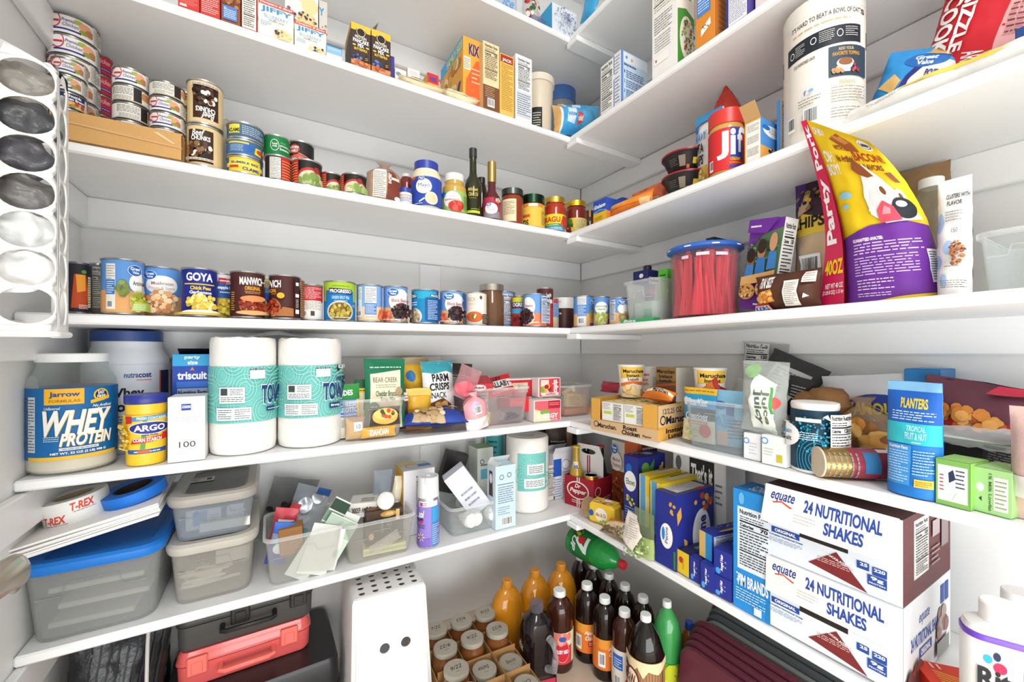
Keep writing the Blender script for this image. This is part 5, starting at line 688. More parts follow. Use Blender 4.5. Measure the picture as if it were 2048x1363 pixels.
# two-roll pack of paper towels under one wrapper
pa, ra = cyl('A', 418, 553, .01); pb, rb = cyl('A', 555, 683, .01); z0 = ztop(4, pa); ha = zat(pa, 672)-z0
t = thing('paper_towel_pack', 'wrapped pack of two paper towel rolls with a teal printed band', 'paper towels', ((pa[0]+pb[0])/2, pa[1], z0), 0)
TW = [('r', 0, 0, 100, 100, '#74c4bc')]+[('a', x, y, q, q+1.3, '#8fd2c9') for x, y in ((4, 10), (4, 60), (22, 85), (24, 30), (50, 5), (66, 88), (76, 20), (52, 62), (96, 60), (38, 110), (86, 108)) for q in (6, 10, 14)]+[('r', 20, 36, 52, 64, '#e9efec'), ('f', 34, 50, 50, 62, 4, '#3c4a4a'), ('f', 22, 38, 50, 48, 3, '#4a5858'), ('r', 22, 50, 31, 62, '#3c4a4a'), ('r', 16, 6, 60, 28, '#e9efec'), ('f', 18, 8, 36, 26, 5, '#3c4a4a'), ('f', 40, 8, 58, 26, 5, '#5a6868'), ('r', 58, 78, 78, 96, '#dfeeea'), ('f', 58, 92, 78, 98, 1, '#1f4a66')]
for pp, rr2, k in ((pa, ra, 0), (pb, rb, 1)):
    m = MB(); rg = random.Random(k); n = 48; lp = []
    r = min(ra, rb)*.985 if k == 0 else rb*.985
    r = rb if k else ra
    for i, (q, z) in enumerate([(.9, 0), (.97, .004), (1, .02), (1, ha*.5), (.995, ha-.016), (.96, ha-.005), (.7, ha-.003), (.3, ha-.008), (.24, ha-.03)]):
        lp.append([(r*q*(1+.006*noise.noise(Vector((j*.9, i*2.1, k))))*math.cos(6.2832*j/n), r*q*(1+.006*noise.noise(Vector((j*.9, i*2.1, k+5))))*math.sin(6.2832*j/n), z+(.004*noise.noise(Vector((j*.5, i, 9+k))) if i > 4 else 0)) for j in range(n)])
    T = Matrix.Translation((pp[0]-(pa[0]+pb[0])/2, pp[1]-pa[1], 0)); m.loft(lp, '#f0ede8:w', True, True, T); m.build('towel_roll', t)
    rz = face(pp); R = Matrix.Translation((pp[0]-(pa[0]+pb[0])/2, pp[1]-pa[1], 0)) @ Matrix.Rotation(rz, 4, 'Z'); m = MB(); q0, q1 = ha*.27, ha*.74; f = cylmap(r*1.006+.001, ha, q0)
    m.lathe([(r*1.006+.001, q0), (r*1.006+.001, q1, '#74c4bc:s')], None, 48, R, cap0=False, cap1=False)
    m.decal(TW+([('t', 'TOWELS', 72, 30, 124, 68, W_, 2), ('t', 'TOWELS', 73, 32, 123, 66, '#1f3f78', 2), ('r', 80, 18, 110, 26, '#1f3f78'), ('f', 82, 20, 100, 24, 1, W_)] if k == 0 else [('t', 'TOWELS', 66, 30, 120, 68, W_, 2), ('t', 'TOWELS', 67, 32, 119, 66, '#1f3f78', 2), ('t', 'PREMIUM', 88, 68, 112, 76, '#1f3f78', 1), ('p', [(90, 88), (112, 86), (112, 104), (90, 104)], K_), ('t', 'KIRK', 92, 93, 106, 101, W_, 2), ('r', 76, 16, 108, 26, '#1f3f78'), ('t', 'Strong,', 78, 18, 94, 24, W_, 2)]), r*math.pi, q1-q0, lambda x, y, l, R=R, f=f: R @ Vector(f(x, y, l)), 18, off=.0006)
    m.build('printed_band', t)
m = MB(); m.loft([[(-.09, -.05, ha-.004), (0, -.045, ha+.004), (.09, -.05, ha-.004)], [(-.03, 0, ha+.012), (0, 0, ha+.016), (.03, 0, ha+.01)], [(-.08, .05, ha), (0, .04, ha+.006), (.08, .05, ha-.002)]], '#e4e6e6:v', False, False, closed=False); m.build('wrapper_fold', t)
# packet bin
def packet(name, label, px, b, zz, w, h, t, col, front, sd, yaw=0, lean=0, tilt=0, wl='A', s=4, crump=.003, cat='packet', kind='pillow', group=None):
    p = P(wl, px, b); return pouch(name, label, cat, p, zz, w, h, t, col, front, kind, crump, sd, rz=RZ[wl]+math.radians(yaw), rx=tilt, ry=lean, res=(12, 16), group=group)
c, w, h, z0 = binq('clear open bin of soup and rice packets beside the towel pack', 4, 'A', 690, 812, 797, .03, .2, c='#ece6e0:c', group='clear open bins of the packet shelf')
zb = z0+.006
packet('soup_mix_bag', 'green and cream bag of cheddar broccoli soup mix standing in the packet bin', 770, .08, zb+.015, .126, .212, .024, '#0f6a48:s', [('r', 0, 0, 100, 100, '#10704c'), ('p', [(10, 0), (92, 0), (88, 84), (12, 78)], '#ece0c4'), ('f', 12, 86, 90, 90, 1, '#cfe0d0'), ('t', 'BEAR CREEK', 18, 66, 80, 73, '#4a4436', 0), ('f', 24, 58, 76, 64, 2, '#a89a80'), ('t', 'Cheddar Broccoli', 24, 46, 82, 54, '#2a6a3c', 1), ('t', 'Soup Mix', 36, 38, 74, 45, '#2a6a3c', 1), ('e', 84, 52, 10, 7, '#b8a078'), ('e', 20, 30, 14, 8, '#147a54'), ('f', 12, 27, 28, 33, 2, W_), ('e', 50, 8, 38, 16, '#e0b45a'), ('d', 54, 10, 24, 10, 16, 4, ['#5a8a3a', '#d9a03a', '#e8cf8a'])], 81, 3, .02, -.08)
packet('risotto_packet', 'green and blue packet of cheese risotto at the left of the packet bin', 702, .07, zb, .062, .155, .022, '#dfd6c4:s', [('r', 0, 72, 100, 100, '#2a8a3c'), ('t', 'SIDES', 10, 80, 70, 90, W_, 2), ('r', 0, 40, 100, 72, '#3a80d0'), ('t', 'CHEESE', 4, 60, 84, 68, W_, 1), ('t', 'RISOTTO', 4, 49, 88, 58, W_, 1), ('f', 8, 42, 80, 46, 1, W_), ('f', 10, 20, 80, 36, 5, '#8a9aa0'), ('r', 84, 0, 100, 72, '#e6c66a')], 82, -4, -.06)
packet('rice_packet', 'yellow and black rice packet between the risotto and the soup mix', 728, .11, zb, .07, .165, .02, '#d8c8a0:s', [('r', 0, 84, 100, 100, '#2a5a38'), ('r', 0, 76, 100, 84, '#e8c62c'), ('f', 8, 78, 92, 82, 1, K_), ('r', 0, 30, 100, 76, '#e2d2ae'), ('r', 40, 44, 100, 62, '#3a2c22'), ('r', 0, 0, 100, 30, '#c98a4a')], 83, 2, .03)
packet('brown_packet', 'brown packet edge standing behind the soup mix bag', 760, .14, zb, .1, .16, .02, '#7a5a44:s', [('r', 0, 70, 100, 100, '#3a2c28')], 84, 0, 0)
packet('potato_mix_packet', 'yellow potato mix packet with white capital letters lying low in the packet bin', 757, .035, zb, .1, .03, .02, '#dba544:s', [('t', 'IDAHOAN', 22, 20, 78, 84, W_, 2)], 85)
packet('kraft_packet', 'plain tan packet with a small white square in the packet bin', 710, .042, zb, .05, .06, .02, '#c9a87a', [('r', 40, 40, 92, 80, '#e9e6ea'), ('t', '10', 54, 50, 80, 70, '#8a84b8', 1)], 86)
packet('omelette_packet', 'dark packet with a round yellow omelette behind the front wall of the bin', 770, .036, zb+.032, .09, .055, .014, '#3c3630', [('e', 50, 50, 44, 44, '#e6b85a'), ('e', 50, 62, 40, 30, '#efca74'), ('d', 54, 60, 30, 22, 9, 6, ['#5a8a3a', '#c8502c', '#2f5a30'])], 87)
packet('maroon_packet', 'dark maroon packet at the right end of the packet bin', 806, .12, zb, .05, .13, .02, '#4a2430:s', [('r', 0, 70, 100, 90, '#d9cfc8'), ('f', 8, 74, 92, 86, 2, '#8a2a30')], 88)
# chips and crackers between the bins
zs = ztop(4, A(850, .1))
packet('tortilla_chip_bag', 'upright yellow chip bag with a crimped point at the top', 836, .2, zs, .095, .235, .05, '#d9aa2e:w', [('r', 0, 0, 100, 100, '#dfb02e'), ('e', 20, 74, 16, 8, '#3a78b8'), ('r', 0, 90, 100, 100, '#b8a888'), ('p', [(0, 40), (30, 44), (28, 52), (0, 48)], '#c05a2c')], 91, 6, -.04, crump=.008, cat='bag')
packet('corn_chip_bag', 'yellow chip bag with a tan window below the upright yellow bag', 838, .115, zs, .085, .135, .05, '#dba82c:w', [('r', 0, 0, 60, 40, '#c98a5a'), ('r', 0, 84, 100, 100, '#e8c86a')], 92, -6, 0, crump=.007, cat='bag')
packet('parmesan_crisp_bag', 'white and teal bag of parmesan crisps with crackers pictured', 880, .13, zs+.01, .12, .212, .06, '#e6e6e4:s', [('r', 0, 0, 100, 100, '#e9e9e8'), ('p', [(0, 84), (30, 80), (70, 84), (100, 78), (100, 100), (0, 100)], '#3a9aa8'), ('t', 'PARM', 22, 68, 74, 80, K_, 2), ('t', 'CRISPS', 12, 54, 74, 66, K_, 2), ('t', 'SNACK', 8, 42, 62, 51, K_, 1), ('p', [(0, 0), (84, 0), (80, 30), (50, 42), (14, 36), (0, 24)], '#6a4228'), ('d', 38, 18, 36, 16, 40, 8, ['#d8a05a', '#c48a44', '#e6b878', '#a86a34']), ('r', 0, 0, 80, 5, '#3a9aa8')], 93, 8, -.03, -.05, crump=.006, cat='bag')
packet('black_snack_bag', 'black bag with a crimped top edge behind the parmesan crisps', 908, .24, zs+.02, .12, .19, .05, '#2b2a2b:s', [('f', 34, 70, 76, 80, 2, '#b0aca8'), ('e', 46, 56, 26, 16, '#8a8480')], 94, -8, .06, cat='bag')
packet('salt_bag', 'pale pink plastic bag of pink salt slumped on the shelf', 956, .03, ztop(4, A(950, .04)), .085, .125, .055, '#e6a4a8:s', [('r', 0, 0, 100, 34, '#ece4e2'), ('r', 20, 50, 56, 78, '#c9b8d0'), ('b', 30, 44, 60, 64)], 95, 6, -.16, crump=.008, kind='gather', cat='bag', group='pink salt bags')
packet('salt_bag', 'knotted clear bag of pink salt above the slumped pink bag', 922, .06, ztop(4, A(930, .04))+.1, .085, .11, .045, '#e8b4b8:v', [('e', 40, 30, 40, 24, '#e2707c')], 96, 6, .4, crump=.01, cat='bag', group='pink salt bags')
flatbag('cashew_bag', 'blue and clear bag of cashews lying at the shelf edge', 4, 'A', 874, .004, .2, .095, .05, '#2b459c:v', 97, [('r', 0, 0, 100, 100, '#2c489f'), ('p', [(12, 10), (64, 2), (60, 90), (20, 96)], '#cbb18a'), ('d', 40, 44, 24, 40, 44, 4.6, ['#d8c09a', '#c4a478', '#e6d2b0', '#b39468']), ('f', 8, 70, 26, 96, 4, '#d85a4a'), ('p', [(74, 64), (90, 60), (88, 82), (78, 84)], W_), ('e', 70, 76, 8, 12, '#4a68b8')], -12, .008, .22)
# candy bin and the two bins at the corner
c, w, h, z0 = binq('clear open bin of sweets and jerky on the right of the salt bags', 4, 'A', 945, 1062, 775, .045, .19, c='#f0e4e4:c', group='clear open bins of the packet shelf'); zb = z0+.006
boxq('candy_box', 'red candy box with a white oval, tilted on top of the sweets bin', 'box', A(939, .07), A(986, .05), .1, z0+h-.012, .03, '#c02a34', front=[('e', 40, 50, 30, 36, '#e6d8d8'), ('t', 'Red', 20, 40, 60, 66, '#a8242c', 2)], right=[('r', 0, 0, 100, 100, '#dedad4'), ('f', 6, 10, 94, 90, 8, '#6a645c')], top=[('r', 0, 0, 100, 100, '#b82832')], rx=.2)
packet('jerky_bag', 'red bag of jerky with big black letters on top of the sweets bin', 1000, .12, z0+h-.035, .13, .075, .02, '#b8242c:s', [('r', 0, 0, 100, 100, '#bf2830'), ('r', 0, 30, 100, 72, '#d8d2cc'), ('t', 'VALLEY', 14, 72, 70, 94, K_, 2), ('t', 'WALLABY', 10, 36, 92, 66, K_, 2), ('f', 30, 10, 80, 24, 2, '#e8c8c0')], 101, -6, -.2, -.5)
EB = [('r', 0, 0, 100, 100, '#eee0dc'), ('r', 6, 6, 94, 94, '#c82a3a')]
boxq('energy_drink_box', 'white and red energy drink mix box, back one in the sweets bin', 'box', A(1012, .13), A(1073, .13), .05, zb+.07, .075, '#e6d8d2', front=EB+[('r', 20, 30, 70, 80, '#dcc8a8'), ('t', 'zipfizz', 28, 48, 70, 66, W_, 2), ('d', 24, 20, 16, 12, 10, 9, ['#a82430', '#d85a5a'])], right=[('r', 0, 0, 100, 100, '#dfe0cc'), ('t', 'grapefruit', 40, 10, 64, 90, '#5a8a3a', 1, 0, 270)])
boxq('energy_drink_box', 'white and red energy drink mix box standing on end with sideways lettering', 'box', A(1077, .075), A(1121, .07), .05, z0+.083, .072, '#f0e6e2', front=[('r', 4, 4, 96, 96, '#d8404a'), ('r', 10, 10, 46, 90, '#ead8c8'), ('t', 'zipfizz', 62, 20, 90, 90, W_, 2, 0, 270), ('d', 34, 40, 22, 18, 9, 9, ['#a82430', '#e8a83a', '#7aa84a']), ('r', 14, 6, 90, 22, '#f0e0d8'), ('t', 'zipfizz', 30, 9, 76, 19, '#b82832', 2)])
boxq('energy_drink_box', 'white and red energy drink mix box with a big word, outside the sweets bin', 'box', A(1068, .03), A(1122, .02), .06, z0, .078, '#f0e6e2', front=[('r', 3, 3, 97, 97, '#d8606a'), ('p', [(52, 60), (97, 60), (97, 97), (52, 97)], '#b81f34'), ('p', [(3, 3), (60, 3), (50, 40), (3, 60)], '#dcd8a0'), ('e', 40, 44, 18, 12, '#7aa84a'), ('t', 'ENERGY', 12, 16, 88, 38, W_, 2), ('f', 20, 6, 86, 13, 1, W_), ('f', 56, 74, 92, 90, 2, '#e8a8a8')])
boxq('red_carton', 'bright red carton lying inside the sweets bin', 'box', A(1020, .07), A(1058, .07), .1, zb+.03, .05, '#d02a30', top=[('r', 20, 20, 80, 80, '#2b2326')])
packet('dark_pouch', 'dark plastic pouch showing through the sweets bin', 1022, .062, zb, .1, .05, .02, '#3c3844:w', [], 103)
packet('lemon_pouch', 'pale yellow pouch low in the left of the sweets bin', 968, .062, zb, .05, .04, .02, '#d8d46a', [], 104)
packet('snack_pouch', 'light grey snack pouch with fine print at the left of the sweets bin', 962, .1, zb+.03, .06, .075, .02, '#d9d6d0', [('f', 6, 10, 90, 90, 8, '#8a857c')], 105)
c, w, h, z0 = binq('small clear open bin in the shelf corner', 4, 'A', 1128, 1186, 770, .06, .17, c='#efe6e2:c', group='clear open bins of the packet shelf'); zb = z0+.006
boxq('yellow_carton', 'small yellow carton leaning in the corner bin', 'box', A(1133, .085), A(1172, .095), .02, zb+.026, .052, '#e2cf8a', front=[('f', 10, 16, 60, 84, 4, '#a8925a'), ('r', 66, 10, 92, 80, '#ecdca8')], ry=.1)
boxq('orange_carton', 'orange snack carton lying at the bottom of the corner bin', 'box', A(1130, .08), A(1180, .08), .07, zb, .022, '#e08a4a')
packet('green_sachet', 'small green sachet with an orange picture sticking out of the corner bin', 1142, .12, z0+.07, .07, .04, .008, '#b8c48a', [('e', 40, 40, 30, 26, '#dd7a3a'), ('e', 84, 60, 12, 30, W_)], 107, 0, -.45)
packet('magenta_sachet', 'dark pink sachet behind the small green sachet', 1128, .16, z0+.07, .06, .035, .008, '#a8324a', [], 108)
# noodle case on the right-hand shelf
p0 = G(1182, 858, ztop(4, (.06, -.02))); p1 = G(1316, 884, ztop(4, (.03, -.2)))
q0 = Vector(p0); q1 = Vector(p1); z0 = ztop(4, (0, -.15)); hc = .103
KR = '#d9a24a:k'
q = boxq('noodle_case', 'open cardboard case of chicken noodle cups with black lettering', 'box', p0, p1, .2, z0, .035, KR, front=[('r', 0, 0, 100, 100, '#c9a67c'), ('t', 'Maruchan.', 12, 34, 42, 76, K_, 2), ('a', 9, 62, 3, 4, K_), ('t', 'Roast', 52, 54, 72, 92, K_, 2), ('t', 'Chicken', 50, 10, 76, 50, K_, 2), ('t', 'Flavor', 80, 18, 92, 38, K_, 1)], right=[('t', 'Instant', 20, 55, 74, 95, K_, 2), ('t', 'Lunch.', 26, 8, 72, 48, K_, 2)], flap=[('b', .001, 0, KR)])
W = (q1-q0).length; t = q['o']
m = MB(); m.box(-W/2, .198, .035, W/2, .2, hc, KR, .0006); m.box(-W/2, 0, .035, -W/2+.0025, .2, hc, KR, .0006); m.box(W/2-.0025, 0, .035, W/2, .2, hc, KR, .0006); m.box(-W/2, 0, .035, -W/2+.036, .0025, hc, KR, .0006); m.box(W/2-.05, 0, .035, W/2, .0025, hc, KR, .0006)
m.decal([('r', 0, 0, 100, 100, '#cfae84'), ('t', '12/2.25 OZ', 12, 58, 62, 84, '#4a3a2c', 1), ('t', 'Maruchan', 20, 8, 96, 46, K_, 2), ('a', 12, 30, 5, 7, K_)], .2, .06, lambda x, y, l: (W/2+l, x, .041+y)); m.build('case_wall', t)
cups = [('r', 0, 0, 100, 100, '#e8e4dc'), ('r', 0, 84, 100, 100, '#e3b84a')]
m = MB(); n = 4
rgn = random.Random(2); M0 = Matrix.Translation((*((q0+q1)/2), z0)) @ Matrix.Rotation(q['rz'], 4, 'Z')
def ncup(label, base, r, h, art_, sd=0, group='noodle cups', boxed=False, rzz=None):
    fz = face(base[:2]) if rzz is None else rzz; t = thing('noodle_cup', label, 'cup', base, fz, group)
    m = MB().lathe([(r*.76, 0), (r*.78, .002), (r, h-.004), (r*1.04, h-.003), (r*1.04, h), (r*.5, h-.001)], '#efece6:s', 30); m.decal(art_, r*.9*math.pi, h*.9, cylmap(r*.79, h, .004, taper=.22*r/h), 12, off=.0006); m.build('cup', t); return t
CUP = [('r', 0, 0, 100, 100, '#f0ece4'), ('p', [(0, 60), (100, 66), (100, 100), (0, 100)], '#e8bc4a'), ('t', 'Maruchan', 18, 80, 84, 92, K_, 2), ('t', 'Instant', 30, 66, 72, 77, K_, 2), ('t', 'Lunch', 34, 54, 70, 64, K_, 2), ('p', [(0, 30), (50, 44), (100, 34), (100, 46), (50, 54), (0, 42)], '#e2702c'), ('d', 50, 18, 34, 16, 26, 7, ['#e6b86a', '#f0d49a', '#d08a44']), ('e', 60, 16, 18, 12, '#e8d2a0')]
CUPW = [('r', 0, 0, 100, 100, '#f2efe9'), ('t', 'Maruchan', -20, 72, 46, 84, '#c8402c', 2), ('t', 'Instant', -8, 52, 44, 64, '#e0762c', 2), ('t', 'Lunch', -2, 36, 44, 48, '#e0762c', 2), ('f', 60, 10, 92, 70, 9, '#8a857c'), ('r', 0, 4, 100, 10, '#e2702c')]
SID = [('r', 0, 0, 100, 100, '#e3e1db'), ('f', 4, 60, 40, 96, 5, '#6a655c'), ('r', 8, 36, 46, 52, '#bcc44a'), ('r', 52, 4, 96, 96, '#dcd9d2'), ('n', 54, 6, 94, 94, '#dcd9d2')]
# shrink-wrapped noodle cup sleeves packed in the case, flush with its cut-out front
for k in range(2):
    w2 = (W-.06)/2-.012; x = -W/2+.042+k*(w2+.004); Mx = M0 @ Vector((x+w2/2, .006, .0362))
    m = MB().box(-w2/2, 0, 0, w2/2, .17, hc-.044, '#dedbd4', .002); m.decal(SID, w2, hc-.044, lambda x, y, l: (x-w2/2, -l, y)); m.decal([('r', 0, 0, 100, 100, '#e2cf94'), ('d', 50, 50, 48, 48, 40, 6, ['#d9a03a', '#ece4d2', '#b8862c', '#e8c46a'])], w2, .17, lambda x, y, l: (x-w2/2, y, hc-.044+l))
    single(m, 'noodle_sleeve', 'white printed sleeve of noodle cups inside the case, %s of two' % ('left' if k == 0 else 'right'), 'box', tuple(Mx), q['rz'], 'noodle cup sleeves in the case')
zt = z0+hc
def onb(px, b): return B(px, b)
ncup('noodle cup with a yellow and orange front, leftmost on top of the noodle case', (*B(1262, .1), zt), .043, .108, CUP)
ncup('plain white noodle cup turned to its side, second from the left on the case', (*B(1297, .185), zt), .04, .1, CUPW)
SLV = [('r', 0, 0, 100, 100, '#6a4a2a'), ('r', 0, 62, 100, 100, '#8a6a3a'), ('t', 'Maruchan', 6, 82, 94, 94, K_, 2), ('t', 'Instant', 16, 68, 84, 79, K_, 2), ('t', 'Lunch', 20, 56, 80, 66, K_, 2), ('p', [(0, 40), (100, 50), (100, 56), (0, 46)], '#a8502a'), ('e', 60, 18, 30, 14, '#8a6034')]
q = boxq('noodle_sleeve', 'brown noodle multipack sleeve with a long grey top, standing on the case', 'box', B(1312, .095), B(1352, .095), .12, zt, .104, '#b8a890', front=SLV, top=[('r', 0, 0, 100, 100, '#b5ad9c')], right=[('r', 0, 0, 100, 100, '#c9c2b4')])
ncup('plain white noodle cup between the brown sleeve and the yellow cup', (*B(1380, .2), zt), .034, .098, CUPW)
ncup('yellow fronted noodle cup at the right end of the top row', (*B(1420, .11), zt), .042, .108, CUP)
packet('noodle_brick', 'orange packet of dried noodles lying in front on the case', 1312, .045, zt+.01, .115, .035, .055, '#d9722a:s', [('r', 0, 0, 100, 100, '#dd7a2c'), ('r', 0, 30, 100, 56, '#f0e2cc'), ('t', 'Maruchan', 44, 28, 92, 60, K_, 2), ('d', 20, 70, 18, 20, 12, 5, ['#e8b84a', '#f0d890', '#b8502a'])], 111, -3, 0, -.9, wl='B')
packet('candy_sachet', 'crumpled dark red packet at the left end on top of the noodle case', 1218, .13, zt, .09, .04, .04, '#a8203a:w', [], 112, 0, 0, -.3, wl='B', crump=.008)
packet('red_sachet', 'tilted red and orange sauce packet behind the tuna bin', 1418, .07, zt+.02, .09, .05, .012, '#b8302c:s', [('p', [(10, 10), (90, 20), (84, 90), (16, 80)], '#dd7a34'), ('r', 4, 40, 22, 80, W_)], 113, 0, -.5, -.2, wl='B')
packet('brown_sachet', 'brown and red packet leaning at the right of the sauce packet', 1450, .1, ztop(4, (.1, -.35))+.09, .1, .06, .015, '#7a4430:s', [('r', 0, 60, 100, 100, '#b8302c')], 114, 0, .4, wl='B')
# tuna bin
c, w, h, z0 = binq('clear open bin of tuna pouches beside the noodle case', 4, 'B', 1362, 1488, 802, .02, .15, c='#dfe6ea:c', group='clear open bins of the packet shelf'); zb = z0+.006
packet('tuna_pouch', 'blue and black tuna pouch with a yellow top strip', 1398, .052, zb+.004, .1, .145, .012, '#2a86b8:s', [('r', 0, 88, 100, 100, '#e8b82c'), ('f', 4, 92, 96, 97, 1, '#a86a1c'), ('r', 0, 60, 100, 88, '#2f9ac8'), ('t', 'StarKist', 18, 66, 78, 80, W_, 2), ('e', 10, 74, 9, 8, W_), ('r', 20, 42, 100, 62, '#2a2826'), ('t', 'Creations', 10, 40, 80, 54, W_, 1, 1), ('r', 0, 0, 100, 40, '#d8cfa8'), ('r', 20, 32, 80, 38, '#c8883a'), ('f', 24, 33, 76, 37, 1, W_), ('e', 34, 16, 30, 13, '#cfd8b0'), ('d', 34, 16, 26, 11, 24, 4, ['#b8c070', '#e8dcc0', '#d8a070']), ('e', 78, 22, 16, 12, '#c8302c')], 121, 0, 0, -.05, wl='B', kind='flat')
packet('tuna_pouch', 'light blue tuna pouch turned edge on beside the black one', 1452, .07, zb+.004, .08, .143, .012, '#8ac0dc:s', [('r', 0, 0, 100, 100, '#8ec4de'), ('e', 30, 72, 22, 8, '#2a78b0'), ('r', 50, 54, 76, 76, '#2a5a98'), ('e', 50, 44, 34, 12, '#5aa6cc'), ('r', 0, 0, 60, 26, '#d8b8a0')], 122, 12, .02, -.06, wl='B', kind='flat')
packet('grey_pouch', 'grey foil pouch at the right end of the tuna bin', 1474, .08, zb+.004, .06, .09, .02, '#a8aeb2:s', [('f', 10, 20, 90, 80, 6, '#6a7278')], 123, 20, wl='B')
# pouches against the wall
packet('coffee_pouch', 'tall clear and white pouch with a nutrition panel against the wall', 1524, .31, ztop(4, (.3, -.3))+.09, .13, .19, .014, '#c4c4c2:v', [('n', 4, 20, 60, 100, '#d5d5d2')], 131, 0, .06, wl='B', crump=.005)
packet('black_bar_pouch', 'black and white pouch folded over, tilted against the wall', 1545, .26, ztop(4, (.3, -.3))+.1, .15, .15, .02, '#3a3a3b:s', [('r', 0, 0, 100, 100, '#3c3c3d'), ('p', [(12, 8), (88, 14), (84, 80), (16, 78)], '#d6d6d4'), ('f', 20, 16, 80, 74, 9, '#7a7a78')], 132, 0, .42, -.2, wl='B', crump=.006)
packet('black_drip_pouch', 'small black pouch with white print below the tilted wall pouch', 1588, .24, ztop(4, (.3, -.3))+.09, .06, .1, .02, '#2e2e30:s', [('f', 20, 40, 80, 80, 5, '#c9c9c6')], 133, 0, .2, wl='B')
packet('silver_pouch', 'crumpled silver and green pouch behind the tuna bin', 1490, .19, ztop(4, (.2, -.3))+.06, .15, .11, .04, '#b9bcb4:w', [('r', 20, 30, 60, 60, '#3f4a3c'), ('f', 60, 20, 90, 60, 6, '#5a5a58')], 134, 0, .3, -.3, wl='B', crump=.01)
# juice boxes in a clear bag, paper boxes
t0 = B(1530, .07); z0 = ztop(4, t0)
boxq('snack_carton', 'white carton with a blue emblem, left of two under the clear juice bag', 'box', B(1487, .02), B(1521, .02), .07, z0, .062, '#e8e9ea', front=[('a', 18, 70, 12, 18, '#5a9ad8'), ('f', 34, 20, 80, 70, 4, '#c9cdd2')])
boxq('snack_carton', 'white carton with a green square, right of two under the clear juice bag', 'box', B(1523, .012), B(1572, .012), .07, z0, .066, '#e6e8e6', front=[('a', 14, 80, 10, 15, '#5a9ad8'), ('r', 62, 14, 86, 40, '#c8b83a'), ('f', 10, 30, 50, 60, 3, '#c4c8c4')])
packet('juice_bag', 'clear plastic bag holding green and white juice boxes', 1527, .03, z0+.067, .1, .165, .085, '#dde3de:v', [('p', [(30, 6), (80, 0), (88, 70), (40, 84)], '#e4ebe2'), ('t', 'Juicy', 44, 12, 62, 62, '#5a6a5a', 2, 0, 270), ('t', 'Juice', 62, 14, 76, 62, '#6a7a5c', 2, 0, 270), ('e', 30, 86, 18, 10, '#9ac08a'), ('e', 88, 46, 8, 8, '#d8504a'), ('r', 78, 30, 84, 66, '#4a9a4a')], 141, 4, .03, wl='B', crump=.009, cat='bag')
# salt canister
SA = [('r', 0, 0, 100, 100, '#17384a')]+[('a', 52, 20, q, q+1.6, '#2a9ac0') for q in (12, 18, 24, 30, 36)]+[('d', 46, 62, 40, 30, 110, 1.6, ['#2fa6cc', '#38b4d8', '#1f7f9e'])]+[('e', 6, 58, 24, 20, W_), ('t', 'Plain', 0, 60, 17, 68, '#3a8ab8', 1), ('t', 'Salt', 2, 48, 17, 56, '#2a3a44', 1), ('r', 24, 82, 58, 88, '#ded6d2'), ('f', 28, 52, 54, 66, 4, '#cfe2ea'), ('n', 70, 4, 100, 96), ('p', [(60, 92), (66, 96), (70, 86)], W_)]
q = jar('round salt canister with a blue dotted wrap and white ends', 4, 'B', 1581, 1681, 803, .014, [(1, 0), (1, .02), (.985, .025), (.985, .95), (1, .96), (1, 1)], '#ece8e2:s', '#efebe5:s', .03, lab=SA, ly=(.04, .93), bands='#17384a', lr=.99, cr=.99, name='salt_canister', cat='canister')
# produce bag, snack bags, planters pouch
for k, (px, b, dz, sz, sd) in enumerate(((1622, .15, .0, .042, 1), (1655, .16, .005, .046, 2))):
    p = B(px, b); zz = ztop(4, p); m = MB().ball((0, 0, sz*.8), sz*1.15, sz*.95, sz*.8, '#8a6440:k', 18, None, sd, .2)
    m2 = single(m, 'potato', 'brown potato behind the salt canister, %s of two' % ('left' if k == 0 else 'right'), 'potato', (*p, zz+.1 if k else zz+.092), 0, 'potatoes behind the salt')
MBs = MB(); p = B(1640, .155); MBs.box(-.09, -.04, 0, .07, .04, .094, '#7a5a3c:k', .02); single(MBs, 'potato', 'potatoes heaped low behind the salt canister', 'potato', (*p, ztop(4, p)), -math.pi/2)
z0 = ztop(4, B(1720, .1))
packet('bread_roll_bag', 'clear bag of golden crusty rolls, gathered to a point', 1738, .16, z0, .105, .155, .065, '#c8a878:v', [('d', 50, 34, 46, 30, 30, 13, ['#c8924a', '#b87c34', '#d8a85e', '#8a5a2c']), ('r', 0, 0, 100, 12, '#8a5a34')], 151, 0, -.08, wl='B', kind='gather', crump=.012, cat='bag')
packet('white_snack_bag', 'large white bag with a blue oval and yellow letters behind the rolls', 1748, .25, z0+.0, .17, .2, .07, '#d9dade:s', [('e', 66, 56, 40, 22, '#2a3f9a'), ('t', 'FAMOUS', 34, 54, 92, 68, '#e8cf3a', 2, 0, 0), ('p', [(50, 4), (90, 10), (84, 18), (54, 14)], '#e08a3a')], 152, 0, -.1, wl='B', crump=.008, cat='bag')
p0 = G(1672, 948, z0+.0); rr_ = .03
t = thing('spice_tube', 'round tube lying on its side with a cream cap, in front of the salt canister', 'tube', (*B(1722, .03+rr_), z0+rr_+.0012), -.72)
m = MB(); R = Matrix.Rotation(math.pi/2, 4, 'Y'); m.lathe([(rr_, -.075), (rr_, -.03, '#a8864a:m'), (rr_, .02, '#8a2438:s'), (rr_, .08, '#ded8d0')], None, 32, R); m.decal([('r', 20, 0, 80, 26, '#a88a50:m'), ('r', 0, 44, 70, 62, '#2f6a98'), ('r', 0, 62, 100, 78, '#7a2438'), ('f', 10, 2, 90, 40, 6, '#8a8278')], rr_*math.pi, .15, lambda x, y, l: R @ Vector(cylmap(rr_, .15, -.075)(x, y, l)), 12, off=.0005); m.build('tube', t)
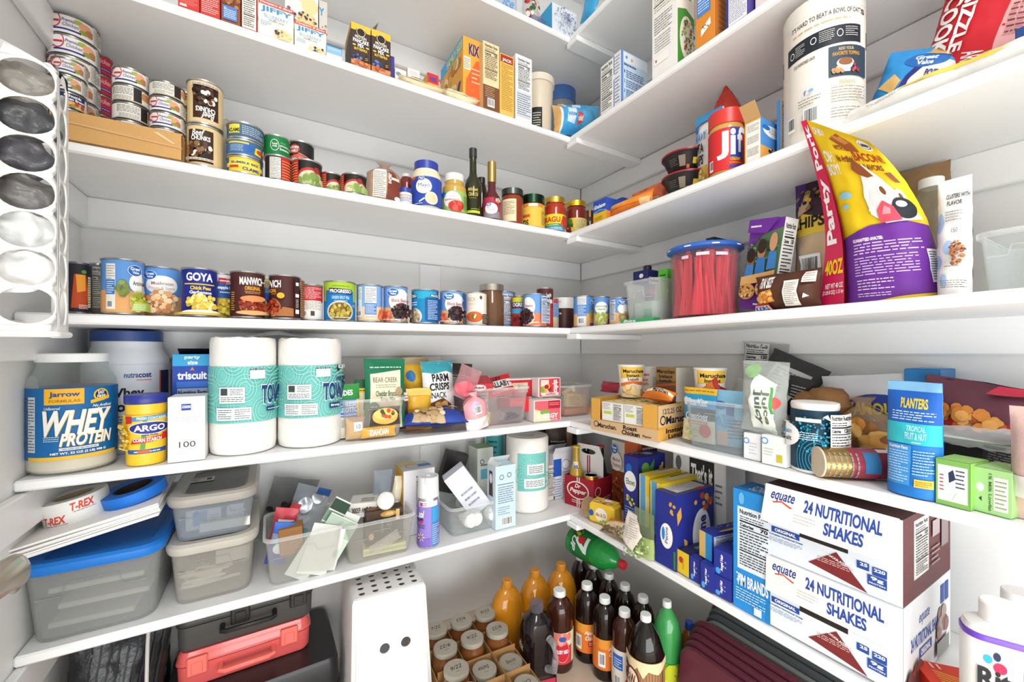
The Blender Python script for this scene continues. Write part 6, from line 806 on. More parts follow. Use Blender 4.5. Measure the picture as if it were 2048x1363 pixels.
MB().lathe([(rr_*.98, -.0785), (rr_, -.078), (rr_, -.0752)], '#dccab0', 32, R).build('cap', t)
bagp('peanut_pouch', 'upright blue and aqua nut pouch with yellow lettering', 4, 'B', 1770, 1888, 765, .004, .055, '#2a86cc:s', kind='stand', crump=.003, sd=161, yaw=-96, front=[('r', 0, 0, 100, 100, '#2478c8'), ('r', 0, 92, 100, 100, '#7fb6dc'), ('r', 0, 64, 100, 92, '#1f5fb8'), ('t', 'PLANTERS', 30, 77, 80, 86, '#e6c72c', 2), ('f', 14, 66, 92, 75, 4, '#cfe0f2'), ('r', 0, 46, 100, 64, '#35b8c4'), ('t', 'TROPICAL', 44, 57, 78, 62, '#a8e0e8', 2), ('t', 'FRUIT & NUT', 42, 50, 80, 56, '#a8e0e8', 2), ('f', 56, 47, 72, 49, 1, W_), ('r', 8, 10, 56, 45, '#3f94d8'), ('t', 'Nutrition Facts', 12, 41, 50, 44, W_, 1), ('f', 12, 12, 52, 40, 12, '#bcd8f0'), ('f', 60, 20, 92, 42, 9, '#a8cbea'), ('r', 64, 10, 92, 17, '#d8b83a'), ('f', 66, 11, 90, 16, 3, '#b8502a')])
box('detergent_box', 'blue box standing at the back behind the nut pouch', 'box', 4, 'B', 1808, 1880, 738, .235, .1, col='#2f7fc0', front=[('r', 80, 40, 100, 70, '#d05a6a')], right=[('r', 0, 0, 100, 100, '#3a74aa'), ('d', 50, 40, 30, 26, 20, 6, ['#d9cfb4', '#a8b8c8', '#8a7a5a']), ('f', 20, 76, 80, 90, 2, '#8ab0d4')], top=[('r', 0, 0, 100, 100, '#3a86c0')])
p = B(2040, .2); pouch('frozen_noodle_bag', 'big black and red bag slumped across the back at the right end', 'bag', p, ztop(4, p)+.02, .3, .165, .12, '#2a2224:s', [('r', 0, 0, 100, 100, '#241d20'), ('p', [(0, 52), (100, 72), (100, 100), (0, 100)], '#6a3a48'), ('p', [(0, 46), (100, 64), (100, 74), (0, 54)], '#c02a2c'), ('d', 22, 62, 22, 9, 50, 3, ['#d8883a', '#c0602a', '#e6a85a']), ('p', [(30, 90), (60, 96), (64, 100), (34, 100)], '#c8324a'), ('t', 'KEEP FROZEN', 50, 76, 96, 90, '#8a8488', 2), ('e', 12, 32, 9, 5, '#2f86c4'), ('r', 36, 12, 66, 40, '#3c363a'), ('f', 38, 14, 64, 38, 8, '#8a8488'), ('r', 50, 34, 62, 42, '#d8d4d0')], 'pillow', .008, 171, rz=-math.pi/2, ry=.16)
JB_ = [('r', 0, 0, 100, 100, '#7fb45a'), ('r', 6, 10, 94, 88, '#e9ece6'), ('p', [(40, 50), (60, 60), (52, 80), (38, 72)], '#2a3a5a'), ('f', 12, 30, 24, 70, 5, '#c03a3a'), ('f', 60, 40, 86, 84, 5, '#3a4a6a'), ('p', [(50, 14), (78, 14), (64, 34)], '#d6dcd4')]
p0, p1 = G(1874, 996, ztop(4, (.02, -.99))), G(1943, 1003, ztop(4, (.02, -1.02)))
boxq('juice_box', 'green and white drink box at the shelf edge, left of two', 'box', B(1872, .012), B(1940, .006), .06, ztop(4, (0, -.95)), .075, '#8fbf5f', front=JB_, right=[('r', 0, 0, 100, 100, '#86b85a')], top=[('r', 0, 0, 100, 100, '#9cc872')])
boxq('juice_box', 'green drink box with a round straw hole, right of two', 'box', B(1944, .02), B(2024, .012), .07, ztop(4, (0, -1.0)), .07, '#9ccb7e', front=[('r', 0, 0, 100, 100, '#a4d088'), ('e', 22, 56, 10, 10, '#dfeee0'), ('p', [(18, 30), (26, 36), (26, 24)], '#3a4a3a'), ('r', 56, 10, 92, 84, '#dfe6d8'), ('f', 60, 14, 88, 80, 7, '#8a9a80'), ('t', '1% Milk Lowfat', 44, 6, 52, 90, '#3a6a3a', 1, 0, 270)], top=[('r', 0, 0, 100, 100, '#a8d28c'), ('a', 62, 60, 6, 9, '#d8c8a8')])
flatbag('clear_wrap_bag', 'torn clear plastic wrap lying over the drink boxes', 4, 'B', 1950, .06, .22, .1, .03, '#e6e6e4:v', 175, yaw=-4, z=ztop(4, (.05, -1.0))+.078, crump=.012)
packet('pink_bag', 'pale pink bag at the right edge beside the drink boxes', 2092, .03, ztop(4, (0, -1.05)), .07, .17, .05, '#dcb8b0:w', [('r', 0, 20, 100, 40, '#e8e2dc')], 177, wl='B', cat='bag')
# ------------------------------------------------------------------ shelf 2 from the floor: storage bins, bulbs, pasta, shakes
def lidded(label, x0, x1, ytop, b, d, z, lidc, tubc, s=5, lidh=.03, group=None, sunk=None, name='storage_bin'):
    p0, p1 = A(x0, b), A(x1, b); w = p1[0]-p0[0]; mid = ((p0[0]+p1[0])/2, b+d/2); h = zat((mid[0], b), ytop)-z
    t = thing(name, label, 'bin', (*mid, z), 0, group); hb = h-lidh*.6
    tub(MB(), w, d, hb, tubc, .035, .88, .002, .005).build('tub', t)
    m = MB()
    for k in (-1, 1): m.tube([(k*w*.4, -d/2*.975, hb*.62), (k*w*.22, -d/2*.975, hb*.62), (k*w*.19, -d/2*.985, hb*.8), (0, -d/2*.985, hb*.8)], .0016, tubc, 6)
    m.build('moulded_ridge', t)
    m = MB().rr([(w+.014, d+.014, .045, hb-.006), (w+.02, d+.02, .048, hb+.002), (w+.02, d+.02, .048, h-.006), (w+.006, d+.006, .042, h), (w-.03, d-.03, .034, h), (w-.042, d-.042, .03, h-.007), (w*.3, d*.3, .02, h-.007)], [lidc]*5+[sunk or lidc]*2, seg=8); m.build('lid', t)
    return dict(t=t, mid=mid, w=w, d=d, h=h, z1=z+h, o=t)
z5 = ztop(5, (-1, .1))
L1 = lidded('large milky storage bin with a bright blue lid at the left end', 36, 316, 1108, .012, .3, z5, '#1272c8:s', '#c3c6c4:t')
mx, my = L1['mid']
for k, (dx, dz, ww) in enumerate(((-.008, .012, .14), (.01, .05, .15), (-.005, .088, .155))):
    m = MB().box(-ww/2, -.1, 0, ww/2, .1, .012, '#e4ddd0', .002); single(m, 'paper_stack', 'pale paper stack inside the blue lidded bin, %s' % ('lowest', 'middle', 'topmost')[k], 'paper', (mx+dx, my-.01, z5+dz), .03*k-.03, 'paper stacks in the blue lidded bin', ry=.02)
m = MB(); rg = random.Random(3)
# envelopes piled on the lid, right end raised
ev = thing('envelope_pile', 'tilted pile of white envelopes and papers on the blue lid', 'papers', (mx-.05, my-.03, L1['z1']+.03), .06, None, 0, -.2)
for i in range(7):
    m = MB(); dx, dy, a = rg.uniform(-.008, .008), rg.uniform(-.006, .006), rg.uniform(-.03, .03); m.box(-.17, -.13, 0, .16, .13, .0035, rg.choice(['#eceae6', '#e2e4e6', '#d9dcdf', '#f0eee9']), .0006, Matrix.Translation((dx, dy, i*.0042)) @ Matrix.Rotation(a, 4, 'Z')); m.build('envelope', ev)
def onpile(px, py, lift):
    n = Matrix.Rotation(-.2, 4, 'Y'); return n
def tape(name, label, loc, r, wd, c, core, lab, rx, ry, rz):
    t = thing(name, label, 'tape', loc, rz, None, rx, ry); m = MB().lathe([(r*.62, 0), (r, 0), (r, wd), (r*.62, wd), (r*.62, 0)], c, 44, cap0=False, cap1=False)
    if lab: m.decal(lab, r*math.pi, wd, cylmap(r, wd), 14)
    m.build('tape', t); MB().lathe([(r*.56, .001), (r*.615, .001), (r*.615, wd-.001), (r*.56, wd-.001), (r*.56, .001)], core, 40, cap0=False, cap1=False).build('core', t)
zl = L1['z1']+.06
c1 = A(160, .11); c2 = A(276, .12)
TL = [('r', 0, 0, 100, 100, '#e6e5e0'), ('t', 'T-REX', 52, 54, 84, 88, '#d8452c', 2, 1), ('t', 'T-REX', 8, 12, 44, 46, '#d8452c', 2, 1), ('f', 54, 46, 84, 52, 1, '#4a3a3a'), ('f', 10, 4, 44, 10, 1, '#4a3a3a')]
tape('packing_tape', 'wide roll of clear packing tape with red lettering on the envelopes', (c1[0], c1[1], L1['z1']+.06), .056, .05, '#dcdad2:s', '#b9a88a', TL, 0, -.2, .1)
tape('masking_tape', 'roll of bright blue masking tape on the envelopes', (c2[0], c2[1]-.01, L1['z1']+.086), .06, .025, '#1f74d4', '#3a2f28', None, .1, -.24, 0)
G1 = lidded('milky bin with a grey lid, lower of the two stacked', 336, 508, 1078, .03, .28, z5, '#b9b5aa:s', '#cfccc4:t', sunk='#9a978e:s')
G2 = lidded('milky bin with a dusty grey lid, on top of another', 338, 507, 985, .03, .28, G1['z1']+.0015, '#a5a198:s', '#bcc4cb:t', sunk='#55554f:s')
q = MB().box(-.028, -.018, 0, .028, .018, .0012, '#dfdcd4', .0003); q.decal([('r', 0, 0, 100, 100, '#dfdcd4'), ('f', 6, 50, 60, 92, 4, K_), ('b', 8, 8, 46, 44), ('r', 70, 20, 90, 70, K_)], .056, .036, lambda x, y, l: (x-.028, y-.018, .0012+l))
o = q.build('price_sticker', [c for c in G2['t'].children if c.name.startswith('lid')][0], 'white price sticker'); o.location = (-.04, .02, G2['h']-.0058)
boxq('bandage_box', 'white and blue box inside the upper grey lidded bin', 'box', (G2['mid'][0]-.06, .08), (G2['mid'][0]+.06, .08), .1, G1['z1']+.012, .05, '#d9dade', front=[('r', 12, 20, 36, 90, '#5a8ac8'), ('r', 60, 40, 70, 96, '#3a4a5a'), ('f', 40, 20, 56, 70, 4, '#8a8f98')])
boxq('pad_box', 'plain cream box low inside the upper grey lidded bin', 'box', (G2['mid'][0]-.03, .055), (G2['mid'][0]+.075, .052), .014, G1['z1']+.012, .022, '#e6dfd0')
m = MB(); rg = random.Random(8)
for i in range(7): a = rg.uniform(0, 6); m.tube([(rg.uniform(-.05, .05)+.02*math.cos(a+k*.9), .02*math.sin(a+k*.9), .006+i*.006) for k in range(9)], .004, '#dcdad4:s', 6)
single(m, 'cable', 'coiled white cord inside the lower grey lidded bin', 'cord', (G1['mid'][0]-.02, G1['mid'][1]-.06, z5+.012))
boxq('adapter_box', 'white carton inside the lower grey lidded bin', 'box', (G1['mid'][0], .09), (G1['mid'][0]+.075, .09), .08, z5+.06, .035, '#d9d8d4')
# paint chip bin
c, w, h, z0 = binq('open clear bin of green paint sample cards', 5, 'A', 534, 688, 1065, .012, .2, c='#e6e6e2:c', group='clear open bins of the bulb shelf'); zb = z0+.006
def card(label, p, z, w, h, cols, rz=0, rx=0, ry=0, t=.0012, txt=None):
    m = MB().box(-w/2, 0, 0, w/2, t, h, '#e9e8e2', .0003); n = len(cols)
    m.decal([('r', 0, 100*i/n, 100, 100*(i+1)/n-2, cc) for i, cc in enumerate(cols)]+(txt or []), w, h, lambda x, y, l: (x-w/2, -l, y)); single(m, 'paint_card', label, 'card', (*p, z), rz, None, rx, ry)
GC = ['#c2cdbf', '#b3c4b4', '#a7bdae', '#8fab9c', '#6f8f80', '#23402e']
card('long paint card fading from dark green to pale grey green, leaning right', A(600, .035), zb+.01, .05, .2, GC, .05, -.1, .62)
card('broad sage green paint card facing the camera', A(648, .03), zb+.045, .085, .1, ['#c2cfc0', '#a9bcaa'], -.05, -.12, .6)
card('pale grey green paint card behind the sage one', A(652, .05), zb+.05, .09, .105, ['#dde2da'], -.05, -.12, .55)
card('white speckled paint card with a punched corner in the front of the bin', A(622, .024), zb+.0, .075, .13, ['#dfe2dc'], .02, -.05, .35)
card('off white paint card at the lower left in the bin', A(590, .026), zb+.0, .06, .1, ['#d5dad2'], .02, -.04, .6)
card('very pale paint card at the lower right in the bin', A(650, .028), zb+.0, .05, .11, ['#e6e7e2'], .02, -.04, .28)
boxq('brown_carton', 'small brown carton among the paint cards', 'box', A(560, .05), A(608, .045), .05, zb+.055, .07, '#a5774a:k', front=[('p', [(0, 60), (50, 40), (100, 60), (100, 61), (50, 42), (0, 61)], '#8a5f38')], ry=-.06)
packet('battery_blister', 'clear blister of round batteries in the left of the paint card bin', 592, .16, zb+.05, .1, .15, .02, '#cfd8e2:v', [('e', 40, 60, 22, 16, '#aeb4ba:m'), ('e', 70, 80, 18, 13, '#b9bfc4:m'), ('r', 0, 20, 30, 60, '#d84a50'), ('r', 40, 4, 70, 20, '#5ab0a8'), ('r', 60, 86, 100, 100, '#2a5a9a')], 201, -10, .35, -.5, s=5, crump=.006)
packet('blue_battery_pack', 'dark blue and silver packet at the left edge of the paint card bin', 548, .07, zb+.03, .05, .11, .02, '#2a3f8a:s', [('r', 0, 50, 100, 74, '#8a9ab0'), ('e', 50, 40, 30, 12, '#d9dde2'), ('r', 0, 74, 100, 100, '#3a6ac0')], 202, 0, .25, s=5)
packet('red_blister', 'red and white blister card in the left of the paint card bin', 560, .12, zb+.06, .06, .1, .015, '#c8404a:s', [('r', 20, 20, 90, 70, '#dfe2e6')], 203, -10, .2, s=5)
packet('cable_bag', 'clear bag of dark cables behind the paint card bin', 556, .28, ztop(5, (-.9, .2))+.014, .14, .19, .05, '#8a8a8c:v', [('d', 40, 40, 36, 30, 16, 8, ['#2a2a2c', '#3a3438', '#5a4a48'])], 204, 10, .3, 0, s=5, crump=.012, cat='bag')
def bulb(label, p, z, r, rx=0, ry=0, rz=0, base=True):
    t = thing('light_bulb', label, 'bulb', (*p, z), rz, 'loose light bulbs', rx, ry)
    MB().lathe([(r*.42, 0), (r*.5, r*.3), (r*.85, r*1.0), (r, r*1.6), (r*.9, r*2.15), (r*.6, r*2.45), (r*.2, r*2.58)], '#eceae4:g', 24).build('globe', t)
    MB().lathe([(r*.2, -r*.95), (r*.42, -r*.8), (r*.42, 0)], '#b9b8b4:m', 20).build('screw_base', t)
# bulb bin
c, w, h, z0 = binq('open clear bin with a torn dark bulb carton and a loose white bulb', 5, 'A', 694, 833, 1038, .02, .19, c='#e8e6e0:c', group='clear open bins of the bulb shelf'); zb = z0+.006
boxq('bulb_carton', 'dark filament bulb carton with a torn open top', 'box', A(732, .055), A(806, .05), .06, zb+.025, .1, '#2a231e', front=[('r', 0, 0, 100, 100, '#2b2522'), ('p', [(0, 76), (100, 84), (100, 100), (0, 100)], '#4a3420'), ('e', 60, 86, 22, 9, '#c89a4a'), ('e', 62, 86, 12, 5, '#e6c27a'), ('e', 14, 26, 7, 10, '#c8a06a'), ('t', 'VINTAGE', 40, 30, 46, 70, '#8a7a62', 1, 0, 90), ('a', 62, 56, 4, 6, '#8a7a62'), ('f', 74, 30, 82, 70, 4, '#6a5c4a'), ('r', 80, 66, 90, 96, '#d9b87a')], top=[('r', 0, 0, 100, 100, '#2a2220'), ('p', [(4, 20), (40, 10), (70, 30), (62, 70), (30, 84), (8, 70)], '#8a5a2c'), ('p', [(70, 60), (98, 66), (98, 96), (74, 92)], '#d9d6d0')])
boxq('lamp_box', 'white fluorescent lamp box with sideways lettering', 'box', A(698, .1), A(754, .08), .11, zb+.1, .042, '#e2dfd8', front=[('t', 'FML 27W 6500K', 8, 30, 92, 70, '#3a3630', 2, 0, 180)], top=[('t', 'VALUEZIP', 40, 40, 90, 54, '#3a3630', 1, 0, 180), ('f', 40, 14, 90, 34, 3, '#6a655c')], rx=-.1)
bulb('round white bulb lying on top of the bulb bin', A(772, .085), zb+.14, .027, 1.25, 0, -.25)
packet('notepad', 'white and blue bubble packet standing at the back of the bulb bin', 762, .17, zb+.06, .06, .15, .02, '#c2d0dc:v', [('r', 0, 0, 60, 40, '#e6e4de'), ('t', 'MG', 8, 16, 70, 30, K_, 1)], 211, 4, .05, s=5)
packet('bulb_sleeve', 'corrugated white sleeve in the back of the bulb bin', 785, .15, zb+.06, .035, .13, .02, '#ded6bc:w', [], 212, 4, .2, s=5)
boxq('yellow_strip_box', 'flat yellow and green strip box at the bottom of the bulb bin', 'box', A(726, .045), A(812, .035), .05, zb+.001, .022, '#dcd28a', front=[('r', 0, 34, 100, 66, '#9ac08a')])
packet('clear_sleeve', 'clear plastic sleeve across the front of the bulb bin', 775, .03, zb+.024, .09, .03, .008, '#dcdad2:v', [], 213, 0, -.4, s=5)
# spray can
p, r = settle(5, 'A', 835, 878, .012); z0 = ztop(5, p); h = zat(p, 948)-z0
t = thing('spray_can', 'lavender disinfectant spray can with a white cap', 'can', (*p, z0), face(p)); hb = h*.71
m = MB().lathe([(r*.94, 0), (r, .004), (r, hb*.985), (r*.96, hb)], '#d9d9d6:m', 32); m.build('body', t)
m = MB(); m.lathe([(r*1.004, hb*.03), (r*1.004, hb*.93, '#8f78c8')], None, 36, cap0=False, cap1=False)
m.decal([('r', 0, 0, 100, 100, '#9280cc'), ('r', 0, 88, 100, 100, '#e6e4ea'), ('f', 10, 90, 44, 98, 2, '#4a5a8a'), ('r', 14, 89, 26, 97, '#b84a7a'), ('r', 64, 0, 100, 88, '#4a7fc8'), ('r', 66, 54, 100, 86, '#3aa0d8'), ('f', 67, 4, 98, 50, 10, '#c9d8ec'), ('t', 'sol', 6, 64, 34, 80, W_, 2, 1), ('p', [(0, 54), (30, 58), (28, 64), (0, 60)], '#2a3a8a'), ('r', 12, 52, 28, 58, '#c8303a'), ('t', 'Disinfectant', -10, 46, 36, 50, '#4a3a8a', 1), ('t', 'Spray', 8, 40, 36, 45, '#4a3a8a', 1), ('p', [(0, 14), (60, 20), (60, 0), (0, 0)], '#7f68be')]+[('p', [(20, 22), (20+14*math.cos(a)-2*math.sin(a), 22+9*math.sin(a)+1.5*math.cos(a)), (20+16*math.cos(a), 22+10*math.sin(a)), (20+14*math.cos(a)+2*math.sin(a), 22+9*math.sin(a)-1.5*math.cos(a))], '#e6cfd2') for a in [k*.9 for k in range(7)]]+[('e', 20, 22, 4, 3, '#a8503a')], r*math.pi, hb*.9, cylmap(r*1.005, hb, hb*.03), 14); m.build('label', t)
m = MB().lathe([(r*1.0, hb*.985), (r*.99, hb+.003), (r*.95, h*.985), (r*.8, h*.985), (r*.78, h*.93), (r*.4, h*.93)], '#e6e8e8:s', 32); m.box(-r*.3, -r*1.02, h*.9, r*.34, -r*.4, h*.99, '#dfe2e2:s', .002); m.box(-r*.24, -r*.2, h*.93, r*.24, r*.5, h*1.0, '#e6e8e8:s', .003); m.build('cap', t)
box('lamp_carton', 'large yellow and white bulb carton behind the spray can', 'box', 5, 'A', 807, 869, 938, .13, .1, col='#ecebea', front=[('r', 0, 0, 100, 100, '#eae8ec'), ('n', 38, 40, 70, 92, '#eae8ec'), ('r', 42, 30, 50, 40, '#2a62b0')], left=[('r', 0, 0, 100, 100, '#e3b13a'), ('f', 20, 40, 80, 80, 4, '#f0d48a')], top=[('r', 0, 0, 100, 100, '#c9c6c4'), ('a', 40, 44, 20, 22, '#5a6a8a'), ('r', 60, 30, 100, 60, '#2f7fc0'), ('r', 0, 70, 60, 100, '#e3c05a')])
# third bulb bin
c, w, h, z0 = binq('open clear bin of loose white bulbs with a long white carton on it', 5, 'A', 904, 1001, 1008, .035, .2, c='#e4e8e8:c', group='clear open bins of the bulb shelf'); zb = z0+.006
for k, (px, b, dz, rx, rz) in enumerate(((922, .095, .034, 1.5, .3), (946, .1, .034, 1.5, -.3), (967, .105, .034, 1.45, .2), (944, .165, .035, 1.5, 3.6), (918, .15, .095, 1.2, .3))):
    bulb('white bulb lying in the third bulb bin, %s' % ('front left', 'front middle', 'front right', 'back middle', 'top left')[k], A(px, b), zb+dz, .027, rx, 0, rz)
boxq('lamp_carton', 'long white bulb carton tilted across the third bulb bin', 'box', A(940, .08), A(986, .06), .06, z0+h*.6, .165, '#d3d4e2', ry=-.62, left=[('r', 4, 4, 96, 96, '#dcdce8'), ('b', 50, 8, 84, 30), ('f', 10, 60, 90, 92, 5, '#8a90a8')], front=[('r', 0, 0, 100, 100, '#e2e2ea'), ('f', 20, 20, 80, 60, 3, '#8a90a8')], right=[('r', 0, 0, 100, 100, '#dcdce6'), ('e', 50, 60, 6, 12, '#5a78b0')])
boxq('black_carton', 'dark carton leaning behind the long white carton', 'box', A(872, .235), A(916, .225), .04, z0+.08, .15, '#2a2725', ry=.3, front=[('f', 50, 80, 90, 94, 3, '#4a4642')])
boxq('lamp_carton', 'white and green bulb carton standing beside the paper towel roll', 'box', A(955, .2), A(986, .2), .08, ztop(5, (-.3, .2)), .235, '#d9dfd2', front=[('r', 0, 0, 100, 100, '#dfe4dc'), ('a', 30, 78, 10, 14, '#2a3f8a'), ('r', 20, 50, 80, 66, '#6ab0c8'), ('f', 20, 70, 80, 76, 1, '#4a4a4a')], right=[('r', 0, 0, 100, 100, '#ece9e2'), ('e', 50, 80, 34, 8, '#2a3f9a'), ('t', 'Great', 24, 78, 76, 84, W_, 2)], top=[('r', 0, 0, 100, 100, '#7a9a6a')])
box('night_light_carton', 'pale blue open carton with icons, in front of the paper towel roll', 'box', 5, 'A', 991, 1031, 930, .02, .06, col='#c2dae8', front=[('r', 0, 0, 100, 100, '#c6dcec'), ('a', 30, 82, 8, 11, '#4a5a6a'), ('a', 68, 84, 8, 11, '#4a5a6a'), ('r', 10, 70, 90, 71, '#4a5a6a'), ('f', 12, 40, 88, 68, 8, '#6a7a8a'), ('f', 12, 22, 70, 36, 4, '#8a9aa8'), ('b', 26, 4, 80, 18)], left=[('r', 0, 0, 100, 100, '#cfe0ea'), ('p', [(20, 50), (70, 50), (64, 90), (26, 90)], '#4a3a34'), ('e', 46, 78, 16, 8, '#eef0f0')], flap=[('b', .03, -40, '#d9dcd8'), ('l', .02, -60, '#d9dcd8')])
# standing towel rolls
def roll(label, x0, x1, yt, b, z=None):
    p, r = settle(5, 'A', x0, x1, b); z0 = ztop(5, p); h = min(zat(p, yt)-z0, .318)
    t = thing('paper_towel_roll', label, 'paper towels', (*p, z0), face(p), 'single paper towel rolls'); m = MB()
    m.lathe([(r*.94, 0), (r, .006), (r, h*.5), (r*.995, h-.008), (r*.95, h-.001), (r*.4, h-.001), (r*.34, h-.002), (r*.34, h-.03)], '#f0ece5:w', 44); m.build('roll', t)
    m = MB(); m.decal([('r', 30, 0, 100, 100, '#74c4bc')]+[('a', x, y, q, q+1.3, '#8fd2c9') for x, y in ((44, 84), (58, 60), (38, 40), (80, 90), (90, 20)) for q in (4, 8, 12)]+[('r', 50, 44, 88, 72, '#e4ece8'), ('f', 54, 48, 84, 68, 4, '#3c4a4a'), ('r', 44, 8, 90, 34, '#e4ece8'), ('f', 48, 12, 86, 30, 4, '#4a5858')], r*math.pi, h*.5, cylmap(r*1.004, h, h*.3), 16, off=.0006); m.build('wrapper_print', t)
roll('single upright paper towel roll with a teal printed wrapper, in the shelf corner', 1012, 1097, 868, .07)
q = A(1003, .26); m = MB().lathe([(.04, 0), (.042, .006), (.042, .29), (.036, .295)], '#e9ecec:w', 32); m.decal([('r', 0, 60, 100, 90, '#4aa6a6'), ('f', 20, 64, 60, 86, 3, '#1f4a66')], .042*math.pi, .29, cylmap(.0425, .29), 12); single(m, 'paper_towel_roll', 'second wrapped paper towel roll half hidden behind the first', 'paper towels', (*A(990, .298), ztop(5, q)), face(q), 'single paper towel rolls')
# bag and boxes in the corner
bagp('kraft_bag', 'open brown paper bag with blue print in the shelf corner', 5, 'A', 1092, 1146, 862, .25, .06, '#b39478:k', crump=.008, sd=221, kind='flat', front=[('r', 0, 0, 60, 100, '#4a3a34'), ('f', 8, 56, 52, 80, 4, '#d9cfc4'), ('t', 'VEER', 6, 40, 54, 52, '#5ab0d8', 2)], h=.27)
box('sugar_box', 'narrow white box turned to its nutrition panel by the towel roll', 'box', 5, 'A', 1094, 1110, 930, .15, .05, col='#e0d8d2', front=[('n', 6, 10, 94, 96, '#e0d8d2')])
box('baking_box', 'white and blue open topped box beside the red bottle carrier', 'box', 5, 'A', 1107, 1146, 905, .15, .06, col='#dfe0e6', front=[('r', 40, 0, 100, 100, '#e6e4ea'), ('r', 0, 50, 40, 88, '#2a5ab8'), ('e', 62, 74, 22, 10, W_), ('a', 62, 74, 18, 20, '#2a62b0'), ('f', 4, 4, 38, 46, 8, '#7a86a8'), ('f', 46, 10, 94, 60, 9, '#8a8fa8'), ('r', 60, 24, 100, 34, '#d8502c')], flap=[('f', .03, 30, '#e6e4e8'), ('b', .03, -30, '#d9d8dc')])
boxq('black_tray', 'tall black panel standing in the corner behind the soda bottles', 'tray', (.05, .31), (.29, .31), .02, ztop(5, (.1, .2)), .3, '#26282a:s')
# bottle carrier
z0 = ztop(5, (0, -.03)); rzc = -1.3; cc = G(1188, 1022, z0+.003); ct = Vector(cc)-Vector((math.cos(rzc)*.0675+math.sin(rzc)*.065, math.sin(rzc)*.0675-math.cos(rzc)*.065))
t = thing('bottle_carrier', 'dark red cardboard four pack bottle carrier with a white handle panel', 'carrier', (ct.x, ct.y, z0), rzc)
wC, dC, hC = .135, .13, .115
DP = [('r', 0, 0, 100, 100, '#9c1c2c'), ('r', 42, 0, 46, 100, '#d9c9c4'), ('r', 49, 0, 53, 100, '#d9c9c4'), ('e', 46, 56, 38, 30, '#ece0da'), ('e', 46, 56, 34, 26, '#9c1c2c'), ('t', 'Dr', 36, 64, 56, 78, '#ece0da', 2, 1), ('t', 'Pepper', 18, 42, 76, 62, '#ece0da', 2, 1), ('f', 26, 12, 66, 24, 2, '#ece0da')]
m = MB(); c9 = '#98202e'
for x0, y0, x1, y1, hh_ in ((-wC/2, -dC/2, wC/2, -dC/2+.002, hC), (-wC/2, dC/2-.002, wC/2, dC/2, hC), (-wC/2, -dC/2, -wC/2+.002, dC/2, hC), (wC/2-.002, -dC/2, wC/2, dC/2, hC)): m.box(x0, y0, 0, x1, y1, hh_, c9, .0006)
m.box(-wC/2, -dC/2, 0, wC/2, dC/2, .002, c9, .0006)
m.decal(DP, wC, hC, lambda x, y, l: (x-wC/2, -dC/2-l, y)); m.decal(DP, dC, hC, lambda x, y, l: (-wC/2-l, dC/2-x, y)); m.decal([('r', 0, 0, 100, 100, '#a31e2e'), ('f', 30, 20, 90, 36, 2, '#ece0da'), ('e', 20, 60, 16, 16, '#d9c9c4'), ('e', 20, 60, 13, 13, '#9c1c2c')], dC, hC, lambda x, y, l: (wC/2+l, x-dC/2, y)); m.build('carton', t)
m = MB(); n = 20; hz = .185; pts = [(-wC/2, hC*.6), (wC/2, hC*.6), (wC/2, .19), (wC*.36, .232), (-wC*.36, .232), (-wC/2, .19)]
def slab(m, pts, hole, y0, y1, col):
    k = len(hole); ang = sorted(range(len(pts)), key=lambda i: math.atan2(pts[i][1]-.195, pts[i][0])); bm = bmesh.new()
    ov = [bm.verts.new((x, y0, z)) for x, z in pts]; iv = [bm.verts.new((x, y0, z)) for x, z in hole]; es = [bm.edges.new((a[i], a[(i+1) % len(a)])) for a in (ov, iv) for i in range(len(a))]
    bmesh.ops.triangle_fill(bm, use_beauty=True, use_dissolve=False, edges=es)
    r = bmesh.ops.extrude_face_region(bm, geom=bm.faces[:]); bmesh.ops.translate(bm, verts=[v for v in r['geom'] if isinstance(v, bmesh.types.BMVert)], vec=(0, y1-y0, 0)); bmesh.ops.recalc_face_normals(bm, faces=bm.faces[:]); bm.verts.index_update()
    m.add([v.co for v in bm.verts], [[v.index for v in f.verts] for f in bm.faces], col); bm.free(); return m
slab(m, pts, [(.034*math.cos(6.2832*i/16), .205+.011*math.sin(6.2832*i/16)) for i in range(16)], -.0015, .0015, '#e6e2e0')
m.decal([('r', 46, 0, 50, 100, '#9c1c2c'), ('r', 53, 0, 57, 100, '#9c1c2c')], wC, .09, lambda x, y, l: (x-wC/2, -.0015-l, .1+y)); m.build('handle_panel', t)
Mc = Matrix.Translation((ct.x, ct.y, z0)) @ Matrix.Rotation(rzc, 4, 'Z')
SODA = [(.9, 0), (1, .03), (1, .42), (.92, .52), (.56, .72), (.46, .8), (.44, .97), (.5, .98), (.5, 1)]
def soda(label, lx, ly, col, capc, h=.225, r=.029, lab=None):
    p = Mc @ Vector((lx, ly, .0025)); t = thing('soda_bottle', label, 'bottle', tuple(p), face(p), 'glass soda bottles in the carrier'); m = MB().lathe([(r*a, h*c) for a, c in SODA], col, 28)
    if lab: m.decal(lab, r*.62*math.pi, h*.2, cylmap(r*.8, h, h*.56, taper=-.22), 10, off=.001)
    m.build('bottle', t); MB().lathe([(r*.56, h*.975), (r*.52, h*1.0), (r*.3, h*1.01)], capc, 21).build('cap', t)
soda('yellow orange soda bottle with a yellow cap in the red carrier', -.034, -.034, '#b8942a:l', '#e6c22c:s', lab=[('r', 20, 10, 90, 90, '#e6e2d8'), ('t', 'Fanta', 30, 30, 84, 70, '#2a4a9a', 2, 0, 60)])
soda('dark cola bottle with a red cap, left of two in the red carrier', -.034, .034, '#1c2a24:l', '#c83a44:s')
soda('dark cola bottle with a red cap, right of two in the red carrier', .034, .034, '#1c2a24:l', '#c83a44:s')
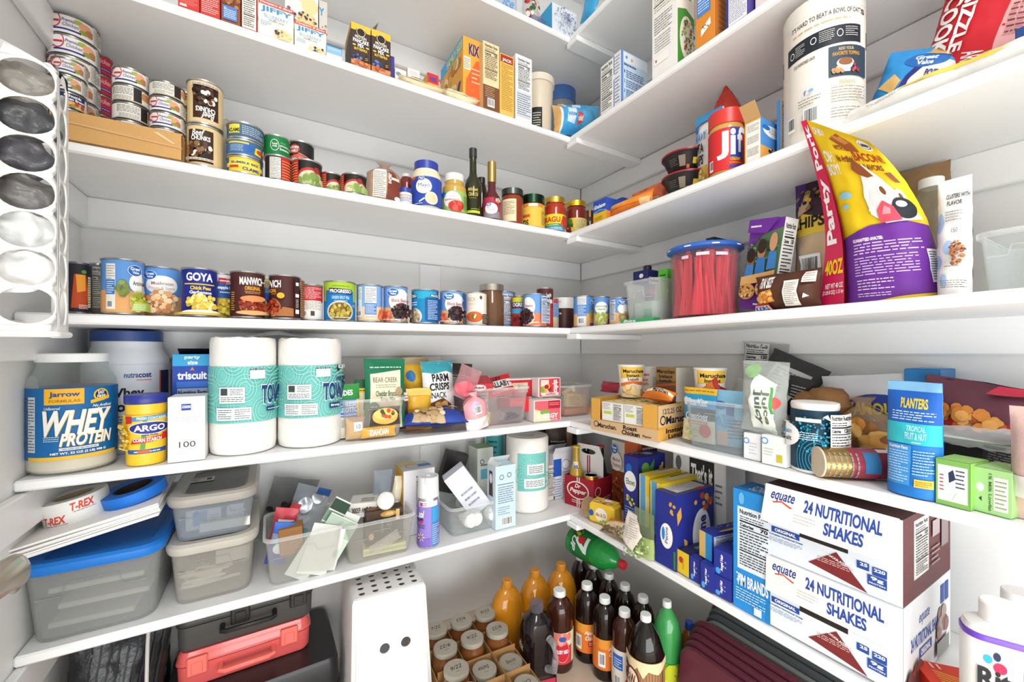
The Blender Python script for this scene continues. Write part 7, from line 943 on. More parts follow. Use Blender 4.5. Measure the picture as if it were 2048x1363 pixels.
p = Mc @ Vector((.034, -.034, .0025)); t = thing('soda_can', 'orange soda can in the front pocket of the red carrier', 'can', tuple(p), 0); m = MB().lathe([(.022, 0), (.0285, .008), (.0285, .112), (.025, .122)], '#dd8a2c:m', 28); m.build('body', t); MB().lathe([(.0265, .121), (.0265, .1245), (.024, .1245), (.023, .122), (.01, .122)], '#cfcac2:m', 28).build('lid', t)
# pasta boxes
z0 = ztop(5, (.1, -.2))
def bbox(label, x0, x1, yt, b, dpt, name='pasta_box', **k): return box(name, label, 'box', 5, 'B', x0, x1, yt, b, dpt, **k)
NB = '#262f86'
bbox('tall brown and white mashed potato box behind the elbow pasta', 1224, 1249, 882, .2, .06, name='potato_box', col='#e2dcd4', front=[('r', 0, 0, 100, 56, '#8a4424'), ('d', 50, 26, 46, 26, 40, 9, ['#a8562c', '#c87a4a', '#6a3018']), ('e', 44, 70, 44, 14, W_), ('t', 'Mashed', 16, 70, 74, 76, '#c07a5a', 1), ('t', 'Potatoes', 14, 62, 78, 68, '#c07a5a', 1)] + GV(30, 88, 26, 7))
bbox('orange box with a dark nutrition panel behind the elbow pasta', 1249, 1275, 872, .15, .1, name='stuffing_box', col='#b85a2c', right=[('r', 0, 0, 100, 100, '#a8532a'), ('r', 20, 40, 100, 96, '#5a2c1c'), ('f', 24, 44, 96, 90, 6, '#d9b8a0')])
PB = [('r', 0, 0, 100, 100, NB)]
bbox('large navy elbow pasta box with a white oval', 1248, 1276, 912, .075, .13, col=NB, front=PB+[('e', 36, 84, 22, 6, '#1668bd'), ('e', 46, 68, 42, 13, W_), ('t', 'Elbows', 16, 63, 78, 71, '#3a6a3a', 1), ('d', 50, 44, 30, 6, 9, 9, ['#d8d04a', '#7a9a3a']), ('f', 10, 10, 90, 36, 8, '#8ab0e0'), ('r', 6, 0, 94, 8, '#2a62b8')], right=PB+[('p', [(30, 80), (60, 96), (50, 66)], '#5a9a4a'), ('e', 26, 86, 14, 7, '#6aa84a'), ('e', 60, 70, 20, 7, '#2a62b8'), ('d', 84, 82, 14, 14, 10, 5, ['#e0c46a'])], top=PB+[('e', 50, 60, 26, 14, '#b8bcc8'), ('d', 30, 30, 26, 20, 9, 5, ['#e0c46a'])])
for k in range(2):
    bbox('yellow spaghetti box lying with its end forward, %s of two' % ('left' if k == 0 else 'right'), 1279+k*22, 1299+k*24, 950+k*14, .05-k*.016, .2, col='#e2c42c', z=z0+.062, front=[('r', 0, 0, 100, 100, '#dfd28a'), ('r', 10, 0, 60, 100, '#5a9ac8'), ('r', 66, 60, 100, 100, '#e6c82c')], right=[('r', 0, 0, 100, 100, '#e6c82c'), ('r', 10, 20, 60, 70, '#3a3630')], top=[('r', 0, 0, 100, 100, '#e3c838'), ('p', [(30, 20), (70, 30), (90, 90), (50, 80)], '#d8d4c8'), ('r', 10, 40, 24, 90, '#4a4230')])
boxq('pasta_box', 'navy pasta box under the two yellow spaghetti boxes', 'box', B(1283, .06), B(1316, .045), .17, z0, .06, NB, front=PB)
q = bbox('big navy penne box with a white panel on its top, at the shelf edge', 1311, 1352, 985, .012, .17, col=NB, front=PB+[('e', 55, 42, 30, 17, W_), ('t', 'Penne', 48, 32, 62, 54, '#4a4a8a', 1, 0, 90), ('e', 40, 44, 8, 9, '#2a8ad0'), ('d', 84, 84, 12, 10, 6, 7, ['#d8a03a']), ('r', 90, 2, 100, 26, '#3a7a3a')], right=PB+[('p', [(4, 60), (14, 70), (12, 84), (2, 76)], '#d8a03a'), ('p', [(20, 40), (28, 36), (30, 20), (22, 22)], '#d8a03a'), ('e', 66, 40, 24, 34, '#e6e8ea'), ('t', 'Penne', 58, 16, 78, 64, '#2a2a7a', 2, 0, 90), ('d', 70, 84, 24, 12, 12, 5, ['#c8702c', '#d8a04a', '#a8502c'])], top=[('r', 0, 0, 100, 100, '#4a4a7a'), ('r', 6, 16, 76, 90, '#d9d8dc'), ('f', 10, 20, 72, 86, 9, '#8a8a94'), ('e', 84, 70, 12, 14, '#b8303a')])
bbox('white fruit bar case with a black name panel, against the back', 1346, 1452, 905, .2, .1, name='snack_case', col='#e2e3e2', front=[('r', 34, 62, 80, 93, '#2a2a2c'), ('t', "That's it", 37, 67, 77, 88, W_, 2), ('f', 82, 50, 94, 74, 4, '#6a6a6a'), ('e', 12, 84, 6, 8, '#6a6a6a')])
boxq('pasta_box', 'small yellow ended pasta box at the foot of the penne box', 'box', B(1354, .018), B(1378, .014), .11, z0-.001, .062, '#232a5c', front=[('r', 0, 0, 100, 100, '#e6c42c'), ('e', 36, 60, 18, 14, '#c8302c'), ('t', 'PASTA', 46, 24, 60, 74, '#b8862c', 1, 0, 90)], top=[('r', 0, 0, 100, 100, '#2a2f5a'), ('r', 40, 40, 70, 80, '#6a9aa8')], right=[('r', 0, 0, 100, 100, '#262c60')])
AH = [('r', 0, 0, 100, 100, '#2b3590'), ('e', 24, 16, 14, 12, '#4aa6e0'), ('t', 'Angel Hair', 36, 20, 56, 84, W_, 2, 0, 90), ('f', 60, 30, 70, 70, 2, '#8a94d0')]
AT = [('r', 0, 0, 100, 100, '#2f3a96'), ('e', 50, 56, 28, 12, '#d89aa0')]
for k, (x0, x1, b, h) in enumerate(((1380, 1400, .016, .062), (1401, 1426, .006, .066), (1428, 1462, .01, .05))):
    boxq('pasta_box', 'small navy angel hair pasta box, %s of the front row' % ('left', 'middle', 'right')[k], 'box', B(x0, b), B(x1, b), .13, z0-.002, h, '#2b3590', front=AH, top=AT, right=[('r', 0, 0, 100, 100, '#2b3590'), ('r', 6, 10, 30, 80, '#c9cce0')], group='small navy pasta boxes')
boxq('pasta_box', 'small navy angel hair pasta box stacked on the right one of the row', 'box', B(1428, .014), B(1464, .014), .12, z0+.0485, .064, '#2b3590', front=AH, top=AT, group='small navy pasta boxes')
boxq('spaghetti_box', 'long navy spaghetti box with a bright blue end, lying across the small ones', 'box', B(1399, .03), B(1424, .024), .16, z0+.066, .068, '#2b3590', front=[('r', 0, 0, 50, 100, '#d8b46a'), ('r', 50, 0, 100, 100, '#2a8ad0')], right=[('r', 0, 0, 100, 100, '#2b3590'), ('n', 4, 8, 70, 92, '#c9cee0')], top=[('r', 0, 0, 100, 100, '#2f3a90'), ('d', 30, 50, 16, 30, 10, 5, ['#e0c88a', '#c8a85a']), ('e', 84, 50, 12, 30, '#c8a84a')])
# snack pots and seed bags in front
def pot():
    p = B(1200, .06); t = thing('noodle_pot_pack', 'yellow sleeve of two round macaroni pots lying on its side', 'pack', (*p, ztop(5, p)+.038), -1.25); R = Matrix.Rotation(math.pi/2, 4, 'Y')
    m = MB().box(-.03, -.036, -.036, .07, .036, .034, '#e6be3a', .01); m.decal([('e', 46, 50, 24, 34, '#efe8d4'), ('t', 'Mac & Ch', 28, 42, 66, 60, '#b8862c', 2, 0, 180), ('e', 84, 50, 9, 16, '#2a5ab0'), ('d', 30, 84, 26, 12, 14, 5, ['#d8902c', '#e8b04a', '#8aa84a'])], .1, .07, lambda x, y, l: (.07-x, -.036-l, .034-y)); m.decal([('r', 6, 20, 94, 90, '#e8c450'), ('d', 50, 50, 40, 30, 20, 8, ['#d8902c', '#f0d888', '#c87a2c']), ('e', 60, 60, 14, 18, W_)], .1, .07, lambda x, y, l: (x-.03, y-.036, .034+l)); m.build('sleeve', t)
    m = MB().lathe([(.03, -.06), (.034, -.058), (.034, -.05), (.036, -.048), (.034, -.03)], '#d9c8a8:t', 32, R); m.build('pot_base', t)
    m = MB().lathe([(.0001, -.0605), (.027, -.0605), (.028, -.059)], '#c8843a', 28, R); m.build('pot_content', t)
pot()
p = B(1232, -.012); pouch('seed_bag', 'cream bag of sunflower seeds lying at the shelf edge', 'bag', p, ztop(5, p)+.004, .12, .085, .035, '#e2cb9a:s', [('r', 0, 60, 100, 100, '#d9823a'), ('r', 0, 20, 100, 62, '#e8d4a4'), ('b', 56, 20, 78, 50), ('e', 30, 6, 30, 18, '#a08a70'), ('d', 34, 10, 34, 16, 60, 3, ['#8a7458', '#b8a482', '#6a5640']), ('p', [(20, 84), (50, 78), (70, 92), (40, 100)], '#b8402c')], 'pillow', .005, 231, rz=-math.pi/2+.35, rx=-math.pi/2+.2)
p = B(1288, .012); pouch('split_pea_bag', 'clear bag of green split peas with a paper flap folded over', 'bag', p, ztop(5, p), .085, .13, .05, '#a9b98a:v', [('r', 0, 0, 100, 46, '#9aad6a'), ('d', 50, 24, 46, 24, 150, 4, ['#b8c890', '#8aa05a', '#c9d6a8', '#7a9050']), ('p', [(16, 36), (70, 22), (98, 60), (70, 100), (20, 100)], '#e2d8cc'), ('f', 36, 44, 80, 90, 9, '#a89a8c')], 'stand', .006, 233, rz=-math.pi/2-.1)
# blue bar box and shake cases
z0 = ztop(5, (.05, -.45))
PI_ = [('r', 0, 0, 100, 100, '#2a8ed6'), ('r', 12, 34, 100, 86, '#dfe8f0'), ('n', 14, 36, 100, 85, '#dfe8f0', K_, '70'), ('e', 24, 93, 8, 5, '#6ab4e6'), ('t', 'PIM BRANDS', 14, 20, 96, 30, '#e6f0f8', 2), ('d', 18, 27, 8, 4, 14, 3, ['#cfe4f4']), ('f', 10, 8, 90, 19, 5, '#bcdcf2'), ('r', 60, 2, 80, 8, '#d9e8f2')]
box('bar_box', 'tall bright blue snack bar box with a nutrition panel, beside the shake cases', 'box', 5, 'B', 1467, 1541, 985, .012, .08, col='#2a8ed6', front=PI_, top=[('r', 0, 0, 100, 100, '#2478b8'), ('t', 'SCNKR', 30, 20, 80, 70, '#cfd8e0', 1)])
SH = [('r', 0, 0, 100, 100, '#dfe6ee'), ('r', 2, 72, 100, 74, '#cfd8e2'), ('r', 6, 76, 30, 93, '#234a9a'), ('t', 'ORIGINAL', 9, 80, 27, 89, W_, 2), ('t', 'Complete Nutritional Drink', 4, 66, 33, 72, '#2a4a9a', 2), ('f', 4, 50, 32, 63, 3, '#8a98b8'), ('p', [(37, 46), (58, 78), (79, 36)], '#7a2a2c'), ('p', [(37, 46), (79, 36), (78, 32), (39, 42)], '#7a2a2c'), ('t', 'CHOCOLATE', 48, 62, 65, 68, W_, 2, 0, -8), ('f', 44, 44, 70, 58, 3, '#d9b8b4'), ('r', 72, 64, 80, 82, '#234a9a'), ('t', '25', 74, 72, 79, 80, W_, 2), ('r', 82, 60, 91, 79, '#234a9a'), ('t', '220', 83, 69, 90, 77, W_, 2), ('r', 79, 34, 91, 58, '#234a9a'), ('t', '9g', 81, 45, 89, 56, W_, 2), ('t', 'PROTEIN', 80, 38, 90, 42, W_, 1)]
FL = [('r', 0, 0, 100, 100, '#ece9e4'), ('t', 'equate', 6, 56, 27, 88, '#2a3f8a', 1, 1), ('p', [(9, 54), (16, 60), (24, 50), (26, 53), (16, 64), (8, 57)], '#d8502c'), ('t', '24 NUTRITIONAL', 35, 52, 91, 84, '#2a4a9a', 2), ('t', 'SHAKES', 52, 14, 80, 44, '#2a4a9a', 2), ('f', 28, 20, 46, 44, 3, '#c9c9cc')]
R1 = [('r', 0, 0, 100, 100, '#5a2426'), ('r', 20, 22, 50, 92, '#d8d4d0'), ('n', 21, 24, 49, 90, '#d8d4d0'), ('r', 56, 60, 72, 80, '#a8989a'), ('r', 76, 40, 92, 94, '#8a7a7c'), ('f', 54, 24, 72, 50, 4, '#a8888a')]
R2 = [('r', 0, 0, 100, 100, '#dcdedf'), ('t', 'equate', 30, 62, 52, 78, '#2a3f8a', 1, 1), ('t', '24 NUTRITIONAL SHAKES', 14, 40, 76, 56, '#2a4a9a', 2), ('r', 30, 24, 56, 36, '#234a9a'), ('t', 'ORIGINAL', 33, 26, 53, 34, W_, 2), ('r', 76, 66, 84, 90, '#234a9a'), ('r', 86, 66, 94, 90, '#234a9a'), ('d', 78, 40, 10, 22, 12, 6, ['#8a6a66', '#a8928e']), ('d', 20, 8, 16, 10, 10, 6, ['#6a4440', '#b8503c']), ('r', 62, 4, 90, 24, '#8a8684')]
pA, pB = B(1530, .012), B(1806, .012); hc = (zat(B(1806, .012), 1042)-z0)/2
sy = lambda v: v*.5-4
S2 = []
for i in SH[2:]:
    if i[0] in 'rf': S2.append((i[0], i[1], sy(i[2]), i[3], sy(i[4]), *i[5:]))
    elif i[0] == 't': S2.append(('t', i[1], i[2], sy(i[3]), i[4], sy(i[5]), *i[6:]))
    elif i[0] == 'p': S2.append(('p', [(37, 11), (58, 37), (79, 1)], i[2]))
SH = [SH[0], ('r', 30, 40, 66, 47, '#2a2422')]+S2
def shake(label, z, right, flap):
    a = Vector(pA); c = Vector(pB); W = (c-a).length; mid = (a+c)/2; t = thing('shake_case', label, 'box', (mid.x, mid.y, z), -math.pi/2, 'nutritional shake cases'); m = MB(); dp = .26
    m.box(-W/2, 0, 0, W/2, dp, hc, '#dfe4ea'); m.decal(SH, W, hc, lambda x, y, l: (x-W/2, -l, y)); m.decal(right, dp, hc, lambda x, y, l: (W/2+l, x, y))
    m.decal([('r', 0, 0, 100, 100, '#4a2a2a'), ('f', 30, 30, 90, 90, 6, '#8a7070')] if not flap[2] else [], W, dp, lambda x, y, l: (x-W/2, y, hc+l)); m.build('carton', t)
    f = MB(); hz, out = flap[0], flap[1]; f.box(-W/2+.004, -.0012, 0, W/2-.004, 0, hz, '#d9d4cc', .0003); f.decal(FL, W-.008, hz, lambda x, y, l: (x-W/2+.004, -.0012-l, y))
    R = Matrix.Translation((0, -.001, flap[3])) @ Matrix.Rotation(-out, 4, 'X') @ Matrix.Translation((0, 0, -hz)); f.v = [tuple(R @ Vector(v)) for v in f.v]; f.build('tear_flap', t)
shake('white nutritional shake case at the bottom of the stack', z0, R2, (hc*.5, .05, True, hc*.99))
shake('white nutritional shake case with a maroon side on top of the other', z0+hc+.0012, R1, (hc*.52, .3, False, hc+.002))
# dye bottles and pasta box at the right end
def dye(label, px, b, yt, w_=.075, fr=True):
    p = B(px, b); z0 = ztop(5, p); h = zat(p, yt)-z0; hb = h*.87; t = thing('dye_bottle', label, 'bottle', (*p, z0), face(p)+.25, 'white dye bottles'); wd, dd = w_, w_*.62
    MB().rr([(wd*.94, dd*.94, .02, 0), (wd, dd, .022, .005), (wd, dd, .022, hb*.9), (wd*.9, dd*.9, .02, hb*.965), (wd*.56, wd*.5, .018, hb)], '#eeedea:s').build('body', t)
    m = MB(); m.rr([(wd*1.01, dd*1.02, .022, hb*.87), (wd*1.012, dd*1.03, .022, hb*.905), (wd*.97, dd*.98, .02, hb*.92)], '#6a3fb8:s', cap0=False, cap1=False); m.build('purple_band', t)
    if fr: m = MB(); m.decal([('e', 24, 86, 6, 4, '#2a9ad0'), ('e', 36, 90, 5, 4, '#1f2a4a'), ('e', 40, 80, 9, 5, '#d8204a'), ('t', 'Rit', 10, 58, 56, 78, K_, 2), ('t', 'ColorStay', 10, 50, 60, 56, K_, 1, 1), ('t', 'Dye Fixative', 8, 43, 66, 49, K_, 1, 1), ('r', 4, 36, 60, 39, '#6a6478'), ('f', 4, 6, 60, 34, 7, '#6a6478'), ('r', 70, 52, 100, 84, '#b9b9c0'), ('f', 71, 54, 99, 83, 9, '#6a6a74'), ('r', 70, 10, 100, 48, '#c9c9ce'), ('f', 71, 12, 99, 46, 8, '#6a6a74')], wd*.9, hb*.86, lambda x, y, l: (x-wd*.45, -dd/2-l-.0006, y)); m.build('label', t)
    MB().lathe([(wd*.26, hb*.99), (wd*.27, hb*1.0), (wd*.27, h-.002), (wd*.25, h)], '#f2f1ee:s', 28).build('cap', t)
dye('white dye bottle with a purple shoulder band and black lettering, in front', 2002, .035, 1205, .088)
dye('second white dye bottle with a purple band, behind the first', 2040, .13, 1182, .08, False)
p = B(1868, .03)
boxq('noodle_box', 'red pasta box with yellow strands pictured, lying in front of the shake cases', 'box', B(1822, .1), B(1900, .012), .1, ztop(5, p), .032, '#d93a24', top=[('r', 0, 0, 100, 100, '#dd3f26')]+[('p', [(20+k*6, 20), (22+k*6, 20), (40+k*6, 84), (38+k*6, 84)], '#e8c03a') for k in range(6)]+[('f', 4, 20, 16, 40, 2, '#f0d8c8')], front=[('r', 0, 0, 100, 100, '#c8321f')])
# ------------------------------------------------------------------ on the floor
# step stool: sloped shell with holes in its top and front
def holed(m, outline, holes, mp, col, th=.0025):
    bm = bmesh.new(); es = []
    for lp in [outline]+holes:
        vs = [bm.verts.new((x, y, 0)) for x, y in lp]; es += [bm.edges.new((vs[i], vs[(i+1) % len(vs)])) for i in range(len(vs))]
    bmesh.ops.triangle_fill(bm, use_beauty=True, use_dissolve=False, edges=es)
    r = bmesh.ops.extrude_face_region(bm, geom=bm.faces[:]); bmesh.ops.translate(bm, verts=[v for v in r['geom'] if isinstance(v, bmesh.types.BMVert)], vec=(0, 0, th)); bmesh.ops.recalc_face_normals(bm, faces=bm.faces[:]); bm.verts.index_update()
    m.add([mp(v.co.x, v.co.y, v.co.z) for v in bm.verts], [[v.index for v in f.verts] for f in bm.faces], col); bm.free(); return m
circ = lambda x, y, a, b, n=16: [(x+a*math.cos(6.2832*i/n), y+b*math.sin(6.2832*i/n)) for i in range(n)]
H = .4; t = thing('step_stool', 'white plastic step stool with round holes in its top and front', 'stool', (-.664, -.035, 0), -.06); SW = '#eeecea:s'; w0, w1, d0 = .205, .228, .24
rrp = lambda w, d, r: [(sx*(w/2-r)+r*math.cos(math.pi/2*(c+q/5)), sy*(d/2-r)+r*math.sin(math.pi/2*(c+q/5))) for c, (sx, sy) in enumerate(((1, 1), (-1, 1), (-1, -1), (1, -1))) for q in range(6)]
m = holed(MB(), [(x, y+d0/2) for x, y in rrp(w0-.02, d0-.02, .012)], [circ(-.073+.0365*i, .028+.028*j, .0085, .0085) for i in range(5) for j in range(7)], lambda x, y, z: (x, y, H-.003+z), SW); m.build('stool_top', t)
sl = .055; fm = lambda x, y, z: (x*(w1+(w0-w1)*y/H)/w0, -sl*(1-y/H)-z, y)
m = holed(MB(), [(-w0/2+.012, .004), (w0/2-.012, .004), (w0/2-.012, H-.012), (-w0/2+.012, H-.012)], [circ(-.019, .262, .013, .013, 20), circ(.036, .262, .013, .013, 20), [(.02+.05*math.cos(6.2832*i/20), .105+.024*math.sin(6.2832*i/20)) for i in range(20)]], fm, SW, .003); m.build('front_panel', t)
m = MB()
for k in (-1, 1):      # rounded corner rails and side walls
    m.loft([[Vector((k*(w1/2-.012), -sl-.003, .0)), Vector((k*(w1/2-.002), -sl+.004, 0)), Vector((k*w1/2, -sl+.014, 0)), Vector((k*w1/2, d0+.02, 0))], [Vector((k*(w0/2-.012), -.003, H-.012)), Vector((k*(w0/2-.002), .004, H-.012)), Vector((k*w0/2, .014, H-.012)), Vector((k*w0/2, d0, H-.012))], [Vector((k*(w0/2-.012), .003, H-.002)), Vector((k*(w0/2-.006), .008, H-.003)), Vector((k*(w0/2-.006), .016, H-.003)), Vector((k*(w0/2-.006), d0, H-.003))], [Vector((k*(w0/2-.02), .009, H)), Vector((k*(w0/2-.012), .011, H)), Vector((k*(w0/2-.011), .018, H)), Vector((k*(w0/2-.011), d0-.006, H))]], SW, False, False, closed=False)
m.loft([[Vector((-w0/2+.012, -.003, H-.012)), Vector((w0/2-.012, -.003, H-.012))], [Vector((-w0/2+.012, .002, H-.002)), Vector((w0/2-.012, .002, H-.002))], [Vector((-w0/2+.018, .011, H)), Vector((w0/2-.018, .011, H))]], SW, False, False, closed=False); m.box(-w0/2+.002, d0-.004, 0, w0/2-.002, d0, H-.006, SW); m.build('side_panel', t)
# tool cases
def case(label, x0, x1, y0, y1, z0, z1, col, darker, latches, handle, seam=.62, rz=.02):
    t = thing('tool_case', label, 'case', ((x0+x1)/2, (y0+y1)/2, z0), rz); w, d, h = x1-x0, y1-y0, z1-z0; s_ = h*seam
    cb = MB().rr([(w*.95, d*.95, .02, 0), (w*.985, d*.985, .025, .006), (w, d, .028, s_-.004), (w+.006, d+.006, .03, s_-.002)], col, seg=6).build('case_base', t)
    ld = MB().rr([(w+.006, d+.006, .03, s_), (w, d, .028, s_+.004), (w*.985, d*.985, .026, h-.01), (w*.95, d*.95, .022, h)], col, seg=6).build('case_lid', t)
    for lx in latches:
        m = MB().box(lx-.022, -d/2-.009, s_-.026, lx+.022, -d/2+.002, s_+.02, darker, .003); m.box(lx-.012, -d/2-.012, s_-.02, lx+.012, -d/2-.008, s_+.008, darker, .002); m.build('latch', ld)
    if handle: m = MB(); m.tube([(-.06, -d/2, s_-.02), (-.06, -d/2-.026, s_-.022), (-.05, -d/2-.032, s_-.022), (.05, -d/2-.032, s_-.022), (.06, -d/2-.026, s_-.022), (.06, -d/2, s_-.02)], .0065, handle, 8); m.build('handle', cb)
    return t
case('black tool case at the bottom of the case stack, beside the stool', -1.19, -.785, .055, .33, .001, .205, '#1f1f21:s', '#2c2c2e:s', (.12, -.12), '#232325:s')
case('coral pink plastic craft case between two darker cases', -1.165, -.855, .135, .325, .2065, .296, '#dc5f5c:g', '#ee7468:s', (.1, -.11), '#ee7468:s', .66)
case('charcoal grey tool case on top of the pink case', -1.165, -.848, .14, .325, .2975, .418, '#4b4b49:s', '#2a2a2a:s', (-.02, .12), '#1f1f20:s', .55)
# dark bags at the left end
p = G(262, 1340, .2); pouch('garment_bag', 'folded black bag leaning at the left end of the floor', 'bag', (-1.292, .1), 0, .185, .425, .07, '#1b1c1e:w', [('p', [(10+k*9, 4), (13+k*9, 4), (22+k*9, 96), (20+k*9, 96)], '#2c2e31') for k in range(9)], 'pillow', .012, 301, rz=.2, rx=-.1, ry=.1)  # bag made wider so its black also stands in for shade on the wall
p = G(318, 1340, .22); pouch('floral_tote', 'dark teal tote with a grey pattern behind the blue pen', 'bag', (-1.25, .31), 0, .1, .42, .025, '#2b3f4c:s', [('r', 0, 0, 100, 100, '#2d4250'), ('e', 50, 64, 20, 10, '#8a8a90'), ('a', 50, 66, 14, 18, '#2a3a34'), ('e', 56, 44, 36, 16, '#a09a9a'), ('p', [(0, 30), (40, 50), (30, 60), (0, 50)], '#4a9aa8'), ('p', [(70, 50), (100, 40), (100, 80), (84, 84)], '#26402a')], 'pillow', .008, 303, rz=.1)
a = Vector((*G(226, 1362, .27), .27)); c = Vector((*G(273, 1328, .3), .3)); m = MB().tube([(0, 0, 0), tuple((c-a)*.25), tuple((c-a)*.9), tuple(c-a)], [.006, .0085, .0095, .005], '#2459c8:s', 12); single(m, 'marker_pen', 'blue marker pen lying on the black bag', 'pen', tuple(a))
m = MB().box(-.012, -.006, -.014, .012, .006, .014, '#b9b8b4:s', .004)
for k in (-1, 1): m.box(k*.005-.0008, -.02, -.003, k*.005+.0008, -.005, .003, '#8a8a86:m', .0003)
m.tube([(0, .005, 0), (-.002, .02, -.01), (-.006, .03, -.06), (-.008, .03, -.16), (-.008, .03, -.28), (-.008, .03, -.42)], .004, '#c9c8c4:s', 8); single(m, 'power_plug', 'grey electric plug on its cord hanging below the shelf beside the tool cases', 'plug', (-1.205, .075, .425))
# jars in a divided carton
rzj = -.04; jt = thing('jar_carton', 'brown cardboard carton with dividers holding home canned jars', 'box', (-.412, -.075, 0), rzj); KB = '#b58a58:k'; cw, cdp, ch = .262, .375, .128
m = MB(); m.box(-cw/2, -cdp/2, 0, cw/2, cdp/2, .003, KB, .0005)
for x0, y0, x1, y1 in ((-cw/2, -cdp/2, cw/2, -cdp/2+.003), (-cw/2, cdp/2-.003, cw/2, cdp/2), (-cw/2, -cdp/2, -cw/2+.003, cdp/2), (cw/2-.003, -cdp/2, cw/2, cdp/2)): m.box(x0, y0, 0, x1, y1, ch, KB, .0006)
m.build('carton', jt)
for k in (1, 2): x = -cw/2+cw*k/3; MB().box(x-.001, -cdp/2+.004, .004, x+.001, cdp/2-.004, .15, '#a87e4e:k', .0003).build('divider', jt)
for k in (1, 2, 3): y = -cdp/2+cdp*k/4; MB().box(-cw/2+.004, y-.001, .004, cw/2-.004, y+.001, .146, '#a87e4e:k', .0003).build('divider', jt)
MJ = Matrix.Translation((-.412, -.075, 0)) @ Matrix.Rotation(rzj, 4, 'Z')
JN = [['left', 'middle', 'right'], ['back', 'second', 'third', 'front']]
for i in range(3):
    for j in range(4):
        hj = .176 if j < 2 or i == 0 else (.132 if not (j == 2 and i == 1) else .142); p = MJ @ Vector((-cw/2+cw*(i+.5)/3, cdp/2-cdp*(j+.5)/4, .0035)); r = .039
        txt = {(0, 0): '7/22', (1, 0): '9/22', (2, 0): '9/22', (1, 1): '9/22', (2, 1): '9/22', (2, 2): 'Sauce', (1, 2): 'Salsa', (2, 3): 'Chili', (1, 3): 'Chili'}.get((i, j), '9/22')
        t = thing('canning_jar', 'canning jar with a written metal lid, %s column, %s row of the divided carton' % (JN[0][i], JN[1][j]), 'jar', tuple(p), 0, 'canning jars in the carton')
        MB().lathe([(r*.92, 0), (r, .006), (r, hj*.74), (r*.94, hj*.82), (r*.84, hj*.87), (r*.84, hj-.004)], '#5a2a1a:l' if hj < .16 else '#7a4a26:l', 28).build('jar', t)
        sb = MB().lathe([(r*.87, hj-.016), (r*.92, hj-.014), (r*.92, hj-.004), (r*.9, hj-.001), (r*.74, hj-.0005)], '#a39c8e:s', 32, cap0=False).build('screw_band', t)
        m = MB().lathe([(r*.8, hj-.003), (r*.82, hj-.0004), (r*.74, hj), (r*.7, hj-.0008)], '#a09a8d:s', 32); q = 1 if (i+j) % 2 else 0
        m.decal([('t', txt, 22, 42, 78, 66, '#26221e', 0, 1, 180 if q else 0), ('f', 38, 24, 62, 30, 1, '#4a453c')], r*1.5, r*1.5, lambda x, y, l: (x-r*.75, y-r*.75, hj-.0006+l)); m.build('lid', sb)
# bottles
def big(label, px, py, cz, r, body, capc, prof, h, lab=None, ly=(.1, .5), group=None, cap=(.46, .085), name='bottle', cat='bottle', sy=1, handle=None, pos=None, turn=0, bands=None):
    p = pos or G(px, py, cz); t = thing(name, label, cat, (*p, 0), face(p)+turn, group); hb = h*(1-cap[1]*.55)
    MB().lathe([(r*a, hb*c) for a, c in prof], body, 32, sy=sy).build('body', t)
    if lab:
        y0, y1 = ly[0]*hb, ly[1]*hb; m = MB(); R = r+.0006
        if bands: m.lathe([(R, y0), (R, y1, bands)], None, 36, sy=sy, cap0=False, cap1=False)
        m.decal(lab, R*math.pi, y1-y0, cylmap(R, y1-y0, y0, sy=sy), 14, off=.0005); m.build('label', t)
    cr = r*cap[0]; MB().lathe([(cr, h*(1-cap[1])), (cr*1.03, h*(1-cap[1])+.003), (cr*.98, h-.002), (cr*.9, h)], capc, 26).build('cap', t)
    return t
JUICE = [(.9, 0), (1, .03), (1, .1), (.97, .14), (.97, .5), (1, .54), (1, .72), (.94, .82), (.74, .9), (.5, .945), (.45, 1)]
DK = '#1d120e:l'
caps = [(1161, 1112, 'farthest into the corner, under the green bottle'), (1188, 1129, 'second from the corner along the right wall'), (1218, 1149, 'third from the corner along the right wall'), (1250, 1171, 'fourth from the corner along the right wall'), (1286, 1195, 'last along the right wall, behind the root beer')]
for k, (px, py, txt) in enumerate(caps): big('dark juice bottle with a white cap, '+txt, px, py, .25, .0375, DK, '#e4e6e4:s', JUICE, .258, group='dark juice bottles')
AL = [('r', 0, 0, 100, 100, '#e07a2c'), ('r', 0, 70, 100, 100, '#e89a3a'), ('t', 'Apple', 40, 62, 84, 78, W_, 2, 1), ('t', 'Cider', 44, 46, 80, 60, W_, 2, 1), ('r', 54, 24, 92, 42, '#c8342c'), ('f', 58, 28, 88, 40, 2, W_), ('r', 6, 10, 30, 60, '#e6e0d4'), ('b', 8, 12, 28, 56)]
big('dark cider bottle with an orange label beside the ruby red bottle', 1174, 1169, .25, .042, DK, '#e4e6e4:s', JUICE, .258, AL, (.16, .56), 'labelled dark juice bottles', bands='#e07a2c')
big('dark cider bottle with an orange label and bar code, middle of the labelled row', 1209.5, 1196, .25, .0395, DK, '#e4e6e4:s', JUICE, .258, AL, (.16, .56), 'labelled dark juice bottles', bands='#e07a2c', turn=.5)
big('brown apple juice bottle with a white label of red apples', 1249, 1222, .25, .039, '#3a1c12:l', '#e4e6e4:s', JUICE, .258, [('r', 0, 0, 100, 100, '#e9e2d6'), ('r', 6, 50, 44, 88, '#2a6ac0'), ('f', 10, 54, 40, 80, 4, W_), ('e', 74, 70, 16, 16, '#c8303a'), ('e', 76, 66, 12, 8, '#2a5ab0'), ('e', 66, 22, 14, 14, '#d8404a'), ('e', 90, 26, 12, 14, '#c8303a'), ('b', 14, 8, 36, 34)], (.12, .6), 'labelled dark juice bottles', bands='#e9e2d6')
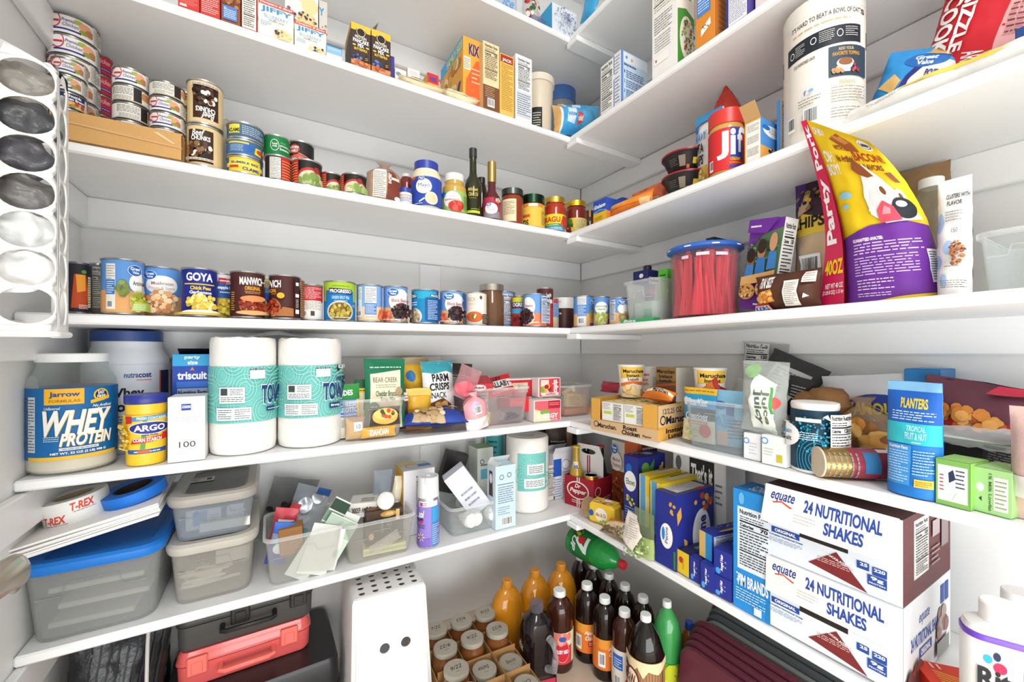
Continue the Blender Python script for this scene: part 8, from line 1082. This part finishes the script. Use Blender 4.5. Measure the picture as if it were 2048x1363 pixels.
big('dark ruby grapefruit juice bottle with a red and green label', 1119, 1182, .25, .046, '#3a1a10:l', '#e4e6e4:s', JUICE, .258, [('r', 0, 0, 100, 100, '#d9e0b8'), ('p', [(0, 30), (40, 50), (100, 60), (100, 0), (0, 0)], '#c83a44'), ('e', 60, 40, 26, 36, '#c82838'), ('a', 60, 40, 23, 24, '#ecc8c0'), ('t', 'RUBY RED', 40, 34, 80, 46, W_, 2), ('d', 50, 84, 36, 12, 14, 9, ['#e07a6a', '#e8a08a']), ('e', 60, 82, 12, 8, '#2a5ab0'), ('p', [(4, 60), (20, 90), (26, 60)], '#5a8a3a')], (.14, .56), bands='#d9e0b8')
for k, (px, py) in enumerate(((1014, 1163), (1070, 1143), (1122, 1130))):
    big('amber juice jug with an orange cap against the back wall, %s' % ('beside the canning jars', 'middle of three', 'nearest the corner')[k], px, py, .255, .064, '#c27d1a:l', '#c8842a:s', [(.9, 0), (1, .03), (1, .56), (.97, .66), (.82, .8), (.55, .91), (.34, .95), (.3, 1)], .265, [('r', 78, 0, 100, 100, '#ded6c4'), ('r', 84, 0, 96, 70, '#2a2420')], (.2, .6), 'amber juice jugs', name='juice_jug', cat='jug', cap=(.29, .1), sy=.72, turn=.5)
p = G(1073, 1216, .25); t = thing('grape_juice_jug', 'squarish dark grape juice jug with a white handle in front of the amber jugs', 'jug', (*p, 0), face(p)+.35)
MB().rr([(.094, .094, .02, 0), (.1, .1, .024, .006), (.1, .1, .024, .06), (.096, .096, .024, .066), (.1, .1, .03, .072), (.1, .1, .03, .19), (.086, .086, .035, .222), (.045, .045, .02, .24), (.034, .034, .016, .252)], '#160d10:l', seg=6).build('body', t)
m = MB(); m.decal([('r', 0, 0, 100, 100, '#b8304a'), ('r', 8, 10, 56, 84, '#e2dcd6'), ('f', 10, 14, 30, 80, 7, '#8a857c'), ('f', 34, 14, 54, 80, 7, '#8a857c')], .09, .05, lambda x, y, l: (x-.045, -.05-l, .008+y)); m.decal([('r', 0, 0, 100, 100, '#b8304a')], .09, .05, lambda x, y, l: (.05+l, x-.045, .008+y)); m.decal([('t', 'WELCHS', 20, 20, 70, 60, W_, 2, 1), ('e', 44, 70, 8, 10, '#d8b83a')], .07, .05, lambda x, y, l: (-.05-l, .035-x, .12+y), off=.0005); m.build('label', t)
m = MB(); m.tube([(.022, -.05, .185), (.03, -.072, .178), (.034, -.078, .14), (.03, -.074, .1), (.016, -.05, .092)], [.011, .0105, .01, .0105, .011], '#c4c5c6:t', 10); m.build('handle', t)
MB().lathe([(.021, .246), (.0225, .25), (.0215, .272), (.019, .274)], '#8f8a96:t', 26).build('cap', t)
SODA2 = [(.82, 0), (.96, .02), (1, .07), (1, .3), (.985, .33), (.985, .5), (1, .56), (.97, .7), (.72, .84), (.4, .93), (.27, .96), (.27, 1)]
AW = [('r', 0, 0, 100, 100, '#a57b56')]+[('r', 2+k*7, 0, 3+k*7, 86, '#7d5a3c') for k in range(14)]+[('p', [(0, 100), (0, 84), (20, 78), (30, 88), (44, 72), (56, 86), (80, 80), (100, 88), (100, 100)], '#e6d2a8'), ('e', 14, 62, 22, 22, '#6a2a1c'), ('e', 14, 62, 18, 18, '#efe2cc'), ('t', '&W', 0, 52, 26, 72, '#6a2a1c', 2), ('e', 82, 36, 20, 30, '#efe6dc'), ('a', 82, 36, 15, 18, '#b8341c'), ('t', 'A&W', 72, 28, 94, 46, '#b8341c', 2), ('t', 'ROOT BEER', 70, 10, 98, 18, '#4a2418', 2)]
big('dark root beer bottle with a wood patterned label, nearest of the bottles', 1291.5, 1233, .29, .052, '#140c0a:l', '#e2e4e2:s', SODA2, .3, AW, (.1, .66), cap=(.3, .06), bands='#a57b56')
big('green soda bottle with a yellow and green label and white cap', 1334, 1206, .29, .044, '#3f9a52:l', '#eceeec:s', SODA2, .3, [('r', 0, 0, 100, 100, '#5fae2c'), ('d', 60, 50, 40, 50, 26, 12, ['#c9d32c', '#8ac23a', '#e2dc4a']), ('a', 26, 66, 14, 17, W_), ('t', 'LEMON', 10, 40, 40, 48, W_, 2), ('t', 'LIME', 12, 30, 36, 38, W_, 2)], (.08, .46), cap=(.3, .06), bands='#5fae2c')
big('small amber bottle with a blue cap beside the maroon trays', 1376, 1239, .21, .03, '#a8622c:l', '#2348b0:s', SODA2, .22, cap=(.42, .1), pos=(.187, -.366))
# green bottle lying on the caps
a = Vector((.098, .1, .318)); c = Vector((.128, -.15, .313)); d = (c-a); L = d.length; t = thing('soda_bottle', 'green lemon lime soda bottle lying on top of the bottle caps', 'bottle', tuple(a), 0)
t.rotation_mode = 'QUATERNION'; t.rotation_quaternion = d.to_track_quat('Z', 'Y'); R7 = .054
MB().lathe([(R7*q, L*.93*z) for q, z in SODA2], '#1f8a3c:l', 32).build('body', t)
ax = t.rotation_quaternion.to_matrix().inverted() @ Vector((CX-.11, CY, CZ-.3)); tn = math.atan2(ax.y, ax.x)+math.pi/2; R = Matrix.Rotation(tn, 4, 'Z')
m = MB(); m.lathe([(R7+.0005, L*.12), (R7+.0005, L*.5, '#1a7a38')], None, 36, cap0=False, cap1=False)
m.decal([('r', 0, 0, 100, 100, '#1a7a38'), ('p', [(8, 0), (46, 10), (40, 40), (8, 36)], '#7a9a3a'), ('d', 24, 20, 18, 14, 16, 6, ['#2a5a24', '#a8b83a', '#7a3a2c']), ('p', [(30, 92), (78, 92), (78, 78), (52, 30), (38, 30), (60, 76), (30, 76)], '#dfe6e2'), ('e', 44, 56, 11, 16, '#d02a30'), ('t', 'UP', 40, 10, 84, 34, '#dfe6e2', 2, 1)], R7*math.pi, L*.38, lambda x, y, l: R @ Vector(cylmap(R7+.0006, L, L*.12)(x, y, l)), 14, off=.0006); m.build('label', t)
MB().lathe([(.0155, L*.92), (.016, L*.93), (.0155, L*.99), (.014, L)], '#b8242c:s', 26).build('cap', t)
# stacked trays on edge
def tray(label, x, y0, y1, h, col, lean, group):
    w = y0-y1; m = MB(); M = Matrix.Rotation(math.pi/2, 4, 'Y'); r = .045
    rows = [(h-.03, w-.03, r-.012, 0), (h-.008, w-.008, r-.003, .001), (h, w, r, .006), (h, w, r, .013), (h-.008, w-.008, r-.002, .016), (h-.016, w-.016, r-.006, .015), (h-.03, w-.03, r-.012, .008)]
    m.rr(rows, col, M, seg=8); single(m, 'plastic_tray', label, 'tray', (x, (y0+y1)/2, h/2+.002), 0, group, 0, lean, 40)
for k in range(5): tray('maroon plastic tray on edge, %s of the maroon stack' % ('outermost', 'second', 'third', 'fourth', 'innermost')[k], .07+k*.019, -.412+.004*k, -.78, .225+.01*k, '#5b2434:s', .1, 'maroon trays')
for k in range(6): tray('dark grey plastic tray on edge, %s of the grey stack by the wall' % ('outermost', 'second', 'third', 'fourth', 'fifth', 'innermost')[k], .178+k*.0185, -.41+.004*k, -.79, .262+.0115*k, ('#747a7c:s' if k == 0 else '#42484b:s'), .1, 'dark grey trays')
m = MB().box(-.06, -.04, 0, .06, .04, .19, '#2f8a3c', .002); single(m, 'green_carton', 'green carton standing on the floor below the shake cases', 'box', (*G(1690, 1350, .19), 0), -1.4)
# ------------------------------------------------------------------ left side: bag dispenser, door lever
dx0, dx1, dy0, dy1, dz0, rc = XL+.001, -1.236, -.312, -.254, 1.1, .01
path = [(dx0, dy0)]+[(dx1-rc+rc*math.sin(a), dy0+rc-rc*math.cos(a)) for a in [i*math.pi/16 for i in range(9)]]+[(dx1-rc+rc*math.cos(a), dy1-rc+rc*math.sin(a)) for a in [i*math.pi/16 for i in range(9)]]+[(dx0, dy1)]
Ls = [0]
for i in range(1, len(path)): Ls.append(Ls[-1]+math.dist(path[i], path[i-1]))
def onpath(s):
    for i in range(1, len(path)):
        if s <= Ls[i]+1e-9 or i == len(path)-1: f = (s-Ls[i-1])/(Ls[i]-Ls[i-1]); a, c = path[i-1], path[i]; return a[0]+(c[0]-a[0])*f-XL, a[1]+(c[1]-a[1])*f+.283
t = thing('bag_dispenser', 'white plastic bag dispenser with a column of big round holes on the left wall', 'dispenser', (XL, -.283, dz0)); DP_ = '#ecebe7:s'
HH = .44; LS = Ls[-1]; LB = Ls[18]+.012; s1 = -1.266-dx0; s3 = (Ls[9]+Ls[10])/2
topz = lambda s: HH-.002-.036*min(1, max(0, (s-.07)/.09))**1.4-.012*min(1, max(0, (s-.16)/.05)) if s < .22 else HH-.05
bm = bmesh.new(); ph = .0562; zc = [.045+ph*k for k in range(7)]; n = 24; lo, hi = zc[0]-ph/2, zc[-1]+.0283
def quad(vs): bm.faces.new([bm.verts.new((*onpath(s), z)) for s, z in vs])
def patch(sa, sb, z0, z1):
    k = max(1, int((sb-sa)/.006))
    for i in range(k): a, c = sa+(sb-sa)*i/k, sa+(sb-sa)*(i+1)/k; quad([(a, z0), (c, z0), (c, z1 or topz(c)), (a, z1 or topz(a))])
last = 0
for cs, hw, ra in ((s1, .0345, .0322), (s3, .017, .0125)):
    patch(last, cs-hw, 0, None); patch(cs-hw, cs+hw, 0, lo); patch(cs-hw, cs+hw, hi, None); last = cs+hw
    for z in zc:
        up = (hi-z if z == zc[-1] else ph/2)
        for q in range(n):
            ab = []
            for a in (6.2832*q/n, 6.2832*(q+1)/n):
                c_, s_ = math.cos(a), math.sin(a); hv = up if s_ > 0 else ph/2; k = min(hw/abs(c_) if abs(c_) > 1e-6 else 9, hv/abs(s_) if abs(s_) > 1e-6 else 9); ab += [(cs+c_*ra, z+s_*.0268), (cs+c_*k, z+s_*k)]
            quad([ab[0], ab[1], ab[3], ab[2]])
patch(last, LB, 0, None)
bmesh.ops.remove_doubles(bm, verts=bm.verts[:], dist=2e-4); bmesh.ops.recalc_face_normals(bm, faces=bm.faces[:]); bm.verts.index_update()
m = MB().add([v.co for v in bm.verts], [[v.index for v in f.verts] for f in bm.faces], DP_); bm.free()
o = m.build('shell', t); o.modifiers.new('thickness', 'SOLIDIFY').thickness = .0018
m = MB().tube([(*onpath(LB*i/60), .003) for i in range(61)], .005, DP_, 8); m.build('foot_bead', t)
for k in range(1, 7):
    m = MB(); n = 30; vs = []; z0 = dz0+.045+ph*min(k, 6)+(.03 if k == 7 else 0)
    m.ball((0, 0, 0), .052, .0165, .034, ('#e4e4e1:w', '#e9e8e5:w', '#dedfdd:w', '#6d6a67:w', '#57565a:w', '#4c4b4d:w', '#8b857c:w', '#7d7871:w')[k], 64, None, k*3.3, .22)
    m.v = [(x, y+.008*(noise.noise(Vector((x*55+k*7, y*30, z_*62)))-.5*abs(noise.noise(Vector((x*90, k, z_*90))))), z_+.006*noise.noise(Vector((x*50, y*50+k, z_*50)))) for x, y, z_ in m.v]
    single(m, 'plastic_bag', 'crumpled %s plastic bag in the dispenser, behind hole %s from the top' % ('white' if k < 3 else 'grey', ('seven', 'six', 'five', 'four', 'three', 'two', 'one', 'rim')[k]), 'bag', (-1.293, -.2805, z0), 0, 'bags stuffed in the dispenser', sharp=60)
# open door leaf at the left, outside the frame, carrying the lever that reaches into it
struct(MB().box(-1.245, -1.5, .01, -1.205, -.62, 2.05, PAINT, .003), 'door_1')
t = thing('door_handle', 'brushed nickel lever handle reaching in at the left edge', 'handle', (-1.205, -.8, .9), 0)
NK = '#b9b0a2:m'; R = Matrix.Rotation(math.pi/2, 4, 'Y')
MB().lathe([(.032, 0), (.032, .006), (.026, .011), (.012, .012)], NK, 32, R).build('rose', t)
MB().tube([(.01, 0, 0), (.05, 0, 0)], .011, NK, 20).build('spindle', t)
m = MB(); lp = []
for i, (y, x, z, a, b_) in enumerate(((-.014, .052, 0, .008, .009), (0, .056, 0, .012, .013), (.03, .062, .001, .012, .013), (.06, .068, .002, .011, .013), (.09, .07, .0, .01, .0135), (.108, .066, -.006, .0095, .015), (.116, .062, -.014, .006, .014), (.119, .06, -.018, .002, .008))):
    lp.append([Vector((x+a*math.cos(6.2832*j/20), y, z+b_*math.sin(6.2832*j/20))) for j in range(20)])
m.loft(lp, NK); m.build('lever', t)
